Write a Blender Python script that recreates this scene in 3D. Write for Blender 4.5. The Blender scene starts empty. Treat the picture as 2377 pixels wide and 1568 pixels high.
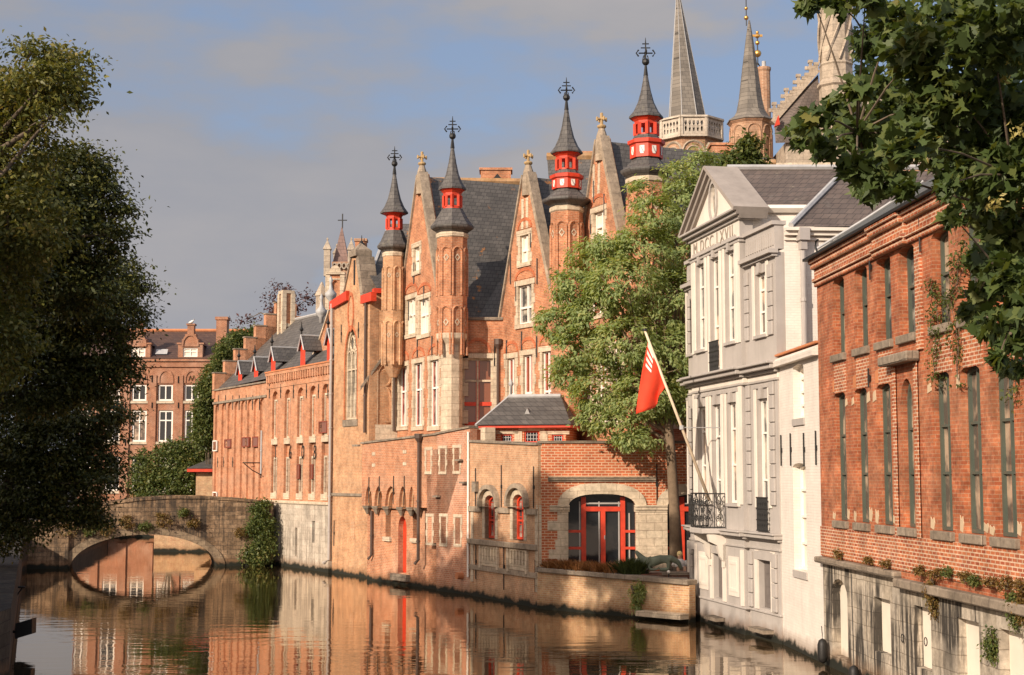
import bpy, bmesh, math, random
import numpy as np
from mathutils import Vector, Matrix
from mathutils.geometry import tessellate_polygon
R = math.radians
random.seed(7)
SC = bpy.context.scene
COL = SC.collection

# ------------------------------------------------------------------ camera, sky, sun, exposure
EYE, FOC, CX, CY, HZ = 5.0, 3465.0, 1188.5, 784.0, 1108.0
PITCH = math.atan((HZ - CY) / FOC)
cam = bpy.data.objects.new('camera', bpy.data.cameras.new('camera'))
COL.objects.link(cam)
cam.location = (0, 0, EYE)
cam.rotation_euler = (R(90) + PITCH, 0, 0)
cam.data.sensor_width = 36.0
cam.data.lens = 36.0 * FOC / 2377.0
cam.data.clip_end = 3000.0
SC.camera = cam

SUN_AZ, SUN_EL = 40.0, 24.5          # degrees left of straight behind the camera; height above the horizon
sl = bpy.data.lights.new('sun', 'SUN')
sl.energy = 4.6
sl.angle = R(0.6)
sl.color = (1.0, 0.855, 0.70)
sun = bpy.data.objects.new('sun', sl)
COL.objects.link(sun)
to_sun = Vector((-math.sin(R(SUN_AZ)) * math.cos(R(SUN_EL)), -math.cos(R(SUN_AZ)) * math.cos(R(SUN_EL)), math.sin(R(SUN_EL))))
sun.rotation_euler = to_sun.to_track_quat('Z', 'Y').to_euler()
sun.location = to_sun * 200

world = bpy.data.worlds.new('World')
SC.world = world
world.use_nodes = True
wt = world.node_tree
for n in list(wt.nodes):
    wt.nodes.remove(n)
wo = wt.nodes.new('ShaderNodeOutputWorld')
bg = wt.nodes.new('ShaderNodeBackground')
bg.inputs['Strength'].default_value = 0.1
sky = wt.nodes.new('ShaderNodeTexSky')
sky.sky_type = 'NISHITA'
sky.sun_disc = False
sky.sun_elevation = R(SUN_EL)
sky.sun_rotation = math.atan2(to_sun.x, to_sun.y)
sky.air_density = 1.0
sky.dust_density = 1.5
tc = wt.nodes.new('ShaderNodeTexCoord')
mp = wt.nodes.new('ShaderNodeMapping')
mp.inputs['Scale'].default_value = (1.0, 1.0, 2.6)
mp.inputs['Location'].default_value = (0.35, 0.2, 0.1)
nz = wt.nodes.new('ShaderNodeTexNoise')
nz.inputs['Scale'].default_value = 5.0
nz.inputs['Detail'].default_value = 7.0
nz.inputs['Roughness'].default_value = 0.52
cr = wt.nodes.new('ShaderNodeValToRGB')
cr.color_ramp.elements[0].position = 0.43
cr.color_ramp.elements[1].position = 0.57
sep = wt.nodes.new('ShaderNodeSeparateXYZ')
# more cloud towards the left and the horizon
ma = wt.nodes.new('ShaderNodeMath'); ma.operation = 'MULTIPLY_ADD'
ma.inputs[1].default_value = -0.42; ma.inputs[2].default_value = 0.02
mb_ = wt.nodes.new('ShaderNodeMath'); mb_.operation = 'ADD'
mc_ = wt.nodes.new('ShaderNodeMath'); mc_.operation = 'MULTIPLY_ADD'
mc_.inputs[1].default_value = -0.35; mc_.inputs[2].default_value = 0.09
md_ = wt.nodes.new('ShaderNodeMath'); md_.operation = 'ADD'
cc = wt.nodes.new('ShaderNodeValToRGB')
cc.color_ramp.elements[0].color = (2.6, 2.75, 3.2, 1)
cc.color_ramp.elements[1].color = (3.7, 3.5, 3.5, 1)
cc.color_ramp.elements[0].position = 0.3
cc.color_ramp.elements[1].position = 0.75
blue = wt.nodes.new('ShaderNodeMixRGB'); blue.blend_type = 'MIX'
blue.inputs[0].default_value = 0.65
blue.inputs[2].default_value = (2.4, 3.05, 4.5, 1)
mix = wt.nodes.new('ShaderNodeMixRGB')
L = wt.links.new
FLIP = -1.0
flip = wt.nodes.new('ShaderNodeVectorMath'); flip.operation = 'SCALE'; flip.inputs['Scale'].default_value = FLIP
L(tc.outputs['Normal'], flip.inputs[0]); L(flip.outputs[0], mp.inputs['Vector']); L(mp.outputs[0], nz.inputs['Vector'])
L(flip.outputs[0], sep.inputs[0])
L(sep.outputs['X'], ma.inputs[0]); L(nz.outputs['Fac'], mb_.inputs[0]); L(ma.outputs[0], mb_.inputs[1])
L(sep.outputs['Z'], mc_.inputs[0]); L(mb_.outputs[0], md_.inputs[0]); L(mc_.outputs[0], md_.inputs[1])
L(md_.outputs[0], cr.inputs[0])
L(nz.outputs['Fac'], cc.inputs[0])
L(sky.outputs[0], blue.inputs[1])
L(cr.outputs[0], mix.inputs[0]); L(blue.outputs[0], mix.inputs[1]); L(cc.outputs[0], mix.inputs[2])
dt = wt.nodes.new('ShaderNodeVectorMath'); dt.operation = 'DOT_PRODUCT'; dt.inputs[1].default_value = to_sun
L(flip.outputs[0], dt.inputs[0])
gl_ = wt.nodes.new('ShaderNodeMapRange'); gl_.inputs['From Min'].default_value = -0.1; gl_.inputs['From Max'].default_value = 1.0; gl_.inputs['To Min'].default_value = 1.0; gl_.inputs['To Max'].default_value = 1.0
gl_.inputs['To Min'].default_value = 0.0
L(dt.outputs['Value'], gl_.inputs['Value'])
br_ = wt.nodes.new('ShaderNodeMixRGB'); br_.blend_type = 'MULTIPLY'; br_.inputs[0].default_value = 1.0
wm_ = wt.nodes.new('ShaderNodeMixRGB'); wm_.inputs[1].default_value = (1, 1, 1, 1); wm_.inputs[2].default_value = (3.7, 3.0, 2.3, 1)
L(gl_.outputs[0], wm_.inputs[0])
L(mix.outputs[0], br_.inputs[1]); L(wm_.outputs[0], br_.inputs[2])
L(br_.outputs[0], bg.inputs['Color']); L(bg.outputs[0], wo.inputs['Surface'])
SC.view_settings.view_transform = 'Standard'
SC.view_settings.look = 'None'
SC.view_settings.exposure = 0.27
SC.view_settings.gamma = 1.0

# ------------------------------------------------------------------ projection helpers (design pixels of a 2377 wide picture -> metres)
FW = Vector((0, math.cos(PITCH), math.sin(PITCH)))
UP = Vector((0, -math.sin(PITCH), math.cos(PITCH)))
def ray(px, py):
    return FW + Vector((1, 0, 0)) * ((px - CX) / FOC) - UP * ((py - CY) / FOC)
def W(px, py, Y):                    # world point at depth Y
    d = ray(px, py); t = Y / d.y
    return Vector((d.x * t, Y, EYE + d.z * t))
def G(px, py, z=0.0):                # world point at height z
    d = ray(px, py); t = (z - EYE) / d.z
    return Vector((d.x * t, d.y * t, z))

class Fr:
    """A facade's own frame: x along the wall, y into the building, z up."""
    def __init__(s, p, q):
        s.p = Vector((p[0], p[1], 0)); e = Vector((q[0] - p[0], q[1] - p[1], 0))
        s.len = e.length; s.e = e.normalized(); s.n = Vector((-s.e.y, s.e.x, 0))
    def hit(s, px, py, y=0.0):
        d = ray(px, py); o = Vector((0, 0, EYE))
        t = (s.p + s.n * y - o).dot(s.n) / d.dot(s.n)
        w = o + d * t
        return (w - s.p).dot(s.e), w.z
    def rect(s, x0, x1, y0, y1, y=0.0):
        xm, ym = (x0 + x1) / 2, (y0 + y1) / 2
        return (s.hit(x0, ym, y)[0], s.hit(x1, ym, y)[0], s.hit(xm, y1, y)[1], s.hit(xm, y0, y)[1])
    def L(s, w):
        d = Vector((w[0], w[1], 0)) - s.p
        return Vector((d.dot(s.e), d.dot(s.n), w[2]))
    def root(s, name, label, cat, group=None):
        o = bpy.data.objects.new(name, None); COL.objects.link(o)
        o.location = s.p; o.rotation_euler = (0, 0, math.atan2(s.e.y, s.e.x))
        tag(o, label, cat, group)
        return o
def tag(o, label=None, cat=None, group=None, kind=None):
    if label: o['label'] = label
    if cat: o['category'] = cat
    if group: o['group'] = group
    if kind: o['kind'] = kind
    return o
def thing(name, label, cat, loc=(0, 0, 0), rz=0.0, group=None):
    o = bpy.data.objects.new(name, None); COL.objects.link(o)
    o.location = loc; o.rotation_euler = (0, 0, rz)
    return tag(o, label, cat, group)
def copy_tree(o, parent=None):
    c = o.copy(); COL.objects.link(c); c.parent = parent
    for ch in list(o.children): copy_tree(ch, c)
    return c

# ------------------------------------------------------------------ mesh builder
class M:
    def __init__(s): s.v = []; s.f = []
    def add(s, vs, fs):
        k = len(s.v); s.v += [tuple(v) for v in vs]; s.f += [tuple(i + k for i in f) for f in fs]; return s
    def quad(s, *p): return s.add(p, [tuple(range(len(p)))])
    def box(s, x0, x1, y0, y1, z0, z1):
        return s.add([(x, y, z) for z in (z0, z1) for y in (y0, y1) for x in (x0, x1)],
                     [(0, 2, 3, 1), (4, 5, 7, 6), (0, 1, 5, 4), (2, 6, 7, 3), (0, 4, 6, 2), (1, 3, 7, 5)])
    def prism(s, pts, y0, y1):       # outline in x,z pushed along y
        return s.panel(pts, [], y0, 0, y1 - y0, back=True)
    def slab(s, pts, z0, z1):        # outline in x,y pushed along z
        k = M().panel(pts, [], z0, 0, z1 - z0, back=True)
        return s.add([(x, z, y) for x, y, z in k.v], k.f)
    def panel(s, out, holes, y, rev, thick, back=False):
        loops = [out] + holes
        flat = [p for l in loops for p in l]
        tris = tessellate_polygon([[Vector((p[0], p[1], 0)) for p in l] for l in loops])
        s.add([(p[0], y, p[1]) for p in flat], tris)
        if back: s.add([(p[0], y + thick, p[1]) for p in flat], tris)
        for k, l in enumerate(loops):
            d = thick if k == 0 else rev
            if d:
                n = len(l)
                s.add([(p[0], y, p[1]) for p in l] + [(p[0], y + d, p[1]) for p in l],
                      [(i, (i + 1) % n, n + (i + 1) % n, n + i) for i in range(n)])
        return s
    def ring(s, out, inn, y0, y1): return s.panel(out, [inn], y0, y1 - y0, y1 - y0)
    def tube(s, pts, r, n=6, cap=True):
        pts = [Vector(p) for p in pts]; rs = r if isinstance(r, (list, tuple)) else [r] * len(pts)
        rings = []
        for i, p in enumerate(pts):
            d = (pts[min(i + 1, len(pts) - 1)] - pts[max(i - 1, 0)])
            if d.length < 1e-9: d = Vector((0, 0, 1))
            d.normalize()
            a = d.orthogonal() if abs(d.z) < .99 else Vector((1, 0, 0))
            a = Vector((0, 0, 1)).cross(d).normalized() if abs(d.z) < .99 else Vector((1, 0, 0))
            b = d.cross(a)
            rings.append([p + (a * math.cos(t) + b * math.sin(t)) * rs[i] for t in [2 * math.pi * j / n for j in range(n)]])
        vs = [q for g in rings for q in g]
        fs = [(i * n + j, i * n + (j + 1) % n, (i + 1) * n + (j + 1) % n, (i + 1) * n + j) for i in range(len(pts) - 1) for j in range(n)]
        if cap: fs += [tuple(range(n))[::-1], tuple((len(pts) - 1) * n + j for j in range(n))]
        return s.add(vs, fs)
    def lathe(s, c, prof, n=8, rot=None, cap=True, sy=1.0):
        rot = math.pi / n if rot is None else rot
        vs = [(c[0] + r * math.cos(rot + 2 * math.pi * j / n), c[1] + sy * r * math.sin(rot + 2 * math.pi * j / n), z) for r, z in prof for j in range(n)]
        fs = [(i * n + j, i * n + (j + 1) % n, (i + 1) * n + (j + 1) % n, (i + 1) * n + j) for i in range(len(prof) - 1) for j in range(n)]
        if cap: fs += [tuple(range(n))[::-1], tuple((len(prof) - 1) * n + j for j in range(n))]
        return s.add(vs, fs)
    def ball(s, c, r, n=10, m=6, sc=(1, 1, 1)):
        prof = [(max(r * math.sin(math.pi * i / m), 1e-4), -r * math.cos(math.pi * i / m)) for i in range(m + 1)]
        k = M().lathe((0, 0), prof, n)
        return s.add([(c[0] + x * sc[0], c[1] + y * sc[1], c[2] + z * sc[2]) for x, y, z in k.v], k.f)
    def build(s, name, mat, parent=None, smooth=False, recalc=True, bevel=0):
        me = bpy.data.meshes.new(name); me.from_pydata(s.v, [], s.f)
        if recalc:
            bm = bmesh.new(); bm.from_mesh(me)
            bmesh.ops.remove_doubles(bm, verts=bm.verts, dist=1e-5)
            bmesh.ops.recalc_face_normals(bm, faces=bm.faces)
            bm.to_mesh(me); bm.free()
        me.materials.append(mat)
        if smooth: me.polygons.foreach_set('use_smooth', [True] * len(me.polygons))
        o = bpy.data.objects.new(name, me); COL.objects.link(o); o.parent = parent
        if bevel:
            b = o.modifiers.new('bevel', 'BEVEL'); b.width = bevel; b.segments = 1; b.limit_method = 'ANGLE'
        return o

def rectp(x0, x1, z0, z1): return [(x0, z0), (x1, z0), (x1, z1), (x0, z1)]
def archp(x0, x1, z0, zs, zt, n=10, pointed=False):
    """opening with an arched head: sides to zs, head to zt"""
    cx, w, h = (x0 + x1) / 2, (x1 - x0) / 2, zt - zs
    pts = [(x0, z0), (x1, z0)]
    if pointed:
        for i in range(n + 1):
            t = i / n; pts.append((x1 - w * (1 - math.cos(t * math.pi / 2)), zs + h * math.sin(t * math.pi / 2) ** .9 if i < n else zt))
        pts += [(2 * cx - x, z) for x, z in pts[2:-1]][::-1]
    else:
        pts += [(cx + w * math.cos(math.pi * i / n), zs + h * math.sin(math.pi * i / n)) for i in range(n + 1)]
    return pts
def inset(pts, d):
    xs = [p[0] for p in pts]; zs = [p[1] for p in pts]
    cx, cz = (min(xs) + max(xs)) / 2, (min(zs) + max(zs)) / 2
    kx, kz = 1 - 2 * d / (max(xs) - min(xs)), 1 - 2 * d / (max(zs) - min(zs))
    return [(cx + (x - cx) * kx, cz + (z - cz) * kz) for x, z in pts]

# ------------------------------------------------------------------ materials
class NT:
    def __init__(s, name):
        s.m = bpy.data.materials.new(name); s.m.use_nodes = True; s.t = s.m.node_tree
        s.b = s.t.nodes['Principled BSDF']; s.o = s.t.nodes['Material Output']
    def n(s, typ, ins=None, **kw):
        nd = s.t.nodes.new('ShaderNode' + typ)
        for k, v in kw.items(): setattr(nd, k, v)
        for k, v in (ins or {}).items(): s.set(nd, k, v)
        return nd
    def set(s, nd, k, v):
        i = nd.inputs[k]
        if hasattr(v, 'is_output') or hasattr(v, 'links'): s.t.links.new(v, i)
        elif isinstance(v, tuple) and len(v) == 3 and i.type == 'RGBA': i.default_value = v + (1,)
        else: i.default_value = v
    def math(s, op, a, b=0.0, c=0.0, clamp=False):
        nd = s.n('Math', operation=op, use_clamp=clamp); s.set(nd, 0, a); s.set(nd, 1, b); s.set(nd, 2, c); return nd.outputs[0]
    def mix(s, f, a, b, typ='MIX'):
        nd = s.n('MixRGB', blend_type=typ); s.set(nd, 0, f); s.set(nd, 1, a); s.set(nd, 2, b); return nd.outputs[0]
    def noise(s, scale, vec=None, detail=5.0, rough=.55, out='Fac'):
        nd = s.n('TexNoise', {'Scale': scale, 'Detail': detail, 'Roughness': rough})
        if vec is not None: s.set(nd, 'Vector', vec)
        return nd.outputs[out]
    def ramp(s, f, *st):
        nd = s.n('ValToRGB'); el = nd.color_ramp.elements
        while len(el) < len(st): el.new(.5)
        for e, (p, c) in zip(el, st):
            e.position = p; e.color = (c, c, c, 1) if not isinstance(c, tuple) else c + (1,)
        s.set(nd, 0, f); return nd.outputs[0]
    def obj(s): return s.n('TexCoord').outputs['Object']
    def posz(s): return s.n('SeparateXYZ', {0: s.n('NewGeometry').outputs['Position']}).outputs['Z']
    def wallvec(s):
        sp = s.n('SeparateXYZ', {0: s.obj()})
        return s.n('CombineXYZ', {0: s.math('ADD', sp.outputs[0], sp.outputs[1]), 1: sp.outputs[2]}).outputs[0], sp
    def bump(s, h, st=.3, dist=.02):
        s.set(s.b, 'Normal', s.n('Bump', {'Strength': st, 'Distance': dist, 'Height': h}).outputs[0])
    def done(s, col=None, rough=.85, metal=0.0, spec=.3):
        if col is not None: s.set(s.b, 'Base Color', col)
        s.set(s.b, 'Roughness', rough); s.b.inputs['Metallic'].default_value = metal
        s.b.inputs['Specular IOR Level'].default_value = spec
        return s.m
def algae(k, col, top=.26, var=.55):
    z = k.posz(); nv = k.noise(2.2, k.obj(), 6)
    f = k.math('SUBTRACT', k.math('MULTIPLY_ADD', nv, var, top - var * .5), z)
    c2 = k.mix(k.math('MULTIPLY_ADD', f, 3.0, .9, clamp=True), col, k.mix(.6, col, (.16, .085, .04)))
    return k.mix(k.math('MULTIPLY', f, 7.0, clamp=True), c2, (.014, .015, .010))
def brick(name, c1, c2, mortar, bw=.24, bh=.075, ms=.011, var=.35, pale=.25, palec=(.62, .50, .40), wet=True, dirt=.0):
    k = NT(name); v, sp = k.wallvec()
    br = k.n('TexBrick', {'Vector': v, 'Color1': c1, 'Color2': c2, 'Mortar': mortar, 'Scale': 1.0, 'Mortar Size': ms,
                          'Mortar Smooth': .2, 'Brick Width': bw, 'Row Height': bh, 'Bias': -.1})
    o = k.obj()
    c = k.mix(k.ramp(k.noise(.55, o, 6, .6), (.48, 0.0), (.66, pale)), br.outputs['Color'], palec)
    c = k.mix(1.0, c, k.ramp(k.noise(1.7, o, 7, .65), (.3, 1 - var), (.7, 1.12)), 'MULTIPLY')
    c = k.mix(1.0, c, k.ramp(k.noise(9.0, o, 4, .7), (.3, 1 - var * .6), (.7, 1.1)), 'MULTIPLY')
    st = k.n('Mapping', {'Vector': o, 'Scale': (1.6, 1.6, .22)}).outputs[0]
    c = k.mix(k.ramp(k.noise(1.3, st, 6, .6), (.52, 0.0), (.75, dirt)), c, (.06, .045, .035))
    if wet: c = algae(k, c)
    k.bump(br.outputs['Fac'], -.5, .012)
    return k.done(c, .9)
def plaster(name, col, var=.12, rough=.8, bricky=0.0, wet=True, streak=.1, sc=1.0):
    k = NT(name); o = k.obj(); v, sp = k.wallvec()
    c = k.mix(1.0, col, k.ramp(k.noise(1.1 * sc, o, 7, .65), (.3, 1 - var), (.7, 1.06)), 'MULTIPLY')
    st = k.n('Mapping', {'Vector': o, 'Scale': (2.2, 2.2, .18)}).outputs[0]
    c = k.mix(k.ramp(k.noise(1.6, st, 6, .6), (.5, 0.0), (.8, streak)), c, tuple(x * .45 for x in col))
    h = k.noise(14, o, 5)
    if bricky:
        br = k.n('TexBrick', {'Vector': v, 'Color1': (1, 1, 1), 'Color2': (.95, .95, .95), 'Mortar': (.93, .925, .92), 'Scale': 1.0,
                              'Mortar Size': .008, 'Mortar Smooth': .5, 'Brick Width': .24, 'Row Height': .08})
        c = k.mix(1.0, c, br.outputs['Color'], 'MULTIPLY')
        k.bump(k.math('MULTIPLY_ADD', h, .6, k.math('MULTIPLY', br.outputs['Fac'], -.8)), bricky, .012)
    else:
        k.bump(h, .18, .01)
    if wet: c = algae(k, c)
    return k.done(c, rough)
def stone(name, c1, c2, bw=.7, bh=.32, mortar=(.25, .2, .16), streaks=0.0, var=.3, wet=True, ms=.012):
    k = NT(name); o = k.obj(); v, sp = k.wallvec()
    wob = k.n('VectorMath', {0: v, 1: k.n('VectorMath', {0: k.noise(1.3, o, 3, out='Color'), 1: (.09, .09, 0)}, operation='MULTIPLY').outputs[0]}, operation='ADD').outputs[0]
    br = k.n('TexBrick', {'Vector': wob, 'Color1': c1, 'Color2': c2, 'Mortar': mortar, 'Scale': 1.0, 'Mortar Size': ms,
                          'Mortar Smooth': .4, 'Brick Width': bw, 'Row Height': bh})
    c = k.mix(1.0, br.outputs['Color'], k.ramp(k.noise(1.5, o, 7, .65), (.3, 1 - var), (.72, 1.15)), 'MULTIPLY')
    c = k.mix(1.0, c, k.ramp(k.noise(7, o, 6, .7), (.3, 1 - var), (.7, 1.1)), 'MULTIPLY')
    if streaks:
        st = k.n('Mapping', {'Vector': o, 'Scale': (2.6, 2.6, .16)}).outputs[0]
        big = k.ramp(k.noise(.45, o, 3), (.38, 0.0), (.54, 1.0))
        f = k.math('MULTIPLY', k.ramp(k.noise(1.5, st, 7, .7), (.45, 0.0), (.53, streaks)), big)
        c = k.mix(f, c, (.03, .026, .022))
    if wet: c = algae(k, c, .3)
    k.bump(k.math('MULTIPLY_ADD', k.noise(9, o, 6, .7), .8, k.math('MULTIPLY', br.outputs['Fac'], -.7)), .5, .02)
    return k.done(c, .92)
def slate(name, c1, c2, lichen=0.0, lc=(.45, .17, .03), bw=.3, bh=.2, light=.2):
    k = NT(name); o = k.obj(); v, sp = k.wallvec()
    br = k.n('TexBrick', {'Vector': v, 'Color1': c1, 'Color2': c2, 'Mortar': tuple(x * .45 for x in c1), 'Scale': 1.0, 'Mortar Size': .012,
                          'Brick Width': bw, 'Row Height': bh})
    c = k.mix(1.0, br.outputs['Color'], k.ramp(k.noise(.9, o, 7, .65), (.3, .72), (.7, 1.15)), 'MULTIPLY')
    c = k.mix(k.ramp(k.noise(2.2, o, 8, .75), (.56, 0.0), (.72, light)), c, (.24, .22, .19))
    if lichen: c = k.mix(k.ramp(k.noise(1.3, o, 6, .7), (.62, 0.0), (.68, lichen)), c, lc)
    k.bump(br.outputs['Fac'], -.4, .02)
    return k.done(c, .62, 0, .4)
def paint(name, col, rough=.5, var=.12, metal=0.0, spec=.4):
    k = NT(name)
    c = k.mix(1.0, col, k.ramp(k.noise(3.5, k.obj(), 6, .6), (.3, 1 - var), (.7, 1.05)), 'MULTIPLY')
    return k.done(c, rough, metal, spec)
def glass(name, col=(.02, .022, .025), rough=.05, inner=None):
    k = NT(name); o = k.obj()
    c = col
    if inner: c = k.mix(k.ramp(k.noise(1.4, o, 3), (.45, 0.0), (.6, 1.0)), col, inner)
    k.bump(k.noise(2.0, o, 2), .06, .02)
    return k.done(c, rough, 0, .6)
def leaf(name, stops, trans=.35, rough=.5):
    k = NT(name)
    rnd = k.n('NewGeometry').outputs['Random Per Island']
    f = k.math('MULTIPLY_ADD', k.noise(.5, k.obj(), 3), .7, k.math('MULTIPLY_ADD', rnd, .7, -.2))
    c = k.ramp(f, *stops)
    k.set(k.b, 'Base Color', c); k.b.inputs['Roughness'].default_value = rough; k.b.inputs['Specular IOR Level'].default_value = .35
    tr = k.n('BsdfTranslucent', {'Color': k.mix(1.0, c, (1.25, 1.15, .5), 'MULTIPLY')})
    ms = k.n('MixShader', {0: trans}); k.t.links.new(k.b.outputs[0], ms.inputs[1]); k.t.links.new(tr.outputs[0], ms.inputs[2])
    k.t.links.new(ms.outputs[0], k.o.inputs['Surface'])
    return k.m

BR_ORANGE = brick('brick_orange', (.64, .26, .125), (.50, .175, .08), (.60, .40, .26), pale=.32, palec=(.60, .40, .28), var=.45, dirt=.22)
BR_PALACE = brick('brick_palace', (.66, .255, .115), (.49, .165, .075), (.60, .38, .24), pale=.28, palec=(.58, .36, .24), wet=False, var=.5, dirt=.22)
BR_YELLOW = brick('brick_yellow', (.62, .34, .18), (.52, .24, .115), (.60, .44, .30), pale=.35, palec=(.62, .44, .28), var=.4, dirt=.2)
BR_CHAPEL = brick('brick_chapel', (.66, .35, .175), (.56, .26, .12), (.58, .40, .26), pale=.35, palec=(.62, .42, .26), dirt=.25, var=.45)
BR_PINK = brick('brick_pink', (.58, .25, .14), (.48, .185, .10), (.60, .42, .29), bh=.085, pale=.3)
BR_RED = brick('brick_red', (.54, .155, .062), (.41, .10, .042), (.62, .42, .27), bw=.26, bh=.105, ms=.016, var=.25, pale=.0)
BR_WARE = brick('brick_warehouse', (.60, .195, .085), (.42, .105, .045), (.56, .30, .18), bw=.23, bh=.082, ms=.008, var=.6, pale=.42, palec=(.60, .30, .17), dirt=.4)
BR_WAREBAND = brick('brick_warehouse_band', (.58, .18, .07), (.34, .07, .03), (.72, .52, .36), bw=.23, bh=.082, ms=.014, var=.45, pale=.1, dirt=.3)
BR_FAR = brick('brick_far', (.40, .165, .085), (.33, .115, .06), (.46, .30, .20), pale=.2, bh=.09)
BR_CHURCH = brick('brick_church', (.45, .25, .15), (.36, .18, .10), (.5, .36, .25), pale=.35, palec=(.5, .36, .24), wet=False, bh=.12, bw=.4)
BR_WALL = brick('brick_quay', (.56, .34, .17), (.46, .22, .11), (.55, .42, .28), pale=.4, palec=(.58, .44, .28), bh=.08)
REVEAL = plaster('brick_reveal_paint', (.60, .23, .10), .3, wet=False, streak=.3, sc=2)
GREYP = plaster('grey_paint', (.425, .385, .35), .12, streak=.3)
CREAMP = plaster('cream_paint', (.71, .64, .555), .1, streak=.22)
WHITEB = plaster('white_painted_brick', (.77, .70, .62), .13, bricky=.6, streak=.22)
WHITEP = paint('white_frame_paint', (.82, .76, .68), .45, .06)
STONE = stone('pale_stone', (.68, .56, .41), (.60, .48, .345), .6, .3, mortar=(.4, .31, .22), wet=False)
STONEG = stone('weathered_stone', (.36, .29, .22), (.29, .23, .17), .9, .4, mortar=(.16, .13, .1), wet=False, var=.4)
STONEC = stone('church_stone', (.50, .41, .31), (.42, .34, .26), 1.0, .45, mortar=(.28, .22, .17), wet=False, var=.3)
BASEW = stone('whitewashed_base', (.60, .52, .42), (.52, .44, .35), .6, .33, mortar=(.46, .38, .3), streaks=.35, var=.3)
BASEK = stone('stained_base', (.60, .52, .42), (.52, .44, .34), .62, .36, mortar=(.34, .28, .21), streaks=.95, var=.4)
BRIDGE = stone('bridge_stone', (.54, .365, .22), (.29, .185, .105), .5, .24, mortar=(.15, .11, .08), streaks=.8, var=.65)
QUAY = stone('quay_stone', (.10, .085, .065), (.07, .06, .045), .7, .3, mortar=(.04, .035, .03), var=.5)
CHIP = plaster('cream_render', (.62, .47, .31), .3, streak=.3, wet=False)
BLOCKED = plaster('blocked_opening', (.74, .66, .55), .1, streak=.1)
SLATE = slate('slate_dark', (.088, .080, .072), (.125, .112, .10), .9, light=.4)
SLATEP = slate('slate_plain', (.082, .074, .068), (.12, .108, .098), .3, (.22, .20, .14), light=.35)
SLATEB = slate('slate_brown', (.105, .08, .066), (.14, .105, .085), .5, (.30, .25, .18), .28, .22, light=.35)
SLATEC = slate('spire_slate', (.15, .13, .108), (.21, .182, .15), 0, bw=.45, bh=.3, light=.2)
TILEB = slate('tile_brown', (.085, .045, .032), (.11, .06, .04), .2, (.2, .1, .05))
SLATEM = slate('slate_mossy', (.095, .093, .08), (.14, .135, .115), .6, (.22, .24, .17), .3, .22, .4)
LEAD = paint('lead_sheet', (.42, .41, .40), .5, .2)
REDP = paint('red_paint', (.64, .055, .02), .5, .3)
REDD = paint('red_paint_dull', (.55, .05, .02), .5, .15)
GREENP = paint('green_grey_paint', (.085, .10, .078), .45, .15)
IRON = paint('black_iron', (.015, .014, .013), .55, .2)
PIPE = paint('brown_pipe', (.10, .065, .05), .5, .2)
GREYPIPE = paint('grey_pipe', (.40, .36, .33), .5, .1)
GLASS = glass('dark_glass')
GLASSB = glass('brown_glass', (.20, .07, .035), .12)
GLASSC = glass('curtained_glass', (.05, .05, .05), .08, (.42, .37, .30))
GLASSG = glass('grey_glass', (.10, .075, .06), .06, (.46, .33, .23))  # tan patches paint a warm reflection into the panes
GOLD = paint('gilding', (.75, .42, .12), .35, .1, .9)
BRONZE = paint('green_bronze', (.17, .20, .14), .55, .35)
WOODP = paint('flagpole_wood', (.70, .56, .40), .5, .12)
DARKWOOD = paint('weathered_door', (.17, .145, .13), .7, .25)
BR_RUB = brick('rubbed_brick', (.58, .16, .06), (.46, .10, .04), (.5, .22, .12), pale=0, wet=False)
STONECO = stone('coping_stone', (.46, .36, .26), (.38, .30, .22), .8, .5, mortar=(.3, .24, .18), wet=False, var=.4, ms=.008)
# ------------------------------------------------------------------ ground, water, banks
def water_mat():
    k = NT('canal_water'); o = k.obj()
    m1 = k.n('Mapping', {'Vector': o, 'Scale': (.55, 1.5, 1)}).outputs[0]
    m2 = k.n('Mapping', {'Vector': o, 'Scale': (.2, .3, 1)}).outputs[0]
    m3 = k.n('Mapping', {'Vector': o, 'Scale': (2.2, 5.0, 1)}).outputs[0]
    calm = k.ramp(k.noise(.35, m2, 3), (.35, .25), (.62, 1.0))
    h = k.math('MULTIPLY_ADD', k.noise(1.0, m1, 2, .5), 1.0, k.math('MULTIPLY', k.noise(1.0, m3, 2, .5), .22))
    far = k.n('MapRange', {0: k.n('SeparateXYZ', {0: o}).outputs['Y'], 1: 38.0, 2: 82.0, 3: 1.0, 4: .3}).outputs[0]
    h = k.math('MULTIPLY', k.math('MULTIPLY', h, calm), far)
    k.bump(h, .55, .028)
    nrm_ = k.b.inputs['Normal'].links[0].from_socket
    gl = k.n('BsdfGlossy', {'Color': (.96, .87, .77, 1), 'Roughness': .015, 'Normal': nrm_})
    fr = k.n('Fresnel', {'IOR': 1.36, 'Normal': nrm_})
    ms = k.n('MixShader', {0: k.math('MULTIPLY', fr.outputs[0], 1.32, clamp=True)})
    df = k.n('BsdfDiffuse', {'Color': (.040, .028, .014, 1)})
    k.t.links.new(df.outputs[0], ms.inputs[1]); k.t.links.new(gl.outputs[0], ms.inputs[2]); k.t.links.new(ms.outputs[0], k.o.inputs['Surface'])
    return k.m
WATER = water_mat()
EARTH = plaster('bed_earth', (.12, .10, .08), .3, .95)
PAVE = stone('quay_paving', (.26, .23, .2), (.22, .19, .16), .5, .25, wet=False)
tag(M().quad((-900, -900, -2.6), (900, -900, -2.6), (900, 1800, -2.6), (-900, 1800, -2.6)).build('ground', EARTH), kind='structure')
tag(M().quad((-70, -40, 0), (30, -40, 0), (30, 190, 0), (-70, 190, 0)).build('water', WATER), kind='structure')

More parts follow.
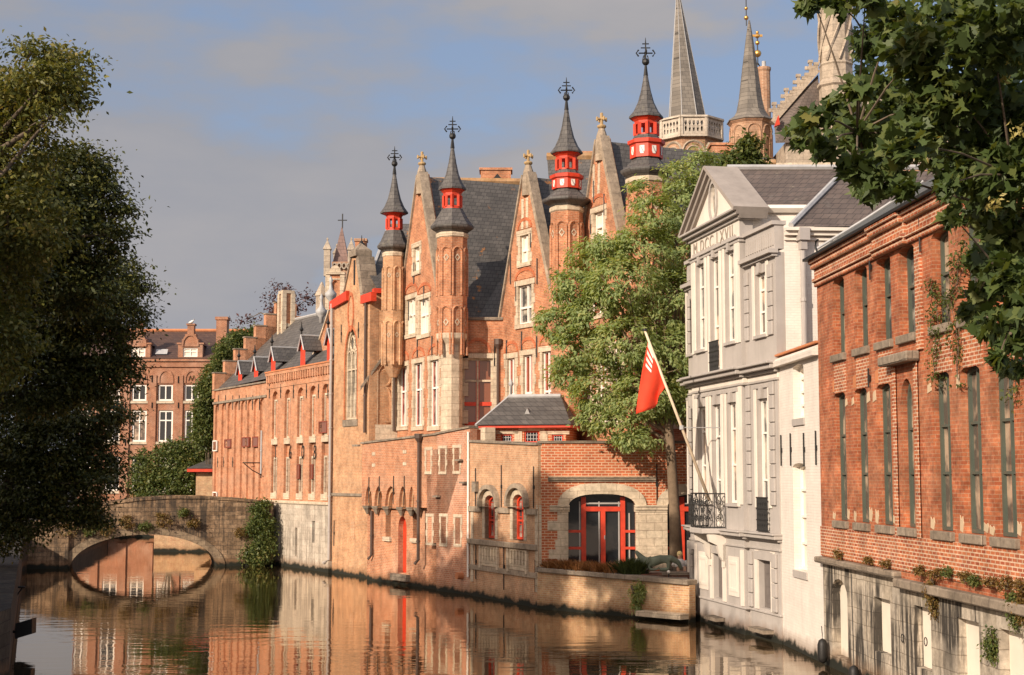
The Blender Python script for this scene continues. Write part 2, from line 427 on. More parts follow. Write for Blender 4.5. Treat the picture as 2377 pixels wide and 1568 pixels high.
PT = dict(q0=(7.5, 6.0), q1=(9.7, 21.5))
pA0 = G(1913, 1543); AD = Vector((.0649, -.9979, 0))
FA = Fr(pA0, pA0 + AD * 18.0)                                   # warehouse
gN = G(1815, 1497); gE = Vector((.1856, -.9826, 0))
FG = Fr(gN - gE * 8.95, gN)                                     # grey house
FWH = Fr((gN.x + .04, gN.y + .05), (pA0.x + .03, pA0.y + .02))  # white annexe
FS = Fr((gN.x + .27, gN.y - .03), (gN.x + 10.27, gN.y + .65))   # upper white side wall
pL1 = G(768, 1330); lE = Vector((.48, -.877, 0)).normalized()
pL0 = pL1 - lE * 10.4                                           # 1608 wing
FL = Fr(pL0, pL1)
FLL = Fr(pL0 - lE * 10.3, pL0)                                  # old house further along
FC = Fr(pL1 + Vector((.05, -.03, 0)), pL1 + Vector((.05, -.03, 0)) + lE * 4.75)      # chapel
pB0 = Vector((-7.36, 73.5, 0)); pB1 = Vector((-3.35, 66.7, 0)); pC1 = Vector((-1.8, 64.2, 0)); pD1 = Vector((1.0, 57.9, 0))
FB_ = Fr(pB0, pB1); FCC = Fr(pB1, pC1); FD = Fr(pC1, pD1); FE = Fr((1.0, 57.95, 0), (9.5, 57.95, 0))
def atY(px, Y): w = W(px, HZ, Y); return (w.x, w.y)

# banks: street level behind the water front on the right, quay on the left, the far bank behind the bridge
right = [(9.9, -35), (9.9, 21.4), FA.p + AD * 18 + Vector((1, 0, 0)), pA0 + Vector((1, 0, 0)), gN + Vector((1, 0, 0)), FG.p + Vector((1, .3, 0)),
         (6.5, 57.6), (1.6, 58.6), pC1 + Vector((.8, .6, 0)), pB0 + Vector((.8, .8, 0)), pL1 + Vector((.9, .9, 0)), FLL.p + Vector((.9, .6, 0)),
         (-16.5, 101.6), (-24, 101.6), (-24, 127), (-60, 127), (-60, 900), (700, 900), (700, -35)]
tag(M().slab([(p[0], p[1]) for p in right], -2.5, 1.3).build('street', PAVE), kind='structure')
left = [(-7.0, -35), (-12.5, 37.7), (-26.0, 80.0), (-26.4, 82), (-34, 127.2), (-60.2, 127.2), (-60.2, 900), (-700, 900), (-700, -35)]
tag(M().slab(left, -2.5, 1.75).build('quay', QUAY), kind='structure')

# ------------------------------------------------------------------ windows
def window(root, r, y, frame, pane, nx=(.5,), nz=(), fw=.06, dep=.08, zs=None, pointed=False, sill=None, surround=None, sw=.16, so=-.05,
           name='window', bars=0, panelab=None):
    """frame ring with bars at y..y+dep, a pane behind it, optional stone sill and surround; r = x0,x1,z0,z1; zs = springing of an arched head"""
    x0, x1, z0, z1 = r
    out = archp(x0, x1, z0, zs, z1, 10, pointed) if zs is not None else rectp(x0, x1, z0, z1)
    m = M().ring(out, inset(out, fw), y, y + dep)
    bw = fw * .75
    def top(x):
        if zs is None: return z1 - fw * .5
        t = abs(x - (x0 + x1) / 2) / ((x1 - x0) / 2)
        return zs + (z1 - zs) * ((1 - t ** 1.6) if pointed else math.sqrt(max(0, 1 - t * t))) - fw * .4
    for f in nx:
        xc = x0 + (x1 - x0) * f; m.box(xc - bw / 2, xc + bw / 2, y + .004, y + dep - .004, z0 + fw * .5, top(xc))
    for f in nz:
        zc = z0 + (z1 - z0) * f; m.box(x0 + fw * .5, x1 - fw * .5, y + .008, y + dep - .008, zc - bw / 2, zc + bw / 2)
    for i in range(bars):
        zc = z0 + (z1 - z0) * (i + 1) / (bars + 1); m.box(x0 + fw * .5, x1 - fw * .5, y + dep * .5, y + dep * .7, zc - .012, zc + .012)
    w = m.build(name, frame, root)
    M().panel(out, [], y + dep * .8, 0, 0).build('pane', pane, w)
    if sill: M().box(x0 - .08, x1 + .08, so - .04, y, z0 - .14, z0 - .003).build('sill', sill, w)
    if surround:
        o2 = archp(x0 - sw, x1 + sw, z0 - .002, zs, z1 + sw, 10, pointed) if zs is not None else rectp(x0 - sw, x1 + sw, z0 - .002, z1 + sw)
        M().ring(o2, [(a, b) for a, b in out], so, y + .02).build('surround', surround, w)
    return w
def facade(root, out, holes, mat, thick=.35, rev=.22, body=None, name='wall', y=0.0):
    m = M().panel(out, holes, y, rev, thick)
    if body:
        xs = [p[0] for p in out]
        m.box(min(xs) + .03, max(xs) - .03, y + thick - .01, body[0], min(p[1] for p in out), body[1])
    return m.build(name, mat, root)
def anchor(root, fr, px, y0, y1, y=-.035, r=.022):
    u, za = fr.hit(px, y1); zb = fr.hit(px, y0)[1]
    zc = (za + zb) / 2
    m = M().tube([(u, y, za), (u, y, zb)], r, 4); m.box(u - .05, u + .05, y - .01, y + .035, zc - .07, zc + .07)
    return m.build('wall_anchor', IRON, root)
def pipe(root, fr, px, y0, y1, mat=PIPE, r=.06, y=-.1, hopper=True, foot=0.0):
    u, za = fr.hit(px, y1); zb = fr.hit(px, y0)[1]
    pts = [(u, y, zb), (u, y, za)]
    if foot: pts += [(u + foot, y - .1, za - .18)]
    m = M().tube(pts, r, 8)
    if hopper: m.lathe((u, y), [(r, zb - .35), (r * 2.6, zb - .15), (r * 2.8, zb + .05)], 8)
    zc = zb - 1.2
    while zc > za + .3:
        m.lathe((u, y), [(r * 1.25, zc - .04), (r * 1.25, zc + .04)], 8); zc -= 1.8
    return m.build('downpipe', mat, root, smooth=False)

# ------------------------------------------------------------------ red brick warehouse on the right
wh = FA.root('brick_warehouse', 'long weathered red brick canal house on stained stone base with green framed windows', 'building')
LEN = 18.0
def zA(px, py): return FA.hit(px, py)[1]
zled = zA(1935, 1297); zeave = zA(1925, 600)
up = [FA.rect(*a) for a in ((1933, 1962, 641, 822), (1986, 2013, 622, 808), (2036, 2069, 592, 796), (2088, 2123, 562, 778), (2164, 2204, 532, 757), (2230, 2274, 507, 728))]
lo = [FA.rect(*a) for a in ((1938, 1965, 908, 1208), (1986, 2015, 897, 1213), (2038, 2070, 885, 1219), (2092, 2124, 880, 1225), (2170, 2205, 862, 1232), (2234, 2279, 850, 1240), (2306, 2356, 838, 1252))]
wd = 1.02
def reg(l, z0, z1): return [((a + b) / 2 - wd / 2, (a + b) / 2 + wd / 2, z0, z1) for a, b, c, d in l]
zl0 = sum(r[2] for r in lo) / 7; zl1 = sum(r[3] for r in lo) / 7; zu0 = sum(r[2] for r in up) / 6; zu1 = sum(r[3] for r in up) / 6
upw, low = reg(up, zu0, zu1), reg(lo, zl0, zl1)
for k in (1, 2, 3, 4): # the row goes on past the frame
    s = (upw if True else low)[-1]; upw.append((s[0] + 1.72, s[1] + 1.72, zu0, zu1)) if upw[-1][1] < LEN - 2.6 else None
    s = low[-1]; low.append((s[0] + 1.72, s[1] + 1.72, zl0, zl1)) if low[-1][1] < LEN - 2.6 else None
holes = []
for r in upw: holes.append(archp(r[0], r[1], r[2], r[3] - .12, r[3], 6))
for i, r in enumerate(low):
    holes.append(archp(r[0] + (.12 if i == 3 else 0), r[1] - (.12 if i == 3 else 0), r[2], r[3] - (.55 if i == 3 else .12), r[3] - (.0 if i == 3 else 0), 8))
zb0, zb1 = zled + .02, zl0 - .22
wall = facade(wh, rectp(0, LEN, zled - .16, zeave), holes, BR_WARE, .5, .24, (6.0, zeave - .1))
M().panel(rectp(.0, LEN, zled + .03, zl0 - .2), [], -.035, 0, .034).build('brick_band', BR_WAREBAND, wh)
bands = [r for r in upw]
for i, r in enumerate(upw):
    a = r[0] - .02; b = r[1] + .02
    if i != 3: M().panel(rectp(a, b, zu0 - 1.0, zu0 - .19), [], -.012, 0, .012).build('brick_apron', BR_WAREBAND, wh)
for i, r in enumerate(upw + low):
    isl = i >= len(upw); arched = isl and i - len(upw) == 3
    rr = (r[0] + (.12 if arched else 0), r[1] - (.12 if arched else 0), r[2] + .01, r[3])
    window(wh, rr, .14 if isl else .19, GREENP, GLASSG if isl else (GLASSC if i in (2, 3) else GLASSG), nx=(.5,) if not isl else (.5,), nz=(.55,) if not isl else (.36, .66), fw=.075, dep=.09, zs=r[3] - (.55 if arched else .12))
    M().box(r[0] - .1, r[1] + .1, -.1, .125, r[2] - .19, r[2] - .004).build('sill', STONEG, wh, bevel=.015)
    # soldier course over the head
    if not arched: M().panel(archp(r[0] - .08, r[1] + .08, r[3] + .02, r[3] + .3, r[3] + .36, 6), [], -.008, 0, .008).build('lintel', REVEAL, wh)
    for s in (0, 1):                                            # cream render left beside the jambs
        if isl and (i * 7 + s * 3) % 5 < 4:
            w_ = .2 + .06 * ((i + s) % 2); x = (r[0] - w_ - .02) if s == 0 else r[1] + .02; z = r[2] + .05 + .04 * ((i * 3 + s) % 3)
            h = .15 + .07 * ((i + s) % 3)
            M().panel([(x, z), (x + w_ * .7, z - .04), (x + w_, z + h * .5), (x + w_ * .8, z + h), (x + w_ * .45, z + h * .7), (x + .02, z + h * 1.05)], [], -.014, 0, .013).build('plaster_patch', CHIP, wh)
            if isl and not arched and (i + s) % 3:
                z = r[3] - .42
                M().panel([(x, z), (x + w_, z + .05), (x + w_ * .8, z + h), (x + .03, z + h * .8)], [], -.014, 0, .013).build('plaster_patch', CHIP, wh)
# piers and the hood over the round-headed window
r = low[3]; zh = zA(2105, 835)
M().box(r[0] - .55, r[1] + .45, -.32, -.001, zh - .09, zh + .13).build('hood', STONEG, wh, bevel=.03)
for x in (r[0] - .34, r[1] + .12): M().box(x, x + .22, -.06, -.036, zl0 - .2, zh - .1).build('pier', BR_WAREBAND, wh)
M().box(upw[3][1] + .16, upw[3][1] + .5, -.055, -.001, zh + .14, zeave - .75).build('pier', BR_WAREBAND, wh)
# cornice, gutter edge and roof
cm = M()
for x0, x1, o in ((-.02, 5.45, 0), (5.45, 7.75, .09), (7.75, LEN, 0)):
    for a, b, d in ((-.62, -.5, .08), (-.5, -.4, .14), (-.4, -.14, .07), (-.14, 0, .18), (0, .1, .24)):
        cm.box(x0, x1, -d - o, -.002, zeave + a, zeave + b)
cm.build('cornice', BR_WAREBAND, wh, bevel=.02)
M().box(-.12, LEN, -.36, .1, zeave + .1, zeave + .17).build('gutter', IRON, wh)
M().add([(-.1, -.3, zeave + .18), (LEN, -.3, zeave + .18), (LEN, 3.1, zeave + 2.35), (-.1, 3.1, zeave + 2.35), (LEN, 6.3, zeave + .18), (-.1, 6.3, zeave + .18), (-.1, 3.1, zeave + .18), (LEN, 3.1, zeave + .18)],
        [(0, 1, 2, 3), (3, 2, 4, 5), (0, 3, 5, 6), (1, 2, 4, 7)]).build('roof', SLATEM, wh)
M().tube([(-.14, .02, zeave + .45), (-.14, 1.5, zeave + 1.36), (-.14, 3.1, zeave + 2.4)], .045, 6).build('verge_strip', LEAD, wh)
for px, y0, y1 in ((2025, 590, 650), (2142, 505, 585), (2022, 855, 900), (2340, 770, 830)):
    anchor(wh, FA, px, y0, y1, -.06)
# projecting ledge and stained base with blocked openings
M().box(-.1, 6.6, -.2, .1, zled - .16, zled).box(6.62, LEN, -.22, .1, zled - .34, zled - .14).build('ledge', STONEG, wh, bevel=.03)
rec = [FA.rect(*a) for a in ((2030, 2064, 1390, 1518), (2124, 2158, 1410, 1554), (2224, 2269, 1440, 1580))]
arc = FA.rect(1929, 1966, 1345, 1526)
hl = [archp(arc[0], arc[1], .35, arc[3] - .45, arc[3], 8)] + [rectp(a - .1, b + .05, max(c, .3), d) for a, b, c, d in rec]
lastr = rec[-1]
hl += [rectp(lastr[0] + 2.2 * k - .1, lastr[1] + 2.2 * k, .3, lastr[3]) for k in (1, 2)]
M().panel(rectp(0, LEN, -.6, zled - .165), hl, .02, .3, .4).build('base_wall', BASEK, wh)
for k, h in enumerate(hl[1:]):
    xs = [p[0] for p in h]; zs = [p[1] for p in h]
    M().panel(rectp(min(xs), max(xs), min(zs), max(zs)), [], .22, 0, .02).build('blocked_opening', BLOCKED, wh)
M().panel(hl[0], [], .26, 0, .02).build('blocked_doorway', BLOCKED, wh)
xd = max(p[0] for p in hl[0]); M().box(xd - .16, xd - .012, .1, .25, .36, arc[3] - .42).build('door_edge', IRON, wh)
for px, py in ((2152, 1490), (2098, 1482)):
    u, z = FA.hit(px, py); m = M().tube([(u + .09 * math.cos(t), -.03, z + .09 * math.sin(t)) for t in [i * math.pi / 6 for i in range(13)]], .012, 5)
    m.build('mooring_ring', IRON, wh)
# two fenders hanging on ropes
for i, (px, y0, y1, yr, lab) in enumerate(((1909, 1483, 1540, 1455, 'black boat fender on a rope at the corner of the white annexe'), (1982, 1545, 1600, 1335, 'black boat fender on a long rope below the stained stone base'))):
    u, z1 = FA.hit(px, y0, -.18); z0 = FA.hit(px, y1, -.18)[1]; zr = FA.hit(px, yr, -.18)[1]
    w = FA.p + FA.e * u - FA.n * .18
    t = thing('boat_fender', lab, 'fender', (w.x, w.y, z0), group='boat fenders')
    h = z1 - z0
    M().lathe((0, 0), [(.03, 0), (.11, .06), (.135, .16), (.135, h - .16), (.1, h - .05), (.03, h)], 12).build('fender_body', IRON, t, smooth=True)
    M().tube([(0, 0, h - .02), (0, .0, h + .1), (0.01, .12, zr - z0)], .012, 5).build('rope', IRON, t)

# ------------------------------------------------------------------ grey classical house
gh = FG.root('grey_canal_house', 'grey and cream classical canal house with pediment and dated frieze', 'building')
GL = FG.len
def zG(px, py, y=0): return FG.hit(px, py, y)[1]
zc1 = zG(1600, 1226); zc2 = zG(1600, 893); zf0 = zG(1612, 612); zf1 = zG(1612, 563)
uc0 = FG.hit(1621, 1100)[0]; uc1 = FG.hit(1736, 1100)[0]
cxs = [FG.hit(p, 1050)[0] for p in (1611, 1637, 1670, 1705, 1772)]
bay = (uc1 - uc0) / 3
um = (uc0 + uc1) / 2
cxs[1:4] = [um - bay * .92, um, um + bay * .92]
ww = .98
z1a, z1b = zG(1705, 1165), zG(1705, 935)       # first floor window
z2a, z2b = zG(1700, 796), zG(1700, 585)        # second floor, centre
z2s = zG(1772, 632)
zside = zG(1755, 604); zpar = zG(1770, 535)
PROJ = -.16
first = [(c - ww / 2, c + ww / 2, z1a - (.85 if i in (0, 2, 4) else .05), z1b) for i, c in enumerate(cxs)]
second = [(c - ww / 2, c + ww / 2, z2a - (.75 if i == 2 else 0), z2s if i in (0, 4) else z2b) for i, c in enumerate(cxs)]
doors = [(cxs[0] - .5, cxs[0] + .5, .95, zc1 - .75), (cxs[2] - .5, cxs[2] + .5, .95, zc1 - .75), (cxs[4] - .55, cxs[4] + .55, .95, zc1 - .75)]
sid = [i for i in (0, 4)]
def holes_for(l): return [rectp(*r) for r in l]
# two recessed side bays and the projecting middle
facade(gh, rectp(0, uc0 + .02, -.5, zside), holes_for([first[0], second[0], doors[0]]), GREYP, .3, .2, name='wall')
facade(gh, rectp(uc1 - .02, GL, -.5, zside), holes_for([first[4], second[4], doors[2]]), GREYP, .3, .2, name='wall')
facade(gh, rectp(uc0, uc1, -.5, zf1), holes_for(first[1:4] + second[1:4] + [doors[1]]), GREYP, .45, .28, name='wall', y=PROJ)
M().box(.03, GL - .03, .28, 7.5, -.5, zside - .02).box(uc0 + .1, uc1 - .1, .28, 8.0, 6, zf1 - .01).build('core_wall', WHITEB, gh)
def yb(i): return PROJ if i in (1, 2, 3) else 0.0
for i, c in enumerate(cxs):
    for r, fl in ((first[i], 1), (second[i], 2)):
        window(gh, (r[0] + .012, r[1] - .012, r[2] + .01, r[3] - .01), yb(i) + .13, WHITEP, GLASSC if (i + fl) % 2 else GLASSG, nx=(.5,), nz=(.74, .38), fw=.085, dep=.08)
        # cream architrave strips, keystone head and sill
        for x in (r[0] - .24, r[1] + .02): M().box(x, x + .22, yb(i) - .045, yb(i) - .001, r[2] + (.8 if fl == 1 and i in (0, 2, 4) else 0) - .1, r[3] + .32).build('architrave', CREAMP, gh, bevel=.01)
        m = M().box(r[0] - .24, r[1] + .24, yb(i) - .06, yb(i) - .001, r[3] + .325, r[3] + .42)
        m.add([((r[0] + r[1]) / 2 + a, yb(i) - d, z) for d in (.1, .002) for a, z in ((-.08, r[3]), (.08, r[3]), (.13, r[3] + .32), (-.13, r[3] + .32))], [(0, 1, 2, 3), (0, 1, 5, 4), (1, 2, 6, 5), (2, 3, 7, 6), (3, 0, 4, 7)])
        m.build('window_head', GREYP, gh)
        if r[2] > z1a - .1 and not (i in (0, 2, 4) and fl == 1) and not (i == 2): M().box(r[0] - .02, r[1] + .02, yb(i) - .1, yb(i) + .12, r[2] - .1, r[2] - .003).build('sill', GREYP, gh)
    zt = second[i]
# pilaster strips and rusticated quoins
def quoins(u, y, z0, z1, w=.34):
    m = M(); z = z0; n = max(1, round((z1 - z0) / .42)); h = (z1 - z0) / n
    for j in range(n): m.box(u, u + w, y - .075, y - .001, z + .02, z + h - .005); z += h
    m.build('quoin', GREYP, gh, bevel=.012)
zz = [(.9, zc1 - .5), (zc1 + .95, zc2 - .42), (zc2 + 1.0, zside - .3)]
for j, (a, b) in enumerate(zz):
    quoins(uc1 + .04, 0, a, b); quoins(GL - .62, 0, a, b, .38); quoins(.06, 0, a, b, .25)
    M().box(uc1 - .30, uc1 - .03, PROJ - .04, PROJ - .001, a - .0, (zf0 - .05) if j == 2 else b).build('pilaster', CREAMP, gh)
    M().box(uc0 + .03, uc0 + .25, PROJ - .04, PROJ - .001, a - .0, (zf0 - .05) if j == 2 else b).build('pilaster', CREAMP, gh)
# string courses that break forward with the middle
def course(zb, prof, name, mat, ex=0.0, x0=-.02, x1=None):
    x1 = GL + .02 if x1 is None else x1; m = M()
    for a, b, o in ((x0, uc0 - .12, 0), (uc0 - .12, uc1 + .12, PROJ), (uc1 + .12, x1, 0)):
        if b <= a: continue
        for za, zt, d in prof: m.box(max(a - d * .4, x0 - d), b + d * .4, o - d, o + .16 - .002 * d, zb + za, zb + zt)
    return m.build(name, mat, gh, bevel=.015)
course(zc1, ((-.42, -.34, .05), (-.14, -.06, .1), (-.06, .06, .24), (.06, .12, .3)), 'string_course', GREYP)
course(zc2, ((-.40, -.33, .05), (-.15, -.05, .13), (-.05, .10, .30), (.10, .18, .42)), 'string_course', GREYP)
course(zc2 - .33, ((0, .17, .012),), 'frieze_band', CREAMP)
# frieze with the date, pediment
ov = .34
M().box(uc0 + .005, uc1 - .005, PROJ - .02, PROJ - .001, zf0 + .1, zf1 - .08).build('frieze', CREAMP, gh)
m = M()
for za, zt, d in ((-.05, .06, .06), (.06, .12, .12)): m.box(uc0 - d, uc1 + d, PROJ - d, PROJ + .3, zf0 + za, zf0 + zt)
for za, zt, d in ((-.08, .04, .1), (.04, .16, .24), (.16, .24, .36)): m.box(uc0 - d, uc1 + d, PROJ - d, PROJ + .5, zf1 + za, zf1 + zt)
m.build('cornice', GREYP, gh, bevel=.015)
fc = bpy.data.curves.new('date_lettering', 'FONT'); fc.body = 'M.DCC.LXVII.'; fc.size = .62; fc.extrude = .012; fc.space_character = 1.25; fc.align_x = 'CENTER'
fc.materials.append(paint('lettering_paint', (.33, .28, .23), .6))
ft_ = bpy.data.objects.new('date_lettering', fc); COL.objects.link(ft_)
bpy.context.view_layer.update()
fo = bpy.data.objects.new('date_lettering', bpy.data.meshes.new_from_object(ft_.evaluated_get(bpy.context.evaluated_depsgraph_get())))
bpy.data.objects.remove(ft_); fo.name = 'date_lettering'; COL.objects.link(fo); fo.parent = gh
fo.location = (um, PROJ - .034, (zf0 + zf1) / 2 - .19); fo.rotation_euler = (R(90), 0, 0)
zp0 = zf1 + .245; ap = zG(1640, 381, PROJ - ov)
hw = (uc1 - uc0) / 2
tri = [(uc0 - .1, zp0), (uc1 + .1, zp0), (um, ap - .35)]
oval = [(um + .36 * math.cos(t), zp0 + (ap - zp0) * .38 + .62 * math.sin(t)) for t in [2 * math.pi * j / 20 for j in range(20)]]
M().panel(tri, [oval], PROJ, .15, .3).build('pediment', CREAMP, gh)
ow = M().ring([(um + (x - um) * 1.28, (z - oval[0][1]) * 1.2 + oval[0][1]) for x, z in oval], oval, PROJ - .06, PROJ + .0).build('oval_window', GREYP, gh)
M().panel(oval, [], PROJ + .1, 0, 0).build('pane', GLASSC, ow)
M().box(um - .03, um + .03, PROJ + .05, PROJ + .09, oval[0][1] - .6, oval[0][1] + .6).build('bar', WHITEP, ow)
def slope_bar(a, b, w, y0, y1, off=0.0):
    a, b = Vector((a[0], 0, a[1])), Vector((b[0], 0, b[1])); d = (b - a).normalized(); n_ = Vector((-d.z, 0, d.x))
    if n_.z < 0: n_ = -n_
    p = [a + n_ * off, b + n_ * off, b + n_ * (off + w), a + n_ * (off + w)]
    return M().prism([(q.x, q.z) for q in p], y0, y1)
m = M(); 
for sx in (-1, 1):
    a = (um + sx * (hw + .42), zp0 - .06); b = (um, ap - .1)
    for off, w_, d in ((-.30, .14, .12), (-.16, .14, .24), (-.02, .12, .36)):
        k_ = slope_bar(a, b, w_, PROJ - d, PROJ + .85, off); m.add(k_.v, k_.f)
m.build('raking_cornice', plaster('weathered_cornice', (.36, .31, .27), .25, streak=.3, wet=False), gh)
# parapet over the side bays, with baluster relief
for x0, x1 in ((-.0, uc0 - .14), (uc1 + .15, GL - .0)):
    pm = M().box(x0, x1, -.02, .28, zside + .11, zpar)
    n = max(3, int((x1 - x0) / .2))
    for j in range(n): xx = x0 + .12 + (x1 - x0 - .24) * j / (n - 1); pm.box(xx - .045, xx + .045, -.055, -.02, zpar - .62, zpar - .2)
    pm.build('parapet', GREYP, gh)
    M().box(x0 - .05, x1 + .05, -.12, .34, zpar, zpar + .12).build('parapet_coping', GREYP, gh)
    M().box(x0 - .1, x1 + .1, -.26, .05, zside - .03, zside + .1).box(x0 - .04, x1 + .04, -.14, .05, zside - .12, zside - .03).build('cornice', GREYP, gh)
# ground floor: doors, panels, plinth, steps
for i, r in enumerate(doors):
    y = PROJ if i == 1 else 0
    d = M().box(r[0] + .02, r[1] - .02, y + .17, y + .23, r[2], r[3] - .02)
    for zq in (.1, .45, .72): d.box(r[0] + .16, r[1] - .16, y + .155, y + .17, r[2] + (r[3] - r[2]) * zq, r[2] + (r[3] - r[2]) * (zq + .2))
    dd = d.build('door', DARKWOOD, gh)
    M().box(r[0] + .1, r[1] - .1, y + .1, y + .17, .25, .93).build('flood_board', LEAD, dd)
    for x in (r[0] - .3, r[1] + .02): M().box(x, x + .28, y - .05, y - .001, .9, r[3] + .3).build('door_architrave', CREAMP, gh)
    M().box(r[0] - .25, r[1] + .25, y - .07, y - .001, r[3] + .02, r[3] + .28).build('door_head', GREYP, gh)
    M().box(r[0] - .12, r[1] + .12, y - .34, y + .1, .24, .36).build('step', STONEG, gh)
for c in (cxs[1], cxs[3]):
    m = M().box(c - .48, c + .48, PROJ - .035, PROJ - .001, 1.15, zc1 - .75)
    m.ring(rectp(c - .38, c + .38, 1.3, zc1 - .9), rectp(c - .3, c + .3, 1.4, zc1 - 1.0), PROJ - .055, PROJ - .034)
    m.build('wall_panel', CREAMP, gh)
course(.85, ((-.04, .03, .05),), 'plinth_moulding', GREYP)
# balcony slab, brackets, railings
bx0, bx1 = cxs[2] - .95, cxs[2] + .95
M().slab([(bx0, PROJ - .2), (bx0 + .25, PROJ - .78), (bx1 - .25, PROJ - .78), (bx1, PROJ - .2), (bx1, PROJ - .02), (bx0, PROJ - .02)], zc1 - .04, zc1 + .13).build('balcony_slab', GREYP, gh, bevel=.02)
for x in (cxs[2] - .78, cxs[2] + .62):
    M().slab([(x, PROJ - .001), (x + .18, PROJ - .001), (x + .18, PROJ - .1), (x, PROJ - .1)], zc1 - 1.15, zc1 - .4).add(
        [(x + a, PROJ - d, zc1 + z) for a in (0, .18) for d, z in ((.0, -.06), (.62, -.06), (.56, -.3), (.3, -.42), (.2, -.8), (.1, -.95), (.0, -.95))],
        [tuple(range(7)), tuple(range(7, 14))] + [(j, (j + 1) % 7, 7 + (j + 1) % 7, 7 + j) for j in range(7)]).build('bracket', CREAMP, gh)
def scroll(m, c, d, w, h, z, flip=1):
    """C and S scrolls of wrought iron in a vertical panel that starts at c and runs along d"""
    def P(a, b): return (c[0] + d[0] * a, c[1] + d[1] * a, z + b)
    for cy_, cx_, r0, s in ((.26 * h, .32 * w, .26 * w, 1), (.26 * h, .68 * w, .2 * w, -1), (.74 * h, .34 * w, .24 * w, -1), (.72 * h, .7 * w, .2 * w, 1), (.5 * h, .5 * w, .2 * w, 1)):
        m.tube([P(cx_ + s * r0 * (1 - t / 16) * math.cos(t * .62), cy_ + r0 * 1.25 * (1 - t / 16) * math.sin(t * .62)) for t in range(15)], .011, 4)
    m.tube([P(w * (.5 + .32 * math.sin(t * .7)), h * t / 9) for t in range(10)], .012, 4)
    m.tube([P(w * (.5 - .34 * math.sin(t * .7 + .6)), h * t / 9) for t in range(10)], .011, 4)
rail = [(bx0 + .04, PROJ - .05), (bx0 + .26, PROJ - .72), (bx1 - .26, PROJ - .72), (bx1 - .04, PROJ - .05)]
zr0, zr1 = zc1 + .14, zc1 + 1.28
m = M()
for i in range(3):
    a, b = Vector(rail[i]), Vector(rail[i + 1]); d = (b - a).normalized(); n = 3 if i == 1 else 2; w_ = (b - a).length / n
    for j in range(n): scroll(m, a + d * w_ * j, d, w_, zr1 - zr0, zr0)
    for j in range(n + 1): q = a + d * w_ * j; m.tube([(q.x, q.y, zr0), (q.x, q.y, zr1)], .016, 4)
    for z in (zr0 + .03, zr1): m.tube([(a.x, a.y, z), (b.x, b.y, z)], .022, 5)
m.build('balcony_railing', IRON, gh)
for i, r, y, zb in ((0, first[0], 0, zc1 + .14), (4, first[4], 0, zc1 + .14), (2, second[2], PROJ, zc2 + .2)):
    m = M(); zt = zb + 1.05
    for z in (zb + .03, zb + .36, zb + .7, zt): m.box(r[0] - .02, r[1] + .02, y - .09, y - .06, z - .02, z + .02)
    for j in range(12): x = r[0] + (r[1] - r[0]) * (j + .5) / 12; m.tube([(x, y - .075, zb + .02), (x, y - .075, zt)], .016, 4)
    for j in range(6):
        x = r[0] + (r[1] - r[0]) * (j + .5) / 6
        for z in (zb + .2, zb + .53, zb + .87): m.ball((x, y - .08, z), .055, 6, 4, (1, .4, 1.3))
    m.build('window_railing', IRON, gh)
# roofs
def Lp(px, py, Y): return FG.L(W(px, py, Y))
e0, e1, r0, r1 = Lp(1742, 478, 48.4), Lp(1905, 478, 48.0), Lp(1688, 392, 51.3), Lp(1966, 392, 51.3)
b1, b0 = Lp(2250, 392, 51.6), Lp(2250, 478, 48.0)
m = M().add([e0, e1, r1, r0], [(0, 1, 2, 3)])
k0 = Lp(1640, 440, 56); m.add([r0, r1, r1 + Vector((0, 0, -3)) + FG.L(FG.p + Vector((0, 4.5, 0))), r0 + Vector((0, 0, -3)) + FG.L(FG.p + Vector((0, 4.5, 0)))], [(0, 1, 2, 3)])
m.build('roof', SLATEB, gh)
h0, h1, h2, h3, h4 = Lp(1836, 527, 45.18), Lp(2300, 522, 45.9), Lp(2300, 398, 49.4), Lp(1963, 397, 49.1), Lp(1880, 478, 49.2)
M().add([h0, h1, h2, h3, h4], [(0, 1, 2, 3), (0, 3, 4)]).build('roof', SLATEB, gh)
m = M().tube([h0 + Vector((0, 0, .05)), h3 + Vector((0, 0, .06))], .09, 6); m.tube([r0 + Vector((0, 0, .05)), r1 + Vector((0, 0, .05)), b1 + Vector((0, 0, .05))], .1, 6)
m.build('ridge_capping', LEAD, gh)
ez = e0.z
wa, wb = Lp(1752, 560, 48.5), Lp(1905, 560, 48.1)
M().add([(wa.x, wa.y, zside - 1), (wb.x, wb.y, zside - 1), (wb.x, wb.y, ez - .02), (wa.x, wa.y, ez - .02)], [(0, 1, 2, 3)]).build('clerestory_wall', WHITEB, gh)
m = M().tube([e0 + Vector((0, -.05, -.1)), e1 + Vector((0, -.05, -.1))], .13, 4); m.build('eaves_cornice', CREAMP, gh)
ws = M()
s0, s1 = FG.L(FS.p), FG.L(FS.p + FS.e * 10)
zs_ = h0.z - .05
ws.add([(s0.x, s0.y, 1), (s1.x, s1.y, 1), (s1.x, s1.y, zs_), (s0.x, s0.y, zs_), (s0.x - .3, s0.y + .02, 1), (s0.x - .3, s0.y + .02, zs_)], [(0, 1, 2, 3)])
ws.build('side_wall', WHITEB, gh)
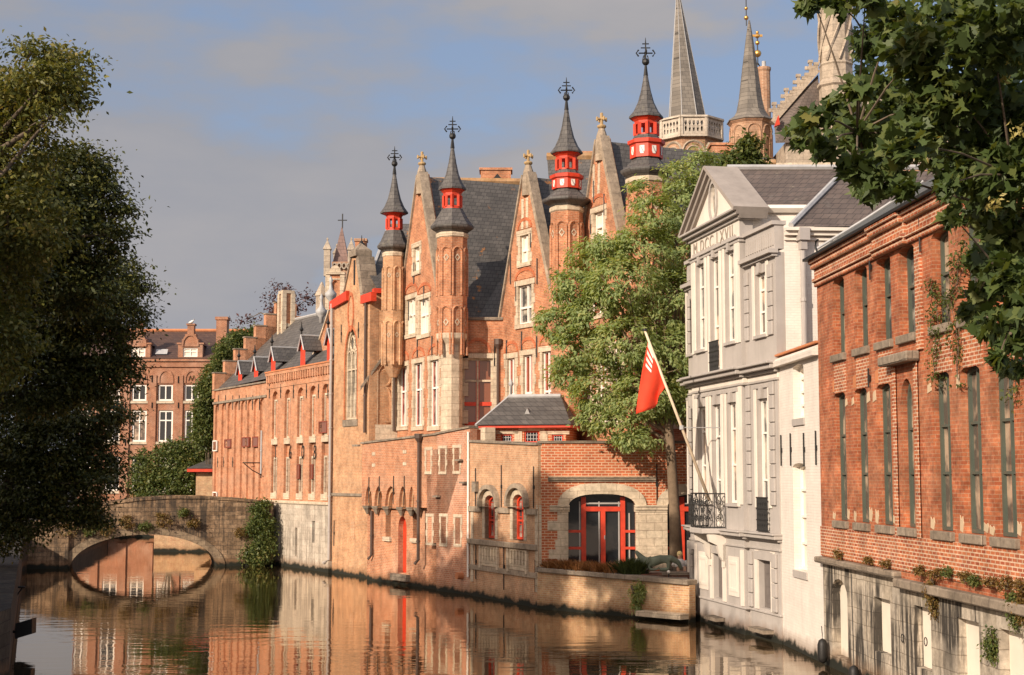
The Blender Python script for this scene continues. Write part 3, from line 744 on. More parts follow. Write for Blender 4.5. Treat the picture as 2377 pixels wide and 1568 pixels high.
for dz, dd, th in ((-.02, .34, .10), (-.14, .22, .12), (-.30, .10, .08)):
    o = FG.L(FG.p - FS.n * dd) - FG.L(FG.p); 
    M().add([s0 * 1 + Vector((0, 0, zs_ + dz - s0.z)) + q + t + (Vector((s1.x - s0.x, s1.y - s0.y, 0)) if e else Vector((-.02, 0, 0))) for e in (0, 1) for q in (o, o * .02) for t in (Vector((0, 0, -th / 2)), Vector((0, 0, th / 2)))],
            [(0, 1, 3, 2), (4, 5, 7, 6), (0, 1, 5, 4), (2, 3, 7, 6), (0, 2, 6, 4), (1, 3, 7, 5)]).build('eaves_moulding', CREAMP, gh)
# square hopper and pipe on the side wall
u0, zt = FS.hit(1859, 533); zb = FS.hit(1859, 840)[1]
pc = FG.L(FS.p + FS.e * u0 - FS.n * .2)
m = M().tube([(pc.x, pc.y, zt - .5), (pc.x, pc.y, zb)], .085, 10)
for z in (zt - 2.2, zt - 3.6): m.lathe((pc.x, pc.y), [(.11, z - .05), (.11, z + .05)], 10)
m.box(pc.x - .2, pc.x + .2, pc.y - .16, pc.y + .16, zt - .38, zt).box(pc.x - .12, pc.x + .12, pc.y - .1, pc.y + .1, zt - .66, zt - .38)
m.build('downpipe', GREYPIPE, gh)

# ------------------------------------------------------------------ white annexe
an = FWH.root('white_annexe', 'white painted brick annexe with tiled coping between grey house and brick warehouse', 'building')
AL = FWH.len
zt = FWH.hit(1865, 828)[1]
w1 = FWH.rect(1841, 1866, 850, 972); w2 = FWH.rect(1842, 1872, 1080, 1326)
facade(an, rectp(0, AL, -.5, zt), [archp(w1[0], w1[1], w1[2], w1[3] - .06, w1[3] + .06, 6), archp(w2[0], w2[1], w2[2], w2[3] - .06, w2[3] + .06, 6)], WHITEB, .4, .34, (3.2, zt - .2))
for w_ in (w1, w2):
    window(an, (w_[0] + .01, w_[1] - .01, w_[2] + .01, w_[3] + .05), .2, WHITEP, BLOCKED, nx=(.5,), nz=(.5, .25, .75), fw=.09, dep=.1, zs=w_[3] - .06)
    M().box(w_[0] - .02, w_[1] + .06, -.05, .2, w_[2] - .2, w_[2] - .003).build('sill', GREYP, an)
M().add([(x, y, z) for x in (-.1, AL + .02) for y, z in ((-.2, zt - .1), (-.22, zt + .06), (.0, zt + .2), (.3, zt + .24), (.3, zt - .1))],
        [(0, 1, 2, 3, 4), (5, 6, 7, 8, 9)] + [(j, (j + 1) % 5, 5 + (j + 1) % 5, 5 + j) for j in range(5)]).build('coping', WHITEB, an)
M().box(-.05, AL, -.1, .4, zt + .245, zt + .3).build('coping_tiles', REVEAL, an)
M().box(0, AL, .3, 3.2, zt - .2, zt + .1).build('roof', SLATEB, an)
for px, a, b in ((1816, 1010, 1082), (1838, 1006, 1082), (1869, 1005, 1083), (1897, 1000, 1080)): anchor(an, FWH, px, a, b)
u, z = FWH.hit(1915, 578)
hz0 = z
m = M().tube([(u + .1, -.12, z - .1), (u - .2, -.16, z - .06), (u - .3, -.18, z + .1), (u - .24, -.18, z + .24), (u - .1, -.16, z + .26)], .03, 6)
m.build('gutter_hook', IRON, wh)
bpy.data.objects['gutter_hook'].parent = an
# ------------------------------------------------------------------ waterside wings in the middle
def vbar(m, x, y, z0, z1, r=.022): m.tube([(x, y, z0), (x, y, z1)], r, 4)
def coping(root, out, y0, y1, h=.1, mat=None, name='coping'):
    m = M()
    for a, b in zip(out[:-1], out[1:]):
        m.add([(p[0], y, p[1] + d) for p in (a, b) for y in (y0, y1) for d in (.002, h)],
              [(0, 1, 3, 2), (4, 5, 7, 6), (0, 1, 5, 4), (2, 3, 7, 6), (0, 2, 6, 4), (1, 3, 7, 5)])
    return m.build(name, mat or STONEG, root)

# wing with the corbelled arches and the red door
wb = FB_.root('arcaded_wing', 'orange brick waterside wing with corbelled pointed arches over a red door', 'building')
BL = FB_.len
zt0, zt1 = FB_.hit(842, 1031)[1], FB_.hit(976, 1012)[1]
zsp = FB_.hit(900, 1176)[1]; zap = FB_.hit(900, 1130)[1]
dr = FB_.rect(912, 927, 1204, 1320); sl1 = FB_.rect(881, 893, 1182, 1247); sl2 = FB_.rect(944, 955, 1182, 1250)
facade(wb, [(0, -.5), (BL, -.5), (BL, zsp + 1.2), (0, zsp + 1.2)], [archp(dr[0] - .1, dr[1] + .1, .55, dr[3] - .55, dr[3] + .1, 8, True), rectp(*sl1), rectp(*sl2)], BR_ORANGE, .4, .4, (6, zt0 - .2), y=.32)
edges = [FB_.hit(p, 1150)[0] for p in (846, 868, 896, 904, 929, 934, 951, 954, 968)]
ub = [FB_.hit(p, 1176)[0] for p in (843, 866, 891, 923, 946, 964)]
out = [(0, zt0), (0, zsp)]
for a, b in zip(ub[:-1], ub[1:]):
    w_ = .13
    if a == ub[0]: out += [(a + .02, zsp)]; x0 = a + .22
    else: x0 = a + w_
    x1 = b - w_
    cx = (x0 + x1) / 2
    out += [(x0, zsp)] + [(x0 + (cx - x0) * (1 - math.cos(t)), zsp + (zap - zsp) * math.sin(t)) for t in (.3, .6, .9, 1.2)] + [(cx, zap + .03)] + \
           [(x1 - (x1 - cx) * (1 - math.cos(t)), zsp + (zap - zsp) * math.sin(t)) for t in (1.2, .9, .6, .3)] + [(x1, zsp)]
out += [(BL, zsp), (BL, zt1)]
M().panel(out[::-1], [], 0, 0, .34).build('corbelled_wall', BR_ORANGE, wb)
m2 = M()                                                           # inner order of the arches
for a, b in zip(ub[:-1], ub[1:]):
    x0, x1 = a + (.26 if a == ub[0] else .2), b - .2
    o_ = archp(x0 - .12, x1 + .12, zsp - .1, zsp, zap - .02, 8, True); i_ = archp(x0 + .04, x1 - .04, zsp - .1, zsp, zap - .22, 8, True)
    m2.panel(o_, [i_], .14, .16, .16)
m2.build('arch_order', BR_CHAPEL, wb)
for a in ub:
    M().lathe((a if a != ub[0] else a + .1, .2), [(.06, zsp - .42), (.17, zsp - .2), (.24, zsp - .12), (.27, zsp)], 8).build('corbel', STONEG, wb)
M().panel(archp(dr[0] - .1, dr[1] + .1, .55, dr[3] - .55, dr[3] + .1, 8, True), [], .58, 0, 0).build('door', REDP, wb)
for s in (sl1, sl2):
    M().panel(rectp(*s), [], .6, 0, 0).build('slit_window', GLASS, wb)
    M().box(s[0] - .1, s[1] + .12, .2, .5, s[2] - .2, s[2] - .003).build('sill', STONE, wb)
M().box(dr[0] - .5, dr[1] + .5, .1, .8, .2, .5).build('step', STONEG, wb)
coping(wb, [(-.05, zt0), (BL + .05, zt1)], -.08, .5, .09)
for px, y in ((868, 1055), (940, 1050), (868, 1081), (940, 1078)):
    u, z = FB_.hit(px, y); M().box(u - .17, u + .17, -.03, .05, z - .06, z + .1).build('stone_block', STONE, wb)
for px, a, b in ((857, 1108, 1168), (881, 1106, 1170), (914, 1105, 1170), (939, 1105, 1173)): anchor(wb, FB_, px, a, b, -.03)
pipe(wb, FB_, 977, 1010, 1300, r=.075, y=-.14, foot=-.15)
pipe(wb, FB_, 853, 1186, 1290, r=.07, y=.2, hopper=False, foot=-.15)
u, z = FB_.hit(838, 1034); M().box(u - .5, u + .15, -.25, -.1, z - .06, z + .03).build('gutter_spout', STONEG, wb)

# pink brick wing with the small slit windows
wc = FCC.root('pink_brick_wing', 'pinkish brick waterside wing with two rows of three narrow stone framed windows', 'building')
CL = FCC.len
za, zb = FCC.hit(980, 1011)[1], FCC.hit(1090, 994)[1]
ups = [FCC.rect(*a) for a in ((990, 1000, 1046, 1095), (1022, 1034, 1042, 1095), (1055, 1067, 1040, 1094))]
los = [FCC.rect(*a) for a in ((993, 1003, 1200, 1260), (1024, 1036, 1200, 1262), (1057, 1069, 1202, 1263))]
facade(wc, [(0, -.5), (CL, -.5), (CL, zb), (0, za)], [rectp(*r) for r in ups + los], BR_PINK, .35, .2, (6, za - .3))
for i, r in enumerate(ups + los):
    w_ = M().panel(rectp(*r), [], .15, 0, 0).build('window', BLOCKED if i < 3 else GLASS, wc)
    m = M()
    n = 4; h = (r[3] - r[2]) / n
    for j in range(n):
        e = .1 if j % 2 == 0 else .17
        for s in (0, 1):
            if s == 0: m.box(r[0] - e, r[0] - .003, -.02, .14, r[2] + h * j + .003, r[2] + h * (j + 1))
            else: m.box(r[1] + .003, r[1] + e, -.02, .14, r[2] + h * j + .003, r[2] + h * (j + 1))
    m.box(r[0] - .17, r[1] + .17, -.02, .14, r[3] + .003, r[3] + .14).box(r[0] - .12, r[1] + .12, -.04, .14, r[2] - .12, r[2])
    m.build('surround', STONE, w_)
    if i >= 3: M().box((r[0] + r[1]) / 2 - .03, (r[0] + r[1]) / 2 + .03, .06, .13, r[2], r[3]).build('bar', IRON, w_)
coping(wc, [(-.02, za), (CL + .02, zb)], -.08, .5, .09)
pipe(wc, FCC, 1089, 1003, 1340, mat=WHITEP, r=.05, y=-.06, hopper=False)
for px, y in ((1082, 1120), (1020, 1152), (1072, 1068)):
    u, z = FCC.hit(px, y); M().box(u - .28, u + .15, -.2, -.05, z - .05, z + .03).build('gutter_spout', STONEG, wc)
u, z = FCC.hit(1073, 1337); M().tube([(u, .05, z), (u, -.28, z)], .15, 12).build('drain_pipe', REVEAL, wc)
anchor(wc, FCC, 1086, 1212, 1290)

# yellow brick wing with two arched red windows
wdd = FD.root('arched_window_wing', 'yellow brick waterside wing with two round arched red framed windows', 'building')
DL = FD.len
za, zb = FD.hit(1092, 1027)[1], FD.hit(1253, 1034)[1]
aw = [FD.rect(1126, 1150, 1150, 1251), FD.rect(1191, 1217, 1148, 1254)]
zs = [FD.hit(1138, 1168)[1], FD.hit(1204, 1168)[1]]
facade(wdd, [(0, -.5), (DL, -.5), (DL, zb), (0, za)], [archp(r[0], r[1], r[2], s, r[3], 10) for r, s in zip(aw, zs)], BR_YELLOW, .4, .34, (6, za - .25))
for r, s in zip(aw, zs):
    w_ = window(wdd, (r[0] + .01, r[1] - .01, r[2] + .01, r[3] - .01), .16, REDP, GLASSC, nx=(.5,), nz=(.42,), fw=.1, dep=.1, zs=s, bars=5)
    M().ring(archp(r[0] - .24, r[1] + .24, r[2], s, r[3] + .22, 12), archp(r[0], r[1], r[2] - .001, s, r[3], 12), -.03, .2).build('surround', STONE, w_)
    hm = archp(r[0] - .46, r[1] + .46, s - .15, s, r[3] + .44, 12); hi = archp(r[0] - .28, r[1] + .28, s - .16, s, r[3] + .26, 12)
    M().ring(hm, hi, -.2, -.001).build('hood_mould', STONECO, w_)
zs1 = aw[0][2]; zi = zs[0] - .12
M().box(-.02, DL + .02, -.14, .02, zs1 - .28, zs1 - .06).build('sill_course', STONECO, wdd, bevel=.02)
segs = [(0, aw[0][0] - .3), (aw[0][1] + .3, aw[1][0] - .3), (aw[1][1] + .3, DL)]
for a, b in segs: M().box(a, b, -.1, .02, zi - .26, zi - .04).build('impost_course', STONECO, wdd)
zlow = FD.hit(1170, 1325)[1]
for r in aw:
    x0, x1, z0, z1 = r[0] - .3, r[1] + .25, zlow + .1, zs1 - .32
    m = M().box(x0, x1, -.04, -.001, z0, z1)
    for j in range(5):
        for q in range(2): xx = x0 + .22 + (x1 - x0 - .44) * j / 4; zq = z0 + .25 + (z1 - z0 - .3) * q * .5; m.box(xx - .055, xx + .055, -.09, -.04, zq, zq + (z1 - z0) * .32)
    for x in (x0 - .16, x1): m.box(x, x + .16, -.1, -.001, z0 - .1, z1)
    m.build('baluster_panel', STONE, wdd)
M().box(-.02, DL, -.07, .02, zlow - .12, zlow + .08).build('string_course', STONECO, wdd)
for x in (FD.hit(1092.5, 1200)[0] + .08, DL - .22): M().box(x, x + .26, -.035, -.001, .6, zi - .1).build('quoin_strip', STONE, wdd)
coping(wdd, [(-.02, za), (DL + .02, zb)], -.08, .5, .1)
for px, a, b in ((1105, 1087, 1178), (1165, 1080, 1180), (1240, 1083, 1180), (1106, 1262, 1345), (1171, 1262, 1370), (1244, 1300, 1375)): anchor(wdd, FD, px, a, b)
u, z = FD.hit(1107, 1130); M().box(u - .2, u + .2, -.16, -.02, z - .22, z + .22).build('wall_box', STONEG, wdd)
# stone pier where the two walls meet
u, z = FD.hit(1122, 1035)
ph = FD.hit(1122, 993)[1]
M().box(u - .25, u + .22, -.02, .45, za + .02, ph).build('pier', STONE, wdd)

# red brick wall with the glazed arch
we = FE.root('glazed_arch_hall', 'red brick hall facing the terrace with a wide stone arch and red glazed doors', 'building')
def E(px, py, y=0): return FE.hit(px, py, y)
zt = E(1400, 1029)[1]; zg = 1.5
xa, xb = E(1319, 1200)[0], E(1476, 1200)[0]; zs = E(1400, 1180)[1]; za = E(1400, 1147)[1]
xc = E(1549, 1200)[0]; xd = xc + (xb - xa)
def basket(x0, x1, z0, zs, zt, n=16):
    cx, w = (x0 + x1) / 2, (x1 - x0) / 2
    return [(x0, z0), (x1, z0)] + [(cx + w * (1 if math.cos(t) >= 0 else -1) * abs(math.cos(t)) ** .75, zs + (zt - zs) * math.sin(t) ** .85) for t in [math.pi * i / n for i in range(n + 1)]]
h1 = basket(xa, xb, zg, zs, za); h2 = basket(xc, xd, zg, zs, za)
facade(we, rectp(0, 8.5, -.5, zt), [h1, h2], BR_RED, .5, .5, None)
M().box(0.05, 8.45, 4.0, 4.4, -.5, zt - .1).box(.05, .4, .5, 4.0, -.5, zt - .1).box(8.1, 8.45, .5, 4, -.5, zt - .1).box(.02, 8.48, .45, 4.4, zt - .3, zt - .05).build('rear_wall', BR_RED, we)
coping(we, [(-.02, zt), (8.5, zt)], -.07, .5, .09)
for i, h in enumerate((h1, h2)):
    x0, x1 = (xa, xb) if i == 0 else (xc, xd)
    o_ = basket(x0 - .42, x1 + .42, zs, zs + .001, za + .42); ii = basket(x0, x1, zs - .001, zs, za)
    M().panel(o_[2:] , [], -.06, 0, 0)
    arc_o, arc_i = o_[2:], ii[2:]
    m = M().add([(p[0], -.07, p[1]) for p in arc_o] + [(p[0], -.07, p[1]) for p in arc_i] + [(p[0], -.001, p[1]) for p in arc_o] + [(p[0], .3, p[1]) for p in arc_i],
        [(j, j + 1, 17 + j + 1, 17 + j) for j in range(16)] + [(j, j + 1, 34 + j + 1, 34 + j) for j in range(16)] + [(17 + j, 17 + j + 1, 51 + j + 1, 51 + j) for j in range(16)])
    m.build('stone_arch', STONE, we)
    # jamb stones and imposts
    for s in ((0, 1) if i == 0 else (1,)):
        m = M(); z = zg
        for j in range(6):
            hgt = (zs - .12 - zg) / 6; e = (.42, .75, .5, .42, .8, .42)[j] if s == 0 else .55
            if s == 0: m.box(x0 - e, x0 + .001, -.03, .28, z + .004, z + hgt)
            else: m.box(x1 - .001, x1 + (e if i else (xc - xb + .0)), -.03, .28, z + .004, z + hgt)
            z += hgt
        m.build('jamb_stones', STONE, we)
    m = M()
    for a, b, d in ((-.14, -.06, .07), (-.06, .05, .13), (.05, .12, .17)):
        if i == 0: m.box(x0 - .72, x0 + .05, -d, .3, zs + a, zs + b)
        m.box(x1 - .05, x1 + (xc - xb if i == 0 else .7), -d, .3, zs + a, zs + b)
    m.build('impost', STONE, we)
    # doors: red posts, transom, side bars, grey inner frames, glass
    y0, y1 = .34, .44
    w = M(); wd_ = x1 - x0
    def X(px): return x0 + (E(px, 1200, .3)[0] - E(1319, 1200, .3)[0]) * 1.0
    pz = E(1400, 1182, .3)[1]
    for a, b in ((1350, 1361), (1441, 1452)): w.box(X(a), X(b), y0, y1, zg, za - .12)
    w.box(X(1350), X(1452), y0 - .004, y1, pz - .09, pz + .09); w.box(X(1395), X(1406), y0 - .002, y1, zg, pz)
    w.box(X(1350), X(1452), y0 - .003, y1, zg, zg + .12)
    for py in (1234, 1273):
        z = E(1400, py, .3)[1]; w.box(x0, X(1350), y0 + .002, y1, z - .05, z + .05).box(X(1452), x1, y0 + .002, y1, z - .05, z + .05)
    dw = w.build('glazed_door', REDP, we)
    M().panel(h, [], .43, 0, 0).build('pane', GLASS, dw)
    g = M()
    for px in (1348, 1393, 1439, 1463): g.box(X(px) - .05, X(px), y0 + .02, y1 - .015, zg, za - .3 if px != 1463 else zs - .2)
    g.box(X(1361), X(1441), y0 + .03, y1 - .015, za - .05 - .35, za - .34)
    g.build('inner_frame', GREYPIPE, dw)
    hn = M().box(X(1403), X(1405), y0 - .06, y0 - .001, zg + 1.1, zg + 1.25).build('handle', LEAD, dw)
zc = E(1400, 1113)[1]
m = M()
for a, b, d in ((-.1, -.03, .08), (-.03, .05, .15), (.05, .1, .2)): m.box(E(1272, 1113)[0], E(1523, 1113)[0], -d, .02, zc + a, zc + b)
m.build('cornice', STONECO, we, bevel=.015)
M().box(E(1247, 1250)[0] - .04, E(1257, 1250)[0], -.035, -.001, .7, E(1250, 1172)[1]).build('quoin_strip', STONE, we)
anchor(we, FE, 1525, 1078, 1172)

# pavilion with hipped slate roof
FP = Fr(W(1128, HZ, 63.4), W(1314, HZ, 62.6))
pv = FP.root('hipped_pavilion', 'small brick pavilion with hipped slate roof, red eaves and three leaded windows', 'building')
PL = FP.len; ze = FP.hit(1220, 994)[1]
pw = [FP.rect(1162, 1190, 1008, 1032), FP.rect(1217, 1251, 1001, 1028), FP.rect(1281, 1308, 1009, 1031)]
facade(pv, rectp(0, PL, 3, ze), [rectp(*r) for r in pw], BR_RED, .3, .12, (2.6, ze - .02))
for i, r in enumerate(pw):
    w_ = window(pv, (r[0] + .01, r[1] - .01, r[2] + .01, r[3] - .01), .05, REDP, GLASS, nx=(), fw=.05, dep=.05)
    m = M()
    for f in (.2, .4, .6, .8): x = r[0] + (r[1] - r[0]) * f; m.box(x - .012, x + .012, .075, .088, r[2] + .05, r[3] - .05)
    for f in (.33, .66): z = r[2] + (r[3] - r[2]) * f; m.box(r[0] + .05, r[1] - .05, .076, .087, z - .012, z + .012)
    m.build('leading', LEAD, w_)
    M().box(r[0] - .25, r[1] + .25, -.03, .1, r[3] + .004, r[3] + .16).build('lintel', STONE, w_)
for x in (pw[1][0] - .42, pw[1][1] + .05): M().box(x, x + .33, -.03, .001, 3.5, pw[1][3]).build('stone_strip', STONE, pv)
M().box(-.25, PL + .25, -.32, 2.9, ze + .002, ze + .11).build('eaves_board', REDP, pv)
zr = FP.hit(1240, 921, 1.3)[1]
xl, xr = FP.hit(1181, 925, 1.3)[0], FP.hit(1302, 922, 1.3)[0]
A = [(-.35, -.4, ze + .12), (PL + .3, -.4, ze + .12), (PL + .3, 3.0, ze + .12), (-.35, 3.0, ze + .12), (xl, 1.3, zr), (xr, 1.3, zr)]
M().add(A, [(0, 1, 5, 4), (1, 2, 5), (2, 3, 4, 5), (3, 0, 4)]).build('roof', SLATEP, pv)
m = M().tube([A[4], A[5]], .12, 6)
m.build('ridge_capping', LEAD, pv)
m = M().tube([A[0], A[4]], .06, 5); m.build('hip_capping', LEAD, pv)
fn = M().lathe((xl + .1, 1.3), [(.05, zr), (.05, zr + .45), (.1, zr + .5), (.11, zr + .6), (.04, zr + .7), (.01, zr + .8)], 8).build('finial', LEAD, pv, smooth=True)
u, z = FP.hit(1227, 955, .5); M().add([(u - .12, .25, z - .15), (u + .12, .25, z - .15), (u, .7, z + .12), (u, .2, z + .12)], [(0, 1, 3), (0, 3, 2), (1, 2, 3)]).build('roof_vent', LEAD, pv)

# ------------------------------------------------------------------ chapel
ch = FC.root('chapel', 'tall yellow brick chapel end with pointed gothic window and steep gable by the canal', 'building')
CHL = FC.len
def C(px, py, y=0): return FC.hit(px, py, y)
o = [(0, -.5), (CHL, -.5), C(849, 692), C(840, 690), C(829, 600), C(817, 600), C(799, 686), C(769, 704)]
o[7] = (0, o[7][1]); o[2] = (CHL, o[2][1]); 
g = FC.rect(801, 829, 764, 974); zsp = C(815, 846)[1]
facade(ch, o, [archp(g[0], g[1], g[2], zsp, g[3], 12, True)], BR_CHAPEL, .5, .35, None)
M().box(.04, CHL - .04, .45, 9, -.5, C(769, 704)[1] - .1).build('rear_wall', BR_CHAPEL, ch)
gw = M().ring(archp(g[0] - .0, g[1], g[2], zsp, g[3], 12, True), inset(archp(g[0], g[1], g[2], zsp, g[3], 12, True), .13), .1, .3)
wgt = g[1] - g[0]
for f in (1 / 3, 2 / 3): x = g[0] + wgt * f; gw.box(x - .06, x + .06, .12, .28, g[2], zsp + .35)
for f in (1 / 6, .5, 5 / 6):
    x = g[0] + wgt * f; gw.ring(archp(x - wgt / 6, x + wgt / 6, zsp - .3, zsp, zsp + .75, 8, True), inset(archp(x - wgt / 6, x + wgt / 6, zsp - .3, zsp, zsp + .75, 8, True), .07), .13, .27)
for f in (1 / 3, 2 / 3):
    x = g[0] + wgt * f; gw.tube([(x + .28 * math.cos(t), .2, zsp + 1.1 + .38 * math.sin(t)) for t in [i * math.pi / 6 for i in range(13)]], .06, 5)
gw_ = gw.build('gothic_window', STONE, ch)
M().panel(archp(g[0], g[1], g[2], zsp, g[3], 12, True), [], .24, 0, 0).build('pane', GLASSC, gw_)
M().ring(archp(g[0] - .14, g[1] + .1, g[2] - .001, zsp, g[3] + .2, 12, True), archp(g[0], g[1], g[2], zsp, g[3], 12, True), -.012, .02).build('surround', BR_RUB, gw_)
M().box(g[0] - .15, g[1] + .15, -.06, .2, g[2] - .35, g[2] - .004).build('sill', STONEG, gw_)
# thick sloping stone copings of the gable
def cope(root, a, b, y0, y1, w, mat=STONEG, off=-.02, name='gable_coping'): return slope_bar(a, b, w, y0, y1, off).build(name, mat, root)
cope(ch, C(830, 600), C(841, 690), -.1, .8, .35, name='gable_coping'); cope(ch, C(817, 600), C(799, 686), -.08, .5, .1)
u, z = C(823, 596); M().box(u - .45, u + .42, -.12, .8, z, z + .3).add([(u - .45, -.12, z + .3), (u + .42, -.12, z + .3), (u + .42, .8, z + .3), (u - .45, .8, z + .3), (u, .34, z + .75)], [(0, 1, 4), (1, 2, 4), (2, 3, 4), (3, 0, 4)]).build('gable_cap', STONEG, ch)
ub_, zb_ = C(823, 640); M().box(ub_ - .1, ub_ + .1, -.02, .0, zb_ - .5, zb_ + .8).build('slit', IRON, ch)
uo, zo = C(815, 725); M().ring([(uo + .42 * math.cos(t), zo + 1.05 * math.sin(t)) for t in [i * math.pi / 8 for i in range(16)]], [(uo + .3 * math.cos(t), zo + .85 * math.sin(t)) for t in [i * math.pi / 8 for i in range(16)]], -.04, .0).build('oval_niche', BR_RUB, ch)
a, b = C(760, 705, -.35), C(797, 686, -.35); M().prism([(a[0] - .1, a[1] - .3), (b[0], b[1] - .25), (b[0], b[1] + .25), (a[0] - .1, a[1] + .12)], -.2, .1).build('eaves_board', REDP, ch)
a, b = C(830, 700, -.35), C(851, 690, -.35); M().prism([(a[0], a[1] - .12), (b[0] + .2, b[1] - .2), (b[0] + .2, b[1] + .25), (a[0], a[1] + .3)], -.2, .1).build('eaves_board', REDP, ch)
pipe(ch, FC, 770, 708, 1300, r=.08, y=-.16, mat=GREYPIPE, hopper=False, foot=-.5)
pipe(ch, FC, 851, 700, 1005, r=.07, y=-.12, hopper=False)
for px, a, b in ((793, 754, 795), (833, 748, 785), (774, 870, 910), (776, 1208, 1268)): anchor(ch, FC, px, a, b)
M().box(-.02, CHL + .02, -.08, .02, C(800, 1148)[1] - .08, C(800, 1148)[1] + .06).build('string_course', STONEG, ch)
u, z = C(817, 1222); 
for pw_ in (FC.rect(816, 822, 1210, 1250),): M().box(pw_[0] - .05, pw_[1] + .1, -.02, -.002, pw_[2], pw_[3]).build('slit', BR_YELLOW, ch)
# chapel roof, steep slate behind the gable
zr = C(823, 612)[1]; ze = C(769, 704)[1] + .1
M().add([(-.2, .4, ze - .1), (CHL + .2, .4, ze - .1), (CHL / 2 + .5, .4, zr), (-.2, 9, ze - .1), (CHL + .2, 9, ze - .1), (CHL / 2 + .5, 9, zr)], [(0, 2, 5, 3), (1, 4, 5, 2), (3, 5, 4)]).build('roof', SLATE, ch)

# ------------------------------------------------------------------ palace with gables and turrets
Y0 = 69.6
g1a, g1b = atY(921, 1.0854 * Y0), atY(1029, Y0)
FG1 = Fr(g1a, g1b); FK1 = Fr(g1b, atY(1166, Y0)); FG2 = Fr(atY(1163, Y0 + .1), atY(1291, .943 * Y0)); FK2 = Fr(atY(1291, .943 * Y0), atY(1346, .943 * Y0))
FG3 = Fr(atY(1343, .943 * Y0 + .1), atY(1457, .885 * Y0)); FK3 = Fr(atY(1457, .885 * Y0), atY(1640, .885 * Y0))
pal = FG1.root('gabled_palace', 'long orange brick palace with three crocket-topped gables and four red lantern turrets', 'building')
def inP(fr, pts):                    # other facade frame -> palace frame
    return [FG1.L(fr.p + fr.e * x + fr.n * y + Vector((0, 0, z))) for x, y, z in pts]
class PM(M):                          # builder that works in one facade frame and lands in the palace's own
    def __init__(s, fr): super().__init__(); s.fr = fr
    def put(s, name, mat, parent=None, **k):
        s.v = [tuple(p) for p in inP(s.fr, s.v)]
        return s.build(name, mat, parent or pal, **k)
def pwindow(fr, r, y=.1, frame=WHITEP, pane=GLASSB, nx=(.5,), nz=(.62,), fw=.07, sw=.18, reds=True, surround=True):
    x0, x1, z0, z1 = r; out = rectp(x0, x1, z0, z1)
    m = PM(fr); m.ring(out, inset(out, fw), y, y + .1); b = .045
    for f in nx: xc = x0 + (x1 - x0) * f; m.box(xc - b, xc + b, y - .02, y + .09, z0 + .03, z1 - .03)
    for f in nz: zc = z0 + (z1 - z0) * f; m.box(x0 + .03, x1 - .03, y - .015, y + .085, zc - b, zc + b)
    w = m.put('window', frame)
    k = PM(fr); k.panel(out, [], y + .095, 0, 0); k.put('pane', pane, w)
    if reds:
        q = PM(fr)
        cells = [x0] + [x0 + (x1 - x0) * f for f in nx] + [x1]
        for a, c in zip(cells[:-1], cells[1:]): q.ring(rectp(a + .045, c - .045, z0 + .04, z1 - .04), rectp(a + .08, c - .08, z0 + .08, z1 - .08), y + .06, y + .092)
        q.put('sash', REDP, w)
    if surround:
        q = PM(fr); h = (z1 - z0) / max(2, round((z1 - z0) / .42)); n = round((z1 - z0) / h)
        for j in range(n):
            e = sw if j % 2 else sw * 1.6
            q.box(x0 - e, x0 - .002, -.03, .1, z0 + h * j, z0 + h * (j + 1) - .004).box(x1 + .002, x1 + e, -.03, .1, z0 + h * j, z0 + h * (j + 1) - .004)
        q.box(x0 - sw * 1.6, x1 + sw * 1.6, -.05, .1, z1 + .002, z1 + .24).box(x0 - sw * 1.2, x1 + sw * 1.2, -.08, .12, z0 - .2, z0 - .003)
        q.put('surround', STONE, w)
    return w
def relief_arch(fr, x0, x1, zs, rise, name='relieving_arch'):
    m = PM(fr); m.ring(archp(x0 - .12, x1 + .12, zs - .03, zs, zs + rise + .16, 10), archp(x0, x1, zs - .031, zs - .001, zs + rise, 10), -.03, -.001); m.put(name, BR_RUB)
def panchor(fr, px, y0, y1):
    u, za = fr.hit(px, y1); zb = fr.hit(px, y0)[1]; m = PM(fr); m.tube([(u, -.04, za), (u, -.04, zb)], .03, 4); m.put('wall_anchor', IRON)
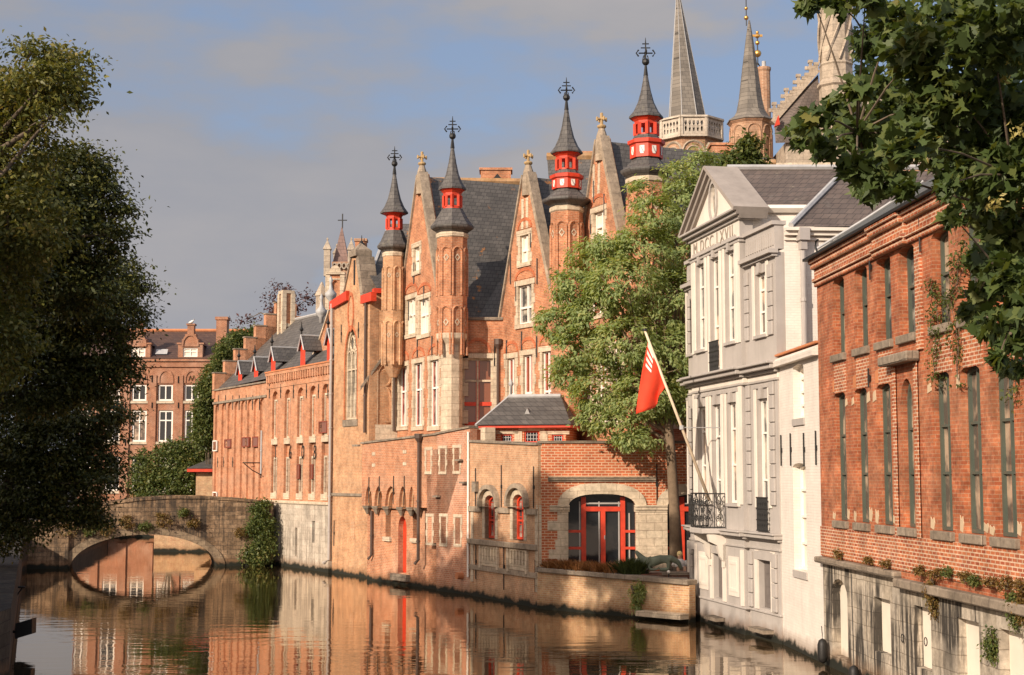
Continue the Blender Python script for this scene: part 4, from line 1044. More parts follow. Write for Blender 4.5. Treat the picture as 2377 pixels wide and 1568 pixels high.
def gable(fr, apx, apy, shy, wins, relief, anchors, topw=.5, z0=1.3, zl=None):
    L_ = fr.len; ax, az = fr.hit(apx, apy); zs = fr.hit((fr_px(fr, L_)), shy)[1]
    holes = [rectp(*w['r']) for w in wins]
    m = PM(fr); m.panel([(0, z0), (L_, z0), (L_, zs), (ax + topw / 2, az), (ax - topw / 2, az), (0, zs)], holes, 0, .2, .4); m.put('gable_wall', BR_PALACE)
    for a, b, w_, y0, y1 in (((ax + topw / 2, az), (L_ + .1, zs - .1), .2, -.2, .26), ((ax - topw / 2, az), (-.1, zs - .1), .1, -.1, .3)):
        k = PM(fr); s = slope_bar(a, b, w_, y0, y1, -.03); k.add(s.v, s.f); k.put('gable_coping', STONECO)
    # rounded stone head and cross finial
    k = PM(fr); k.lathe((ax, .1), [(topw * .60, az - 1.0), (topw * .58, az - .2), (topw * .46, az + .15), (topw * .28, az + .42), (topw * .2, az + .46)], 10)
    k.put('gable_head', STONECO)
    k = PM(fr); k.lathe((ax, .1), [(topw * .2, az + .42), (topw * .42, az + .5), (topw * .42, az + .58), (topw * .2, az + .62)], 8)
    c = az + .86
    k.box(ax - .06, ax + .06, .04, .16, az + .6, az + 1.15).box(ax - .22, ax + .22, .05, .15, c - .05, c + .06).box(ax - .055, ax + .055, -.12, .32, c - .045, c + .055)
    for dx, dy in ((-.22, .1), (.22, .1), (0, -.12), (0, .32)): k.box(ax + dx - .045, ax + dx + .045, dy - .045, dy + .045, c - .1, c + .1)
    k.put('gable_finial', paint('lichen_stone', (.46, .31, .15), .9, .3) if apx < 1000 else bpy.data.materials['lichen_stone'], bevel=.03)
    # roof running back from the gable
    k = PM(fr); k.add([(-.1, .38, zs), (ax, .38, az - .1), (L_ + .1, .38, zs), (-.1, 9, zs), (ax, 9, az - .1), (L_ + .1, 9, zs)], [(0, 1, 4, 3), (1, 2, 5, 4)]); k.put('roof', SLATE)
    for w in wins:
        a = dict(w); r = a.pop('r'); pwindow(fr, (r[0] + .005, r[1] - .005, r[2] + .005, r[3] - .005), **a)
    for a in relief: relief_arch(fr, *a)
    for a in anchors: panchor(fr, *a)
def fr_px(fr, u):
    w = fr.p + fr.e * u; return CX + FOC * w.x / w.y / 1.0 * 1.0
H1 = lambda *a: FG1.rect(*a)
wins = [dict(r=H1(961, 974, 574, 630), nx=(), nz=(.5,), pane=BLOCKED, reds=False)]
wins += [dict(r=H1(a, b, 694, 776), nx=(.5,), nz=(.55,), frame=WHITEP, pane=BLOCKED, reds=False) for a, b in ((944, 965), (973, 996))]
wins += [dict(r=H1(a, b, c, 990), nx=(.55,), nz=(.58,), pane=GLASSC) for a, b, c in ((927, 945, 851), (961, 981, 843), (998, 1019, 836))]
rel = []
for w in wins[1:]: r = w['r']; rel.append((r[0] - .15, r[1] + .15, r[3] + .32, .32))
gable(FG1, 975, 405, 742, wins, rel, [(962, 610, 660), (985, 665, 710), (950, 700, 745), (1019, 640, 700), (935, 790, 838), (970, 785, 830), (1004, 780, 826)])
H2 = lambda *a: FG2.rect(*a)
wins = [dict(r=H2(1208, 1228, 546, 610), nx=(.6,), nz=(.45,), pane=BLOCKED, reds=False), dict(r=H2(1203, 1235, 662, 752), nx=(.6,), nz=(.42,), pane=GLASSC, reds=False)]
wins += [dict(r=H2(a, b, c, 985), nx=(.55,), nz=(.45,)) for a, b, c in ((1178, 1196, 832), (1215, 1237, 824), (1259, 1281, 816))]
rel = [(w['r'][0] - .15, w['r'][1] + .15, w['r'][3] + .32, .34) for w in wins]
gable(FG2, 1222, 405, 715, wins, rel, [(1186, 590, 660), (1199, 655, 700), (1233, 535, 575), (1248, 600, 660), (1177, 790, 835), (1212, 770, 815), (1247, 780, 830)])
H3 = lambda *a: FG3.rect(*a)
wins = [dict(r=H3(1379, 1402, 492, 560), nx=(.7,), nz=(.5,), pane=BLOCKED, reds=False), dict(r=H3(1372, 1402, 640, 730), nx=(.6,), nz=(.42,))]
wins += [dict(r=H3(a, b, 805, 980), nx=(.5,), nz=(.45,)) for a, b in ((1350, 1372), (1390, 1412), (1425, 1445))]
gable(FG3, 1392, 322, 605, wins, [(w['r'][0] - .15, w['r'][1] + .15, w['r'][3] + .3, .34) for w in wins[:2]], [(1380, 420, 470), (1404, 450, 500), (1372, 500, 545)])
# small paired slits high in the gables
for fr, lst in ((FG2, ((1214, 475), (1224, 472), (1214, 500), (1224, 497), (1213, 520), (1224, 517))), (FG3, ((1379, 395), (1391, 390), (1379, 420), (1391, 415), (1378, 445), (1390, 441)))):
    m = PM(fr)
    for px, py in lst: u, z = fr.hit(px, py); m.box(u - .1, u + .1, -.025, -.001, z - .25, z + .25)
    m.put('stone_slits', STONE)
# link walls
def link(fr, topy, wins, z0=1.3, cop=True, px=None):
    z1 = fr.hit(px, topy)[1]; m = PM(fr); m.panel(rectp(0, fr.len, z0, z1), [rectp(*w['r']) for w in wins], 0, .22, .4); m.put('link_wall', BR_PALACE)
    if cop: k = PM(fr); k.box(-.02, fr.len + .02, -.1, .5, z1 + .002, z1 + .14); k.put('coping', STONEG)
    for w in wins: a = dict(w); r = a.pop('r'); pwindow(fr, (r[0] + .005, r[1] - .005, r[2] + .005, r[3] - .005), **a)
    return z1
big = FK1.rect(1073, 1144, 832, 988)
zk1 = link(FK1, 744, [dict(r=big, nx=(.5,), nz=(.665,), frame=STONE, pane=GLASSB, fw=.1, sw=.2)], px=1120)
m = PM(FK1); zc = big[2] + (big[3] - big[2]) * .32
for i in (0, 1): a = big[0] + (big[1] - big[0]) * i / 2; m.box(a + .1, a + (big[1] - big[0]) / 2 - .06, .09, .17, zc - .09, zc + .09)
m.box(big[0] + .1, big[1] - .1, .09, .17, big[2] + .01, big[2] + .16); m.put('red_transom', REDP)
relief_arch(FK1, big[0] + .2, big[1] - .2, big[3] + .3, .5)
panchor(FK1, 1082, 770, 825); panchor(FK1, 1148, 800, 850)
m = PM(FK1)
for j in range(9):
    w_ = .95 if j % 2 else 1.25; zb = 6.2 + j * .64
    if zb + .6 < big[3] + 1: m.box(-.1, w_ - .1, -.05, -.002, zb, zb + .62)
m.put('quoin_stones', STONE)
link(FK2, 560, [dict(r=FK2.rect(1330, 1343, 880, 985), nx=(.5,))], px=1320); link(FK3, 500, [dict(r=FK3.rect(a, a + 30, 820, 985), nx=(.5,)) for a in (1480, 1545)], px=1550)
for fr, px, y0, y1 in ((FG1, 916, 765, 1000), (FG2, 1156, 795, 985)):
    u, zb = fr.hit(px, y0, -.2); za = fr.hit(px, y1, -.2)[1]; m = PM(fr); m.tube([(u, -.2, zb), (u, -.2, za)], .07, 8); m.lathe((u, -.2), [(.08, zb - .3), (.2, zb - .1), (.2, zb + .15)], 8); m.put('downpipe', PIPE)
# recessed wall beside the chapel with blind tracery
FR = Fr((FC.p + FC.e * 4.7 + FC.n * .3), (g1a[0], g1a[1]))
zr1 = FR.hit(885, 682)[1]
nich = FR.rect(877, 909, 848, 986); zn = FR.hit(893, 880)[1]
m = PM(FR); m.panel(rectp(0, FR.len + .2, 1.3, zr1), [archp(nich[0], nich[1], nich[2], zn, nich[3], 8)], 0, .25, .3); m.put('recess_wall', BR_CHAPEL)
m = PM(FR); m.panel(archp(nich[0], nich[1], nich[2], zn, nich[3], 8), [], .2, 0, 0); m.put('niche_back', BR_PALACE)
m = PM(FR); xm = (nich[0] + nich[1]) / 2
m.tube([(xm + .34 * math.cos(t), .12, nich[3] - .65 + .4 * math.sin(t)) for t in [i * math.pi / 6 for i in range(13)]], .06, 5)
m.ring(archp(nich[0], nich[1], nich[2] + .1, zn - 1.0, zn - .35, 8), inset(archp(nich[0], nich[1], nich[2] + .1, zn - 1.0, zn - .35, 8), .07), .08, .18); m.put('blind_tracery', BR_CHAPEL)
m = PM(FR)
for s in (0, 1):
    for j in range(11):
        e = .32 if j % 2 else .5; zb = nich[2] + j * .3
        if s == 0: m.box(max(.02, nich[0] - e), nich[0] - .004, -.02, .15, zb, zb + .29)
        else: m.box(nich[1] + .004, min(FR.len, nich[1] + e), -.02, .15, zb, zb + .29)
m.box(.02, FR.len, -.04, .1, 6.2, nich[2] - .01); m.put('niche_stones', STONE)
m = PM(FR); m.add([(nich[0] - .9, -.01, zn - .4), (nich[1] + .1, -.01, nich[3] + 1.3), (nich[1] + .1, -.01, nich[3] + 1.1), (nich[0] - .9, -.01, zn - .6)] + [(nich[0] - .9, -.09, zn - .4), (nich[1] + .1, -.09, nich[3] + 1.3), (nich[1] + .1, -.09, nich[3] + 1.1), (nich[0] - .9, -.09, zn - .6)], [(0, 1, 2, 3), (4, 5, 6, 7), (0, 1, 5, 4), (1, 2, 6, 5), (2, 3, 7, 6), (3, 0, 4, 7)]); m.put('weathering_slope', STONEG)
m = PM(FR); m.box(-.1, FR.len + .3, -.22, .3, zr1, zr1 + .24); m.put('eaves_board', REDP)
# roofs
zd = FG1.L
def roofm(pts, faces, mat, name='roof'): return M().add([zd(p) for p in pts], faces).build(name, mat, pal)
A0, A1 = W(1020, 744, Y0 + .5), W(1180, 744, Y0 + .5); B0, B1 = W(985, 424, Y0 + 6.2), W(1300, 428, Y0 + 6.2)
A0b = W(1027, 744, Y0 + .6)
roofm([A0b, A1 + Vector((1.5, 0, 0)), B1, B0, B0 + Vector((0, 7, -8)), B1 + Vector((0, 7, -8))], [(0, 1, 2, 3), (3, 2, 5, 4)], SLATE)
A2, A3, B2, B3 = W(1285, 560, .943 * Y0 + .4), W(1420, 560, .943 * Y0 + .4), W(1270, 368, Y0 + 1.5), W(1475, 366, Y0 + .6)
roofm([A2, A3, B3, B2], [(0, 1, 2, 3)], SLATE)
A4, A5, B4, B5 = W(1457, 520, .885 * Y0 + .4), W(1720, 520, .885 * Y0 + .4), W(1440, 384, Y0 - 3), W(1800, 384, Y0 - 3)
roofm([A4, A5, B5, B4], [(0, 1, 2, 3)], SLATE)
RIDGE = brick('ridge_clay', (.42, .24, .11), (.36, .2, .09), (.3, .2, .1), bw=.5, bh=.5, wet=False)
for a, b in ((B0, B1), (B2, B3), (B4, B5)): a, b = zd(a), zd(b); M().tube([a + Vector((0, 0, .08)), b + Vector((0, 0, .08))], .2, 6).build('ridge_tiles', RIDGE, pal)
# chapel-side slate roof behind the first turret
C0, C1, D0, D1 = W(846, 676, 76.2), W(945, 674, 77.8), W(905, 520, 81), W(965, 520, 81)
roofm([C0, C1, D1, D0], [(0, 1, 2, 3)], SLATE)
E0 = zd(W(846, 677, 76.1)); E1 = zd(W(903, 524, 80.9)); M().tube([E0, E1], .1, 5).build('hip_capping', LEAD, pal)
# turrets
def turret(px, Y, sp, brickmat=BR_PALACE):
    """sp: heights in picture rows with half widths -> octagonal shaft, skirt roof, red lantern, bell-cast spire, iron finial"""
    c3 = W(px, HZ, Y); c = zd(c3); cc = (c.x, c.y)
    def Z(py): return W(px, py, Y).z
    def r(w): return w * Y / FOC * 1.06
    S = sp
    sh = [(r(S['shaft_w']), Z(S['bot'])), (r(S['shaft_w']), Z(S['eave']) - .02)]
    if S.get('corb'): sh = [(.2, Z(S['bot']) - .9), (r(S['shaft_w']) * .75, Z(S['bot']) - .45), (r(S['shaft_w']), Z(S['bot']) - .1)] + sh
    t = M().lathe(cc, sh, 8).build('turret', brickmat, pal)
    rw = r(S['shaft_w'])
    ze = Z(S['eave'])
    M().lathe(cc, [(rw, ze - .45), (rw * 1.08, ze - .4), (rw * 1.08, ze - .25), (rw * 1.02, ze - .2)], 8).build('string_band', STONE, t)
    M().lathe(cc, [(rw, ze - .2), (rw * 1.12, ze - .12), (r(S['skirt_w']) * .97, ze + .0), (r(S['skirt_w']), ze + .06), (r(S['skirt_w']), ze + .14), (r(S['skirt_w']) * .8, ze + (Z(S['skirt_top']) - ze) * .42), (r(S['lan_w']) * 1.25, Z(S['skirt_top']) - .06), (r(S['lan_w']) * 1.2, Z(S['skirt_top']))], 8).build('skirt_roof', SLATEP, t)
    zb = Z(S['skirt_top'])
    if 'drum' in S:
        zd1 = Z(S['drum']); dw = r(S['drum_w'])
        M().lathe(cc, [(dw * .92, zb), (dw * .92, zd1 - .25), (dw * 1.04, zd1 - .2), (dw * 1.06, zd1 - .06), (dw * .8, zd1)], 8).build('drum', REDP, t)
        for j in range(8):
            m = M(); fl = M()
            a = math.pi / 4 * j; ap_ = dw * .92 * math.cos(math.pi / 8); w_ = dw * .135; cxx = Vector((math.cos(a), math.sin(a), 0)); tt = Vector((-math.sin(a), math.cos(a), 0)); o = Vector((cc[0], cc[1], 0))
            zc = (zb + zd1 - .22) / 2
            P = lambda du, dz, dr: o + cxx * (ap_ + dr) + tt * du + Vector((0, 0, zc + dz))
            h = (zd1 - zb) * .21
            m.add([P(-w_, h, .02), P(w_, h, .02), P(w_, -h * .4, .02), P(w_ * .6, -h, .02), P(-w_ * .6, -h, .02), P(-w_, -h * .4, .02)], [(0, 1, 2, 3, 4, 5)])
            fl.add([P(-w_ * .9, h * .9, .03), P(-w_ * .5, h * .9, .03), P(w_ * .8, -h * .5, .03), P(w_ * .4, -h * .8, .03)], [(0, 1, 2, 3)])
            fl.v and m.build('shield', WHITEP, t, recalc=False) and fl.build('shield_bend', GREYPIPE, t, recalc=False)
        M().lathe(cc, [(dw * .8, zd1 - .02), (r(S['lan_w']) * 1.05, zd1 + .16)], 8).build('drum_roof', SLATEP, t)
        zb = zd1 + .1
    lw = r(S['lan_w']); zl = Z(S['cone_eave'])
    m = M().lathe(cc, [(lw, zb), (lw, zb + (zl - zb) * .16), (lw * .7, zb + (zl - zb) * .17)], 8)
    m.lathe(cc, [(lw * .7, zl - (zl - zb) * .36), (lw, zl - (zl - zb) * .35), (lw * 1.02, zl - (zl - zb) * .2), (lw * 1.2, zl - (zl - zb) * .1), (r(S['cone_w']) * .93, zl - .02)], 8)
    for j in range(8):
        a = math.pi / 8 + math.pi / 4 * j; x, y = cc[0] + lw * .93 * math.cos(a), cc[1] + lw * .93 * math.sin(a)
        m.lathe((x, y), [(lw * .2, zb + (zl - zb) * .1), (lw * .2, zl - (zl - zb) * .3)], 4, rot=a)
        a = math.pi / 4 * j; x, y = cc[0] + lw * .88 * math.cos(a), cc[1] + lw * .88 * math.sin(a)
    m.build('lantern', REDP, t)
    cw = r(S['cone_w']); za = Z(S['apex']); h = za - zl
    M().lathe(cc, [(cw * .9, zl - .03), (cw, zl - .02), (cw, zl + .05), (cw * .72, zl + h * .14), (cw * .47, zl + h * .32), (cw * .29, zl + h * .55), (cw * .15, zl + h * .8), (cw * .05, za)], 8).build('spire', SLATEP, t)
    zf = Z(S['fin']); f = M()
    hh = zf - za
    f.lathe(cc, [(.11, za - .3), (.05, za + .15), (.035, za + .2), (.03, zf - .2), (.01, zf)], 6)
    f.ball((cc[0], cc[1], za + hh * .22), .16, 8, 5); zc = za + hh * .5; aw = hh * .22
    e = Vector((1, 0, 0)); d = FG1.L(FG1.p + Vector((1, 0, 0))) ; d = Vector((d.x, d.y, 0)).normalized()
    p = Vector((cc[0], cc[1], zc)); f.tube([p - d * aw, p + d * aw], .03, 4); n_ = Vector((-d.y, d.x, 0)); f.tube([p - n_ * aw, p + n_ * aw], .03, 4)
    for q, s_ in ((d, 1), (d, -1), (n_, 1), (n_, -1)):
        e_ = p + q * aw * s_; f.tube([e_ - Vector((0, 0, .14)), e_ + q * .1 * s_, e_ + Vector((0, 0, .14))], .035, 4)
        f.tube([p + q * aw * .25 * s_ - Vector((0, 0, .1)), p + q * aw * .45 * s_ - Vector((0, 0, .28)), p + q * aw * .2 * s_ - Vector((0, 0, .42))], .025, 4)
    for z_, w_ in ((zc + hh * .17, .2), (zc + hh * .3, .14)): f.tube([Vector((cc[0], cc[1], z_)) - d * w_, Vector((cc[0], cc[1], z_)) + d * w_], .025, 4)
    f.build('finial', IRON, t)
    # blind panels with carved stone lozenges on the faces
    m = M(); q_ = M()
    for j in range(8):
        a = math.pi / 4 * j; ap_ = rw * math.cos(math.pi / 8); cx_ = Vector((math.cos(a), math.sin(a), 0)); tt = Vector((-math.sin(a), math.cos(a), 0)); o = Vector((cc[0], cc[1], 0))
        for dz in S.get('loz', (-1.4, -4.4)):
            P = lambda du, dz_, dr: o + cx_ * (ap_ + dr) + tt * du + Vector((0, 0, ze + dz + dz_)); s_ = rw * .2
            for sc_, mm, dr in ((1.0, m, .03),):
                oo = [P(0, s_ * 1.3, dr), P(s_, 0, dr), P(0, -s_ * 1.3, dr), P(-s_, 0, dr)]; ii = [P(0, s_ * .75, dr), P(s_ * .58, 0, dr), P(0, -s_ * .75, dr), P(-s_ * .58, 0, dr)]
                M().add(oo + ii, [(0, 1, 5, 4), (1, 2, 6, 5), (2, 3, 7, 6), (3, 0, 4, 7)]).build('lozenge', STONE, t)
        ww = rw * .3
        for zz_ in S.get('arch', (-.85, -3.6)):
            pts = [o + cx_ * (ap_ + .02) + tt * (ww * math.cos(u_)) + Vector((0, 0, ze + zz_ - .3 + ww * 1.1 * math.sin(u_))) for u_ in [math.pi * i / 8 for i in range(9)]]
            pts = [pts[0] - Vector((0, 0, 2.0))] + pts + [pts[-1] - Vector((0, 0, 2.0))]
            q_.tube(pts, .06, 4)
    q_.build('blind_arch', brickmat, t)
    return t
turret(910.5, 1.0854 * Y0 - .9, dict(bot=835, eave=578, skirt_w=37, shaft_w=24, skirt_top=537, lan_w=17, cone_eave=496, cone_w=31, apex=392, fin=340, corb=1), BR_CHAPEL)
t2 = turret(1047.5, Y0 - .8, dict(bot=776, eave=533, skirt_w=48, shaft_w=33.5, skirt_top=487, lan_w=20, cone_eave=441, cone_w=31, apex=330, fin=270))
turret(1318, .943 * Y0 - .9, dict(bot=1000, eave=472, skirt_w=55, shaft_w=36, skirt_top=441, drum=406, drum_w=36, lan_w=23, cone_eave=357, cone_w=36, apex=240, fin=180))
turret(1507, .885 * Y0 - .6, dict(bot=1000, eave=405, skirt_w=58, shaft_w=44, skirt_top=370, drum=326, drum_w=40, lan_w=26, cone_eave=275, cone_w=38.5, apex=160, fin=88))
c = zd(W(1047.5, HZ, Y0 - .8)); z = W(1047, 776, Y0 - .8).z
M().lathe((c.x, c.y), [(.50, z - 5.7), (.50, z - .9), (.54, z - .5), (.74, z - .25), (.76, z)], 8).build('turret_base', STONE, pal)
# chimneys on the ridge
for x0, x1, y0, y1, Y, hole in ((1116, 1186, 390, 440, Y0 + 6.6, True), (1346, 1384, 352, 420, Y0 + 3, True), (1652, 1700, 332, 395, Y0 + 1, False)):
    a, b = W(x0, y0, Y), W(x1, y1, Y); p = zd(a); w_ = b.x - a.x
    fr = Fr((a.x, a.y), (b.x, b.y)); m = PM(fr); m.box(0, w_, 0, 1.1, b.z - .5, a.z - .12).box(-.08, w_ + .08, -.08, 1.18, a.z - .12, a.z); k = m.put('chimney', BR_PALACE)
    if hole: q = PM(fr); cxm = w_ * .55; q.add([(cxm + dx, -.01, (a.z + b.z) / 2 + dz) for dx, dz in ((-.22, 0), (0, .26), (.22, 0), (0, -.26))], [(0, 1, 2, 3)]); q.put('chimney_vent', IRON, k)

# ------------------------------------------------------------------ 1608 wing
WINBR = paint('brown_red_frame', (.24, .06, .035), .6, .2)
lw = FL.root('dated_brick_wing', 'orange brick canal wing with iron 1608 anchors above a whitewashed stone base', 'building')
LL = FL.len
def Q(px, py, y=0): return FL.hit(px, py, y)
ztop = (Q(764, 840)[1] + Q(620, 868)[1]) / 2; zbase = Q(700, 1166)[1]
bays = [Q(p, 1000)[0] for p in (638, 667, 697, 726, 755)]
holes = []
zs0, zs1 = Q(697, 1150)[1], Q(697, 910)[1]
for b in bays: holes.append(archp(b - .5, b + .5, zs0, zs1 - .2, zs1 + .25, 8))
facade(lw, rectp(0, LL, zbase, ztop - .5), holes, BR_ORANGE, .4, .26, (6, ztop - .6))
for b in bays:
    M().panel(archp(b - .5, b + .5, zs0, zs1 - .2, zs1 + .25, 8), [], .2, 0, 0).build('niche_back', BR_ORANGE, lw)
    zm = Q(697, 1015)[1]
    for z0, z1 in ((zm, zs1 - .25), (zs0 + .1, Q(697, 1060)[1])):
        m = M().ring(rectp(b - .28, b + .2, z0, z1), rectp(b - .2, b + .12, z0 + .1, z1 - .1), .06, .2)
        w_ = m.build('window', STONE, lw); M().panel(rectp(b - .2, b + .12, z0 + .1, z1 - .1), [], .15, 0, 0).build('pane', REVEAL if z0 == zm else GLASSB, w_)
        M().box(b - .48, b + .48, -.04, .1, z0 - .34, z0 - .004).build('sill', STONE, w_)
    M().box(b + .22, b + .42, .02, .19, zm, zs1 - .5).build('pier', BR_PINK, lw)
m = M(); n = int(LL / .36)
for j in range(n): x = LL * (j + .5) / n; m.box(x - .1, x + .1, -.1, .3, ztop - .62, ztop - .2)
m.box(-.05, LL + .02, -.12, .4, ztop - .2, ztop - .02).box(-.04, LL + .01, -.04, .4, ztop - .95, ztop - .8).box(-.03, LL, .02, .4, ztop - .8, ztop - .2)
m.build('dentil_cornice', BR_ORANGE, lw)
coping(lw, [(-.05, ztop - .02), (LL, ztop - .02)], -.16, .5, .08, REVEAL)
for i, (px, s) in enumerate(((642, '1'), (676, '6'), (705, '0'), (733, '8'))):
    u, z = Q(px, 1050); h = .36; w_ = .14
    ring = lambda cx_, cz_, rx, rz, a0=0, a1=360: [(cx_ + rx * math.cos(R(a)), -.06, cz_ + rz * math.sin(R(a))) for a in range(a0, a1 + 1, 30)]
    m = M()
    if s == '1': m.tube([(u, -.06, z - h), (u, -.06, z + h)], .032, 5)
    if s == '0': m.tube(ring(u, z, w_, h), .032, 5)
    if s == '6': m.tube([(u + w_ * .6, -.06, z + h), (u - w_ * .4, -.06, z + h * .5), (u - w_, -.06, z - h * .2)] + ring(u, z - h * .45, w_, h * .5, 180, 540), .032, 5)
    if s == '8': m.tube(ring(u, z + h * .5, w_ * .85, h * .5), .032, 5); m.tube(ring(u, z - h * .5, w_, h * .5), .032, 5)
    m.build('anchor_numeral', IRON, lw)
for px in (626, 652, 682, 712, 740, 762): anchor(lw, FL, px, 892, 925)
bs = [Q(p, 1260)[0] for p in (654, 693, 733)]
sl = [(bs[0] - .12, bs[0] + .2, Q(654, 1300)[1], Q(654, 1225)[1]), (bs[1] - .15, bs[1] + .22, Q(693, 1292)[1], Q(693, 1225)[1]), (bs[2] - .16, bs[2] + .24, Q(733, 1260)[1], Q(733, 1210)[1])]
facade(lw, rectp(-.05, LL + .02, -.5, zbase - .005), [rectp(*s) for s in sl], BASEW, .3, .25, None, 'stone_base', y=-.16)
for i, s in enumerate(sl): M().panel(rectp(*s), [], .0, 0, 0).build('slit_window', GLASS if i != 1 else STONEG, lw)
M().box(-.06, LL + .02, -.24, .02, zbase - .1, zbase + .06).build('base_moulding', STONE, lw)
for a in ((738, 757, 978, 1006), (687, 693, 1078, 1112), (718, 724, 1078, 1112)):
    r = FL.rect(*a, -.05); m = M().ring(rectp(*r), inset(rectp(*r), .06), -.025, .05); w_ = m.build('window', WINBR, lw); M().panel(rectp(*r), [], .0, 0, 0).build('pane', GLASSB, w_)
pipe(lw, FL, 611, 1000, 1100, r=.06, y=-.14, mat=LEAD, hopper=False)
u, z = Q(606, 1075, -.1)
m = M().tube([(u, -.1, z), (u - .1, -1.2, z)], .035, 5); m.tube([(u, -.1, z - .7), (u - .05, -.6, z - .45), (u - .1, -1.1, z - .05)], .03, 5); m.tube([(u, -.1, z + .15), (u, -.1, z - .9)], .035, 5)
m.tube([(u - .05, -.6, z), (u - .03, -.45, z - .2), (u - .06, -.7, z - .25)], .02, 4)
m.build('wall_bracket', IRON, lw)
# roofs of the two wings: one long slate roof with dormers
ll = FLL.root('niched_brick_house', 'older orange brick canal house with stepped gable and long slate roof behind the bridge', 'building')
L2 = FLL.len
def K(px, py, y=0): return FLL.hit(px, py, y)
zt2 = K(550, 900)[1]
nb = [K(p, 1000)[0] for p in (504, 519, 533, 549, 564, 579, 594, 608)]
zn0, zn1 = K(550, 1160)[1], K(550, 945)[1]
facade(ll, rectp(0, L2, -.5, zt2), [archp(b - .45, b + .45, zn0, zn1, zn1 + .35, 6) for b in nb], BR_ORANGE, .4, .14, (6, zt2 - .1))
m = M()
for b in nb: m.panel(archp(b - .45, b + .45, zn0, zn1, zn1 + .35, 6), [], .12, 0, 0)
m.build('niche_wall', BR_ORANGE, ll)
M().box(-.05, L2, -.08, .02, K(550, 932)[1], K(550, 932)[1] + .14).build('string_course', STONEG, ll)
coping(ll, [(-.1, zt2), (L2, zt2)], -.1, .5, .1, STONEG)
for a in ((494, 503, 1023, 1048), (521, 536, 1020, 1040), (561, 578, 1015, 1038), (586, 599, 1014, 1038), (494, 503, 1142, 1164)):
    r = FLL.rect(*a); m = M().ring(rectp(*r), inset(rectp(*r), .07), -.025, .05); w_ = m.build('window', WINBR if a[0] > 500 else WHITEP, ll); M().panel(rectp(*r), [], .0, 0, 0).build('pane', GLASSB, w_)
for px in (508, 524, 541, 556, 572, 587, 603): anchor(ll, FLL, px, 918, 952)
for px in (506, 520, 541): anchor(ll, FLL, px, 1062, 1085)
def K2(v): return FLL.L(v)
rid = 4.8
zrg = W(650, 741, 97.5).z
TL = L2 + LL
M().add([(.3, .1, zt2 + .1), (TL + .5, .1, ztop - .1), (TL + .8, rid, zrg - .2), (.3, rid, zrg), (.3, rid * 2, zt2), (TL + .8, rid * 2, zt2)], [(0, 1, 2, 3), (3, 2, 5, 4)]).build('roof', SLATEP, ll)
M().tube([(.3, rid, zrg + .04), (TL + .8, rid, zrg - .16)], .1, 6).build('ridge_capping', LEAD, ll)
# stepped gable at the far end
st = []; ns = 7
for j in range(ns): 
    y0 = rid * j / ns; z0 = zt2 + .35 + (zrg + .9 - zt2) * (j) / ns
    st.append((y0, z0, zt2 + .35 + (zrg + .9 - zt2) * (j + 1) / ns))
m = M()
for j, (y, z0, z1) in enumerate(st):
    m.box(-.1, .35, y - .1 + .004 * j, rid * 2 - y, zt2 - .5, z1)
m.build('stepped_gable', BR_ORANGE, ll)
for y, z0, z1 in st: M().box(-.14, .39, y - .14, y + rid / ns, z1 + .001, z1 + .08).build('step_coping', STONEG, ll)
# chimney with stone corners
a = K2(W(665, 680, 98.0)); zt_, zb_ = W(665, 676, 98).z, W(665, 760, 98).z; hw_ = 15 * 98 / FOC
kx = M().box(a.x - hw_ * .8, a.x + hw_ * .8, a.y - hw_ * .7, a.y + hw_ * .7, zb_ - 1.5, zt_ - .2).build('chimney', BR_PALACE, ll)
m = M()
for sx in (-1, 1):
    for sy in (-1, 1): m.box(a.x + sx * hw_ * .82 - .14, a.x + sx * hw_ * .82 + .14, a.y + sy * hw_ * .72 - .14, a.y + sy * hw_ * .72 + .14, zb_ - 1.5, zt_ - .2)
m.box(a.x - hw_ * 1.05, a.x + hw_ * 1.05, a.y - hw_ * .95, a.y + hw_ * .95, zt_ - .2, zt_).box(a.x - hw_, a.x + hw_, a.y - hw_ * .9, a.y + hw_ * .9, zb_, zb_ + .2)
m.build('chimney_stone', STONE, kx)
# dormers with red cheeks
for px, py, fx in ((551, 880, 0), (588, 872, 0), (628, 850, 0), (697, 825, 1), (759, 812, 1)):
    fr = FLL
    u, z = fr.hit(px + 8, py, .55)
    z0 = zt2 + .2; d = M()
    zt_ = z + 1.0
    d.add([(u - .38, .5, z - 1.0), (u + .38, .5, z - 1.0), (u + .38, .5, z + .35), (u, .5, zt_), (u - .38, .5, z + .35)], [(0, 1, 2, 3, 4)])
    d.build('dormer', REDP, ll)
    dm = [o_ for o_ in ll.children if o_.name.startswith('dormer')][-1]
    M().add([(u - .5, .36, z + .25), (u, .36, zt_ + .12), (u + .5, .36, z + .25), (u - .5, 2.6, z + .25), (u, 3.2, zt_ + .12), (u + .5, 2.6, z + .25)], [(0, 1, 4, 3), (1, 2, 5, 4)]).build('dormer_roof', SLATEP, dm)
    m = M().tube([(u - .5, .36, z + .25), (u, .36, zt_ + .14), (u + .5, .36, z + .25)], .05, 4); m.tube([(u, .36, zt_ + .14), (u, 3.1, zt_ + .14)], .06, 5); m.build('dormer_edge', LEAD, dm)
    M().lathe((u, .4), [(.05, zt_), (.05, zt_ + .35), (.13, zt_ + .45), (.05, zt_ + .6), (.02, zt_ + .9)], 6).build('dormer_finial', IRON, dm)
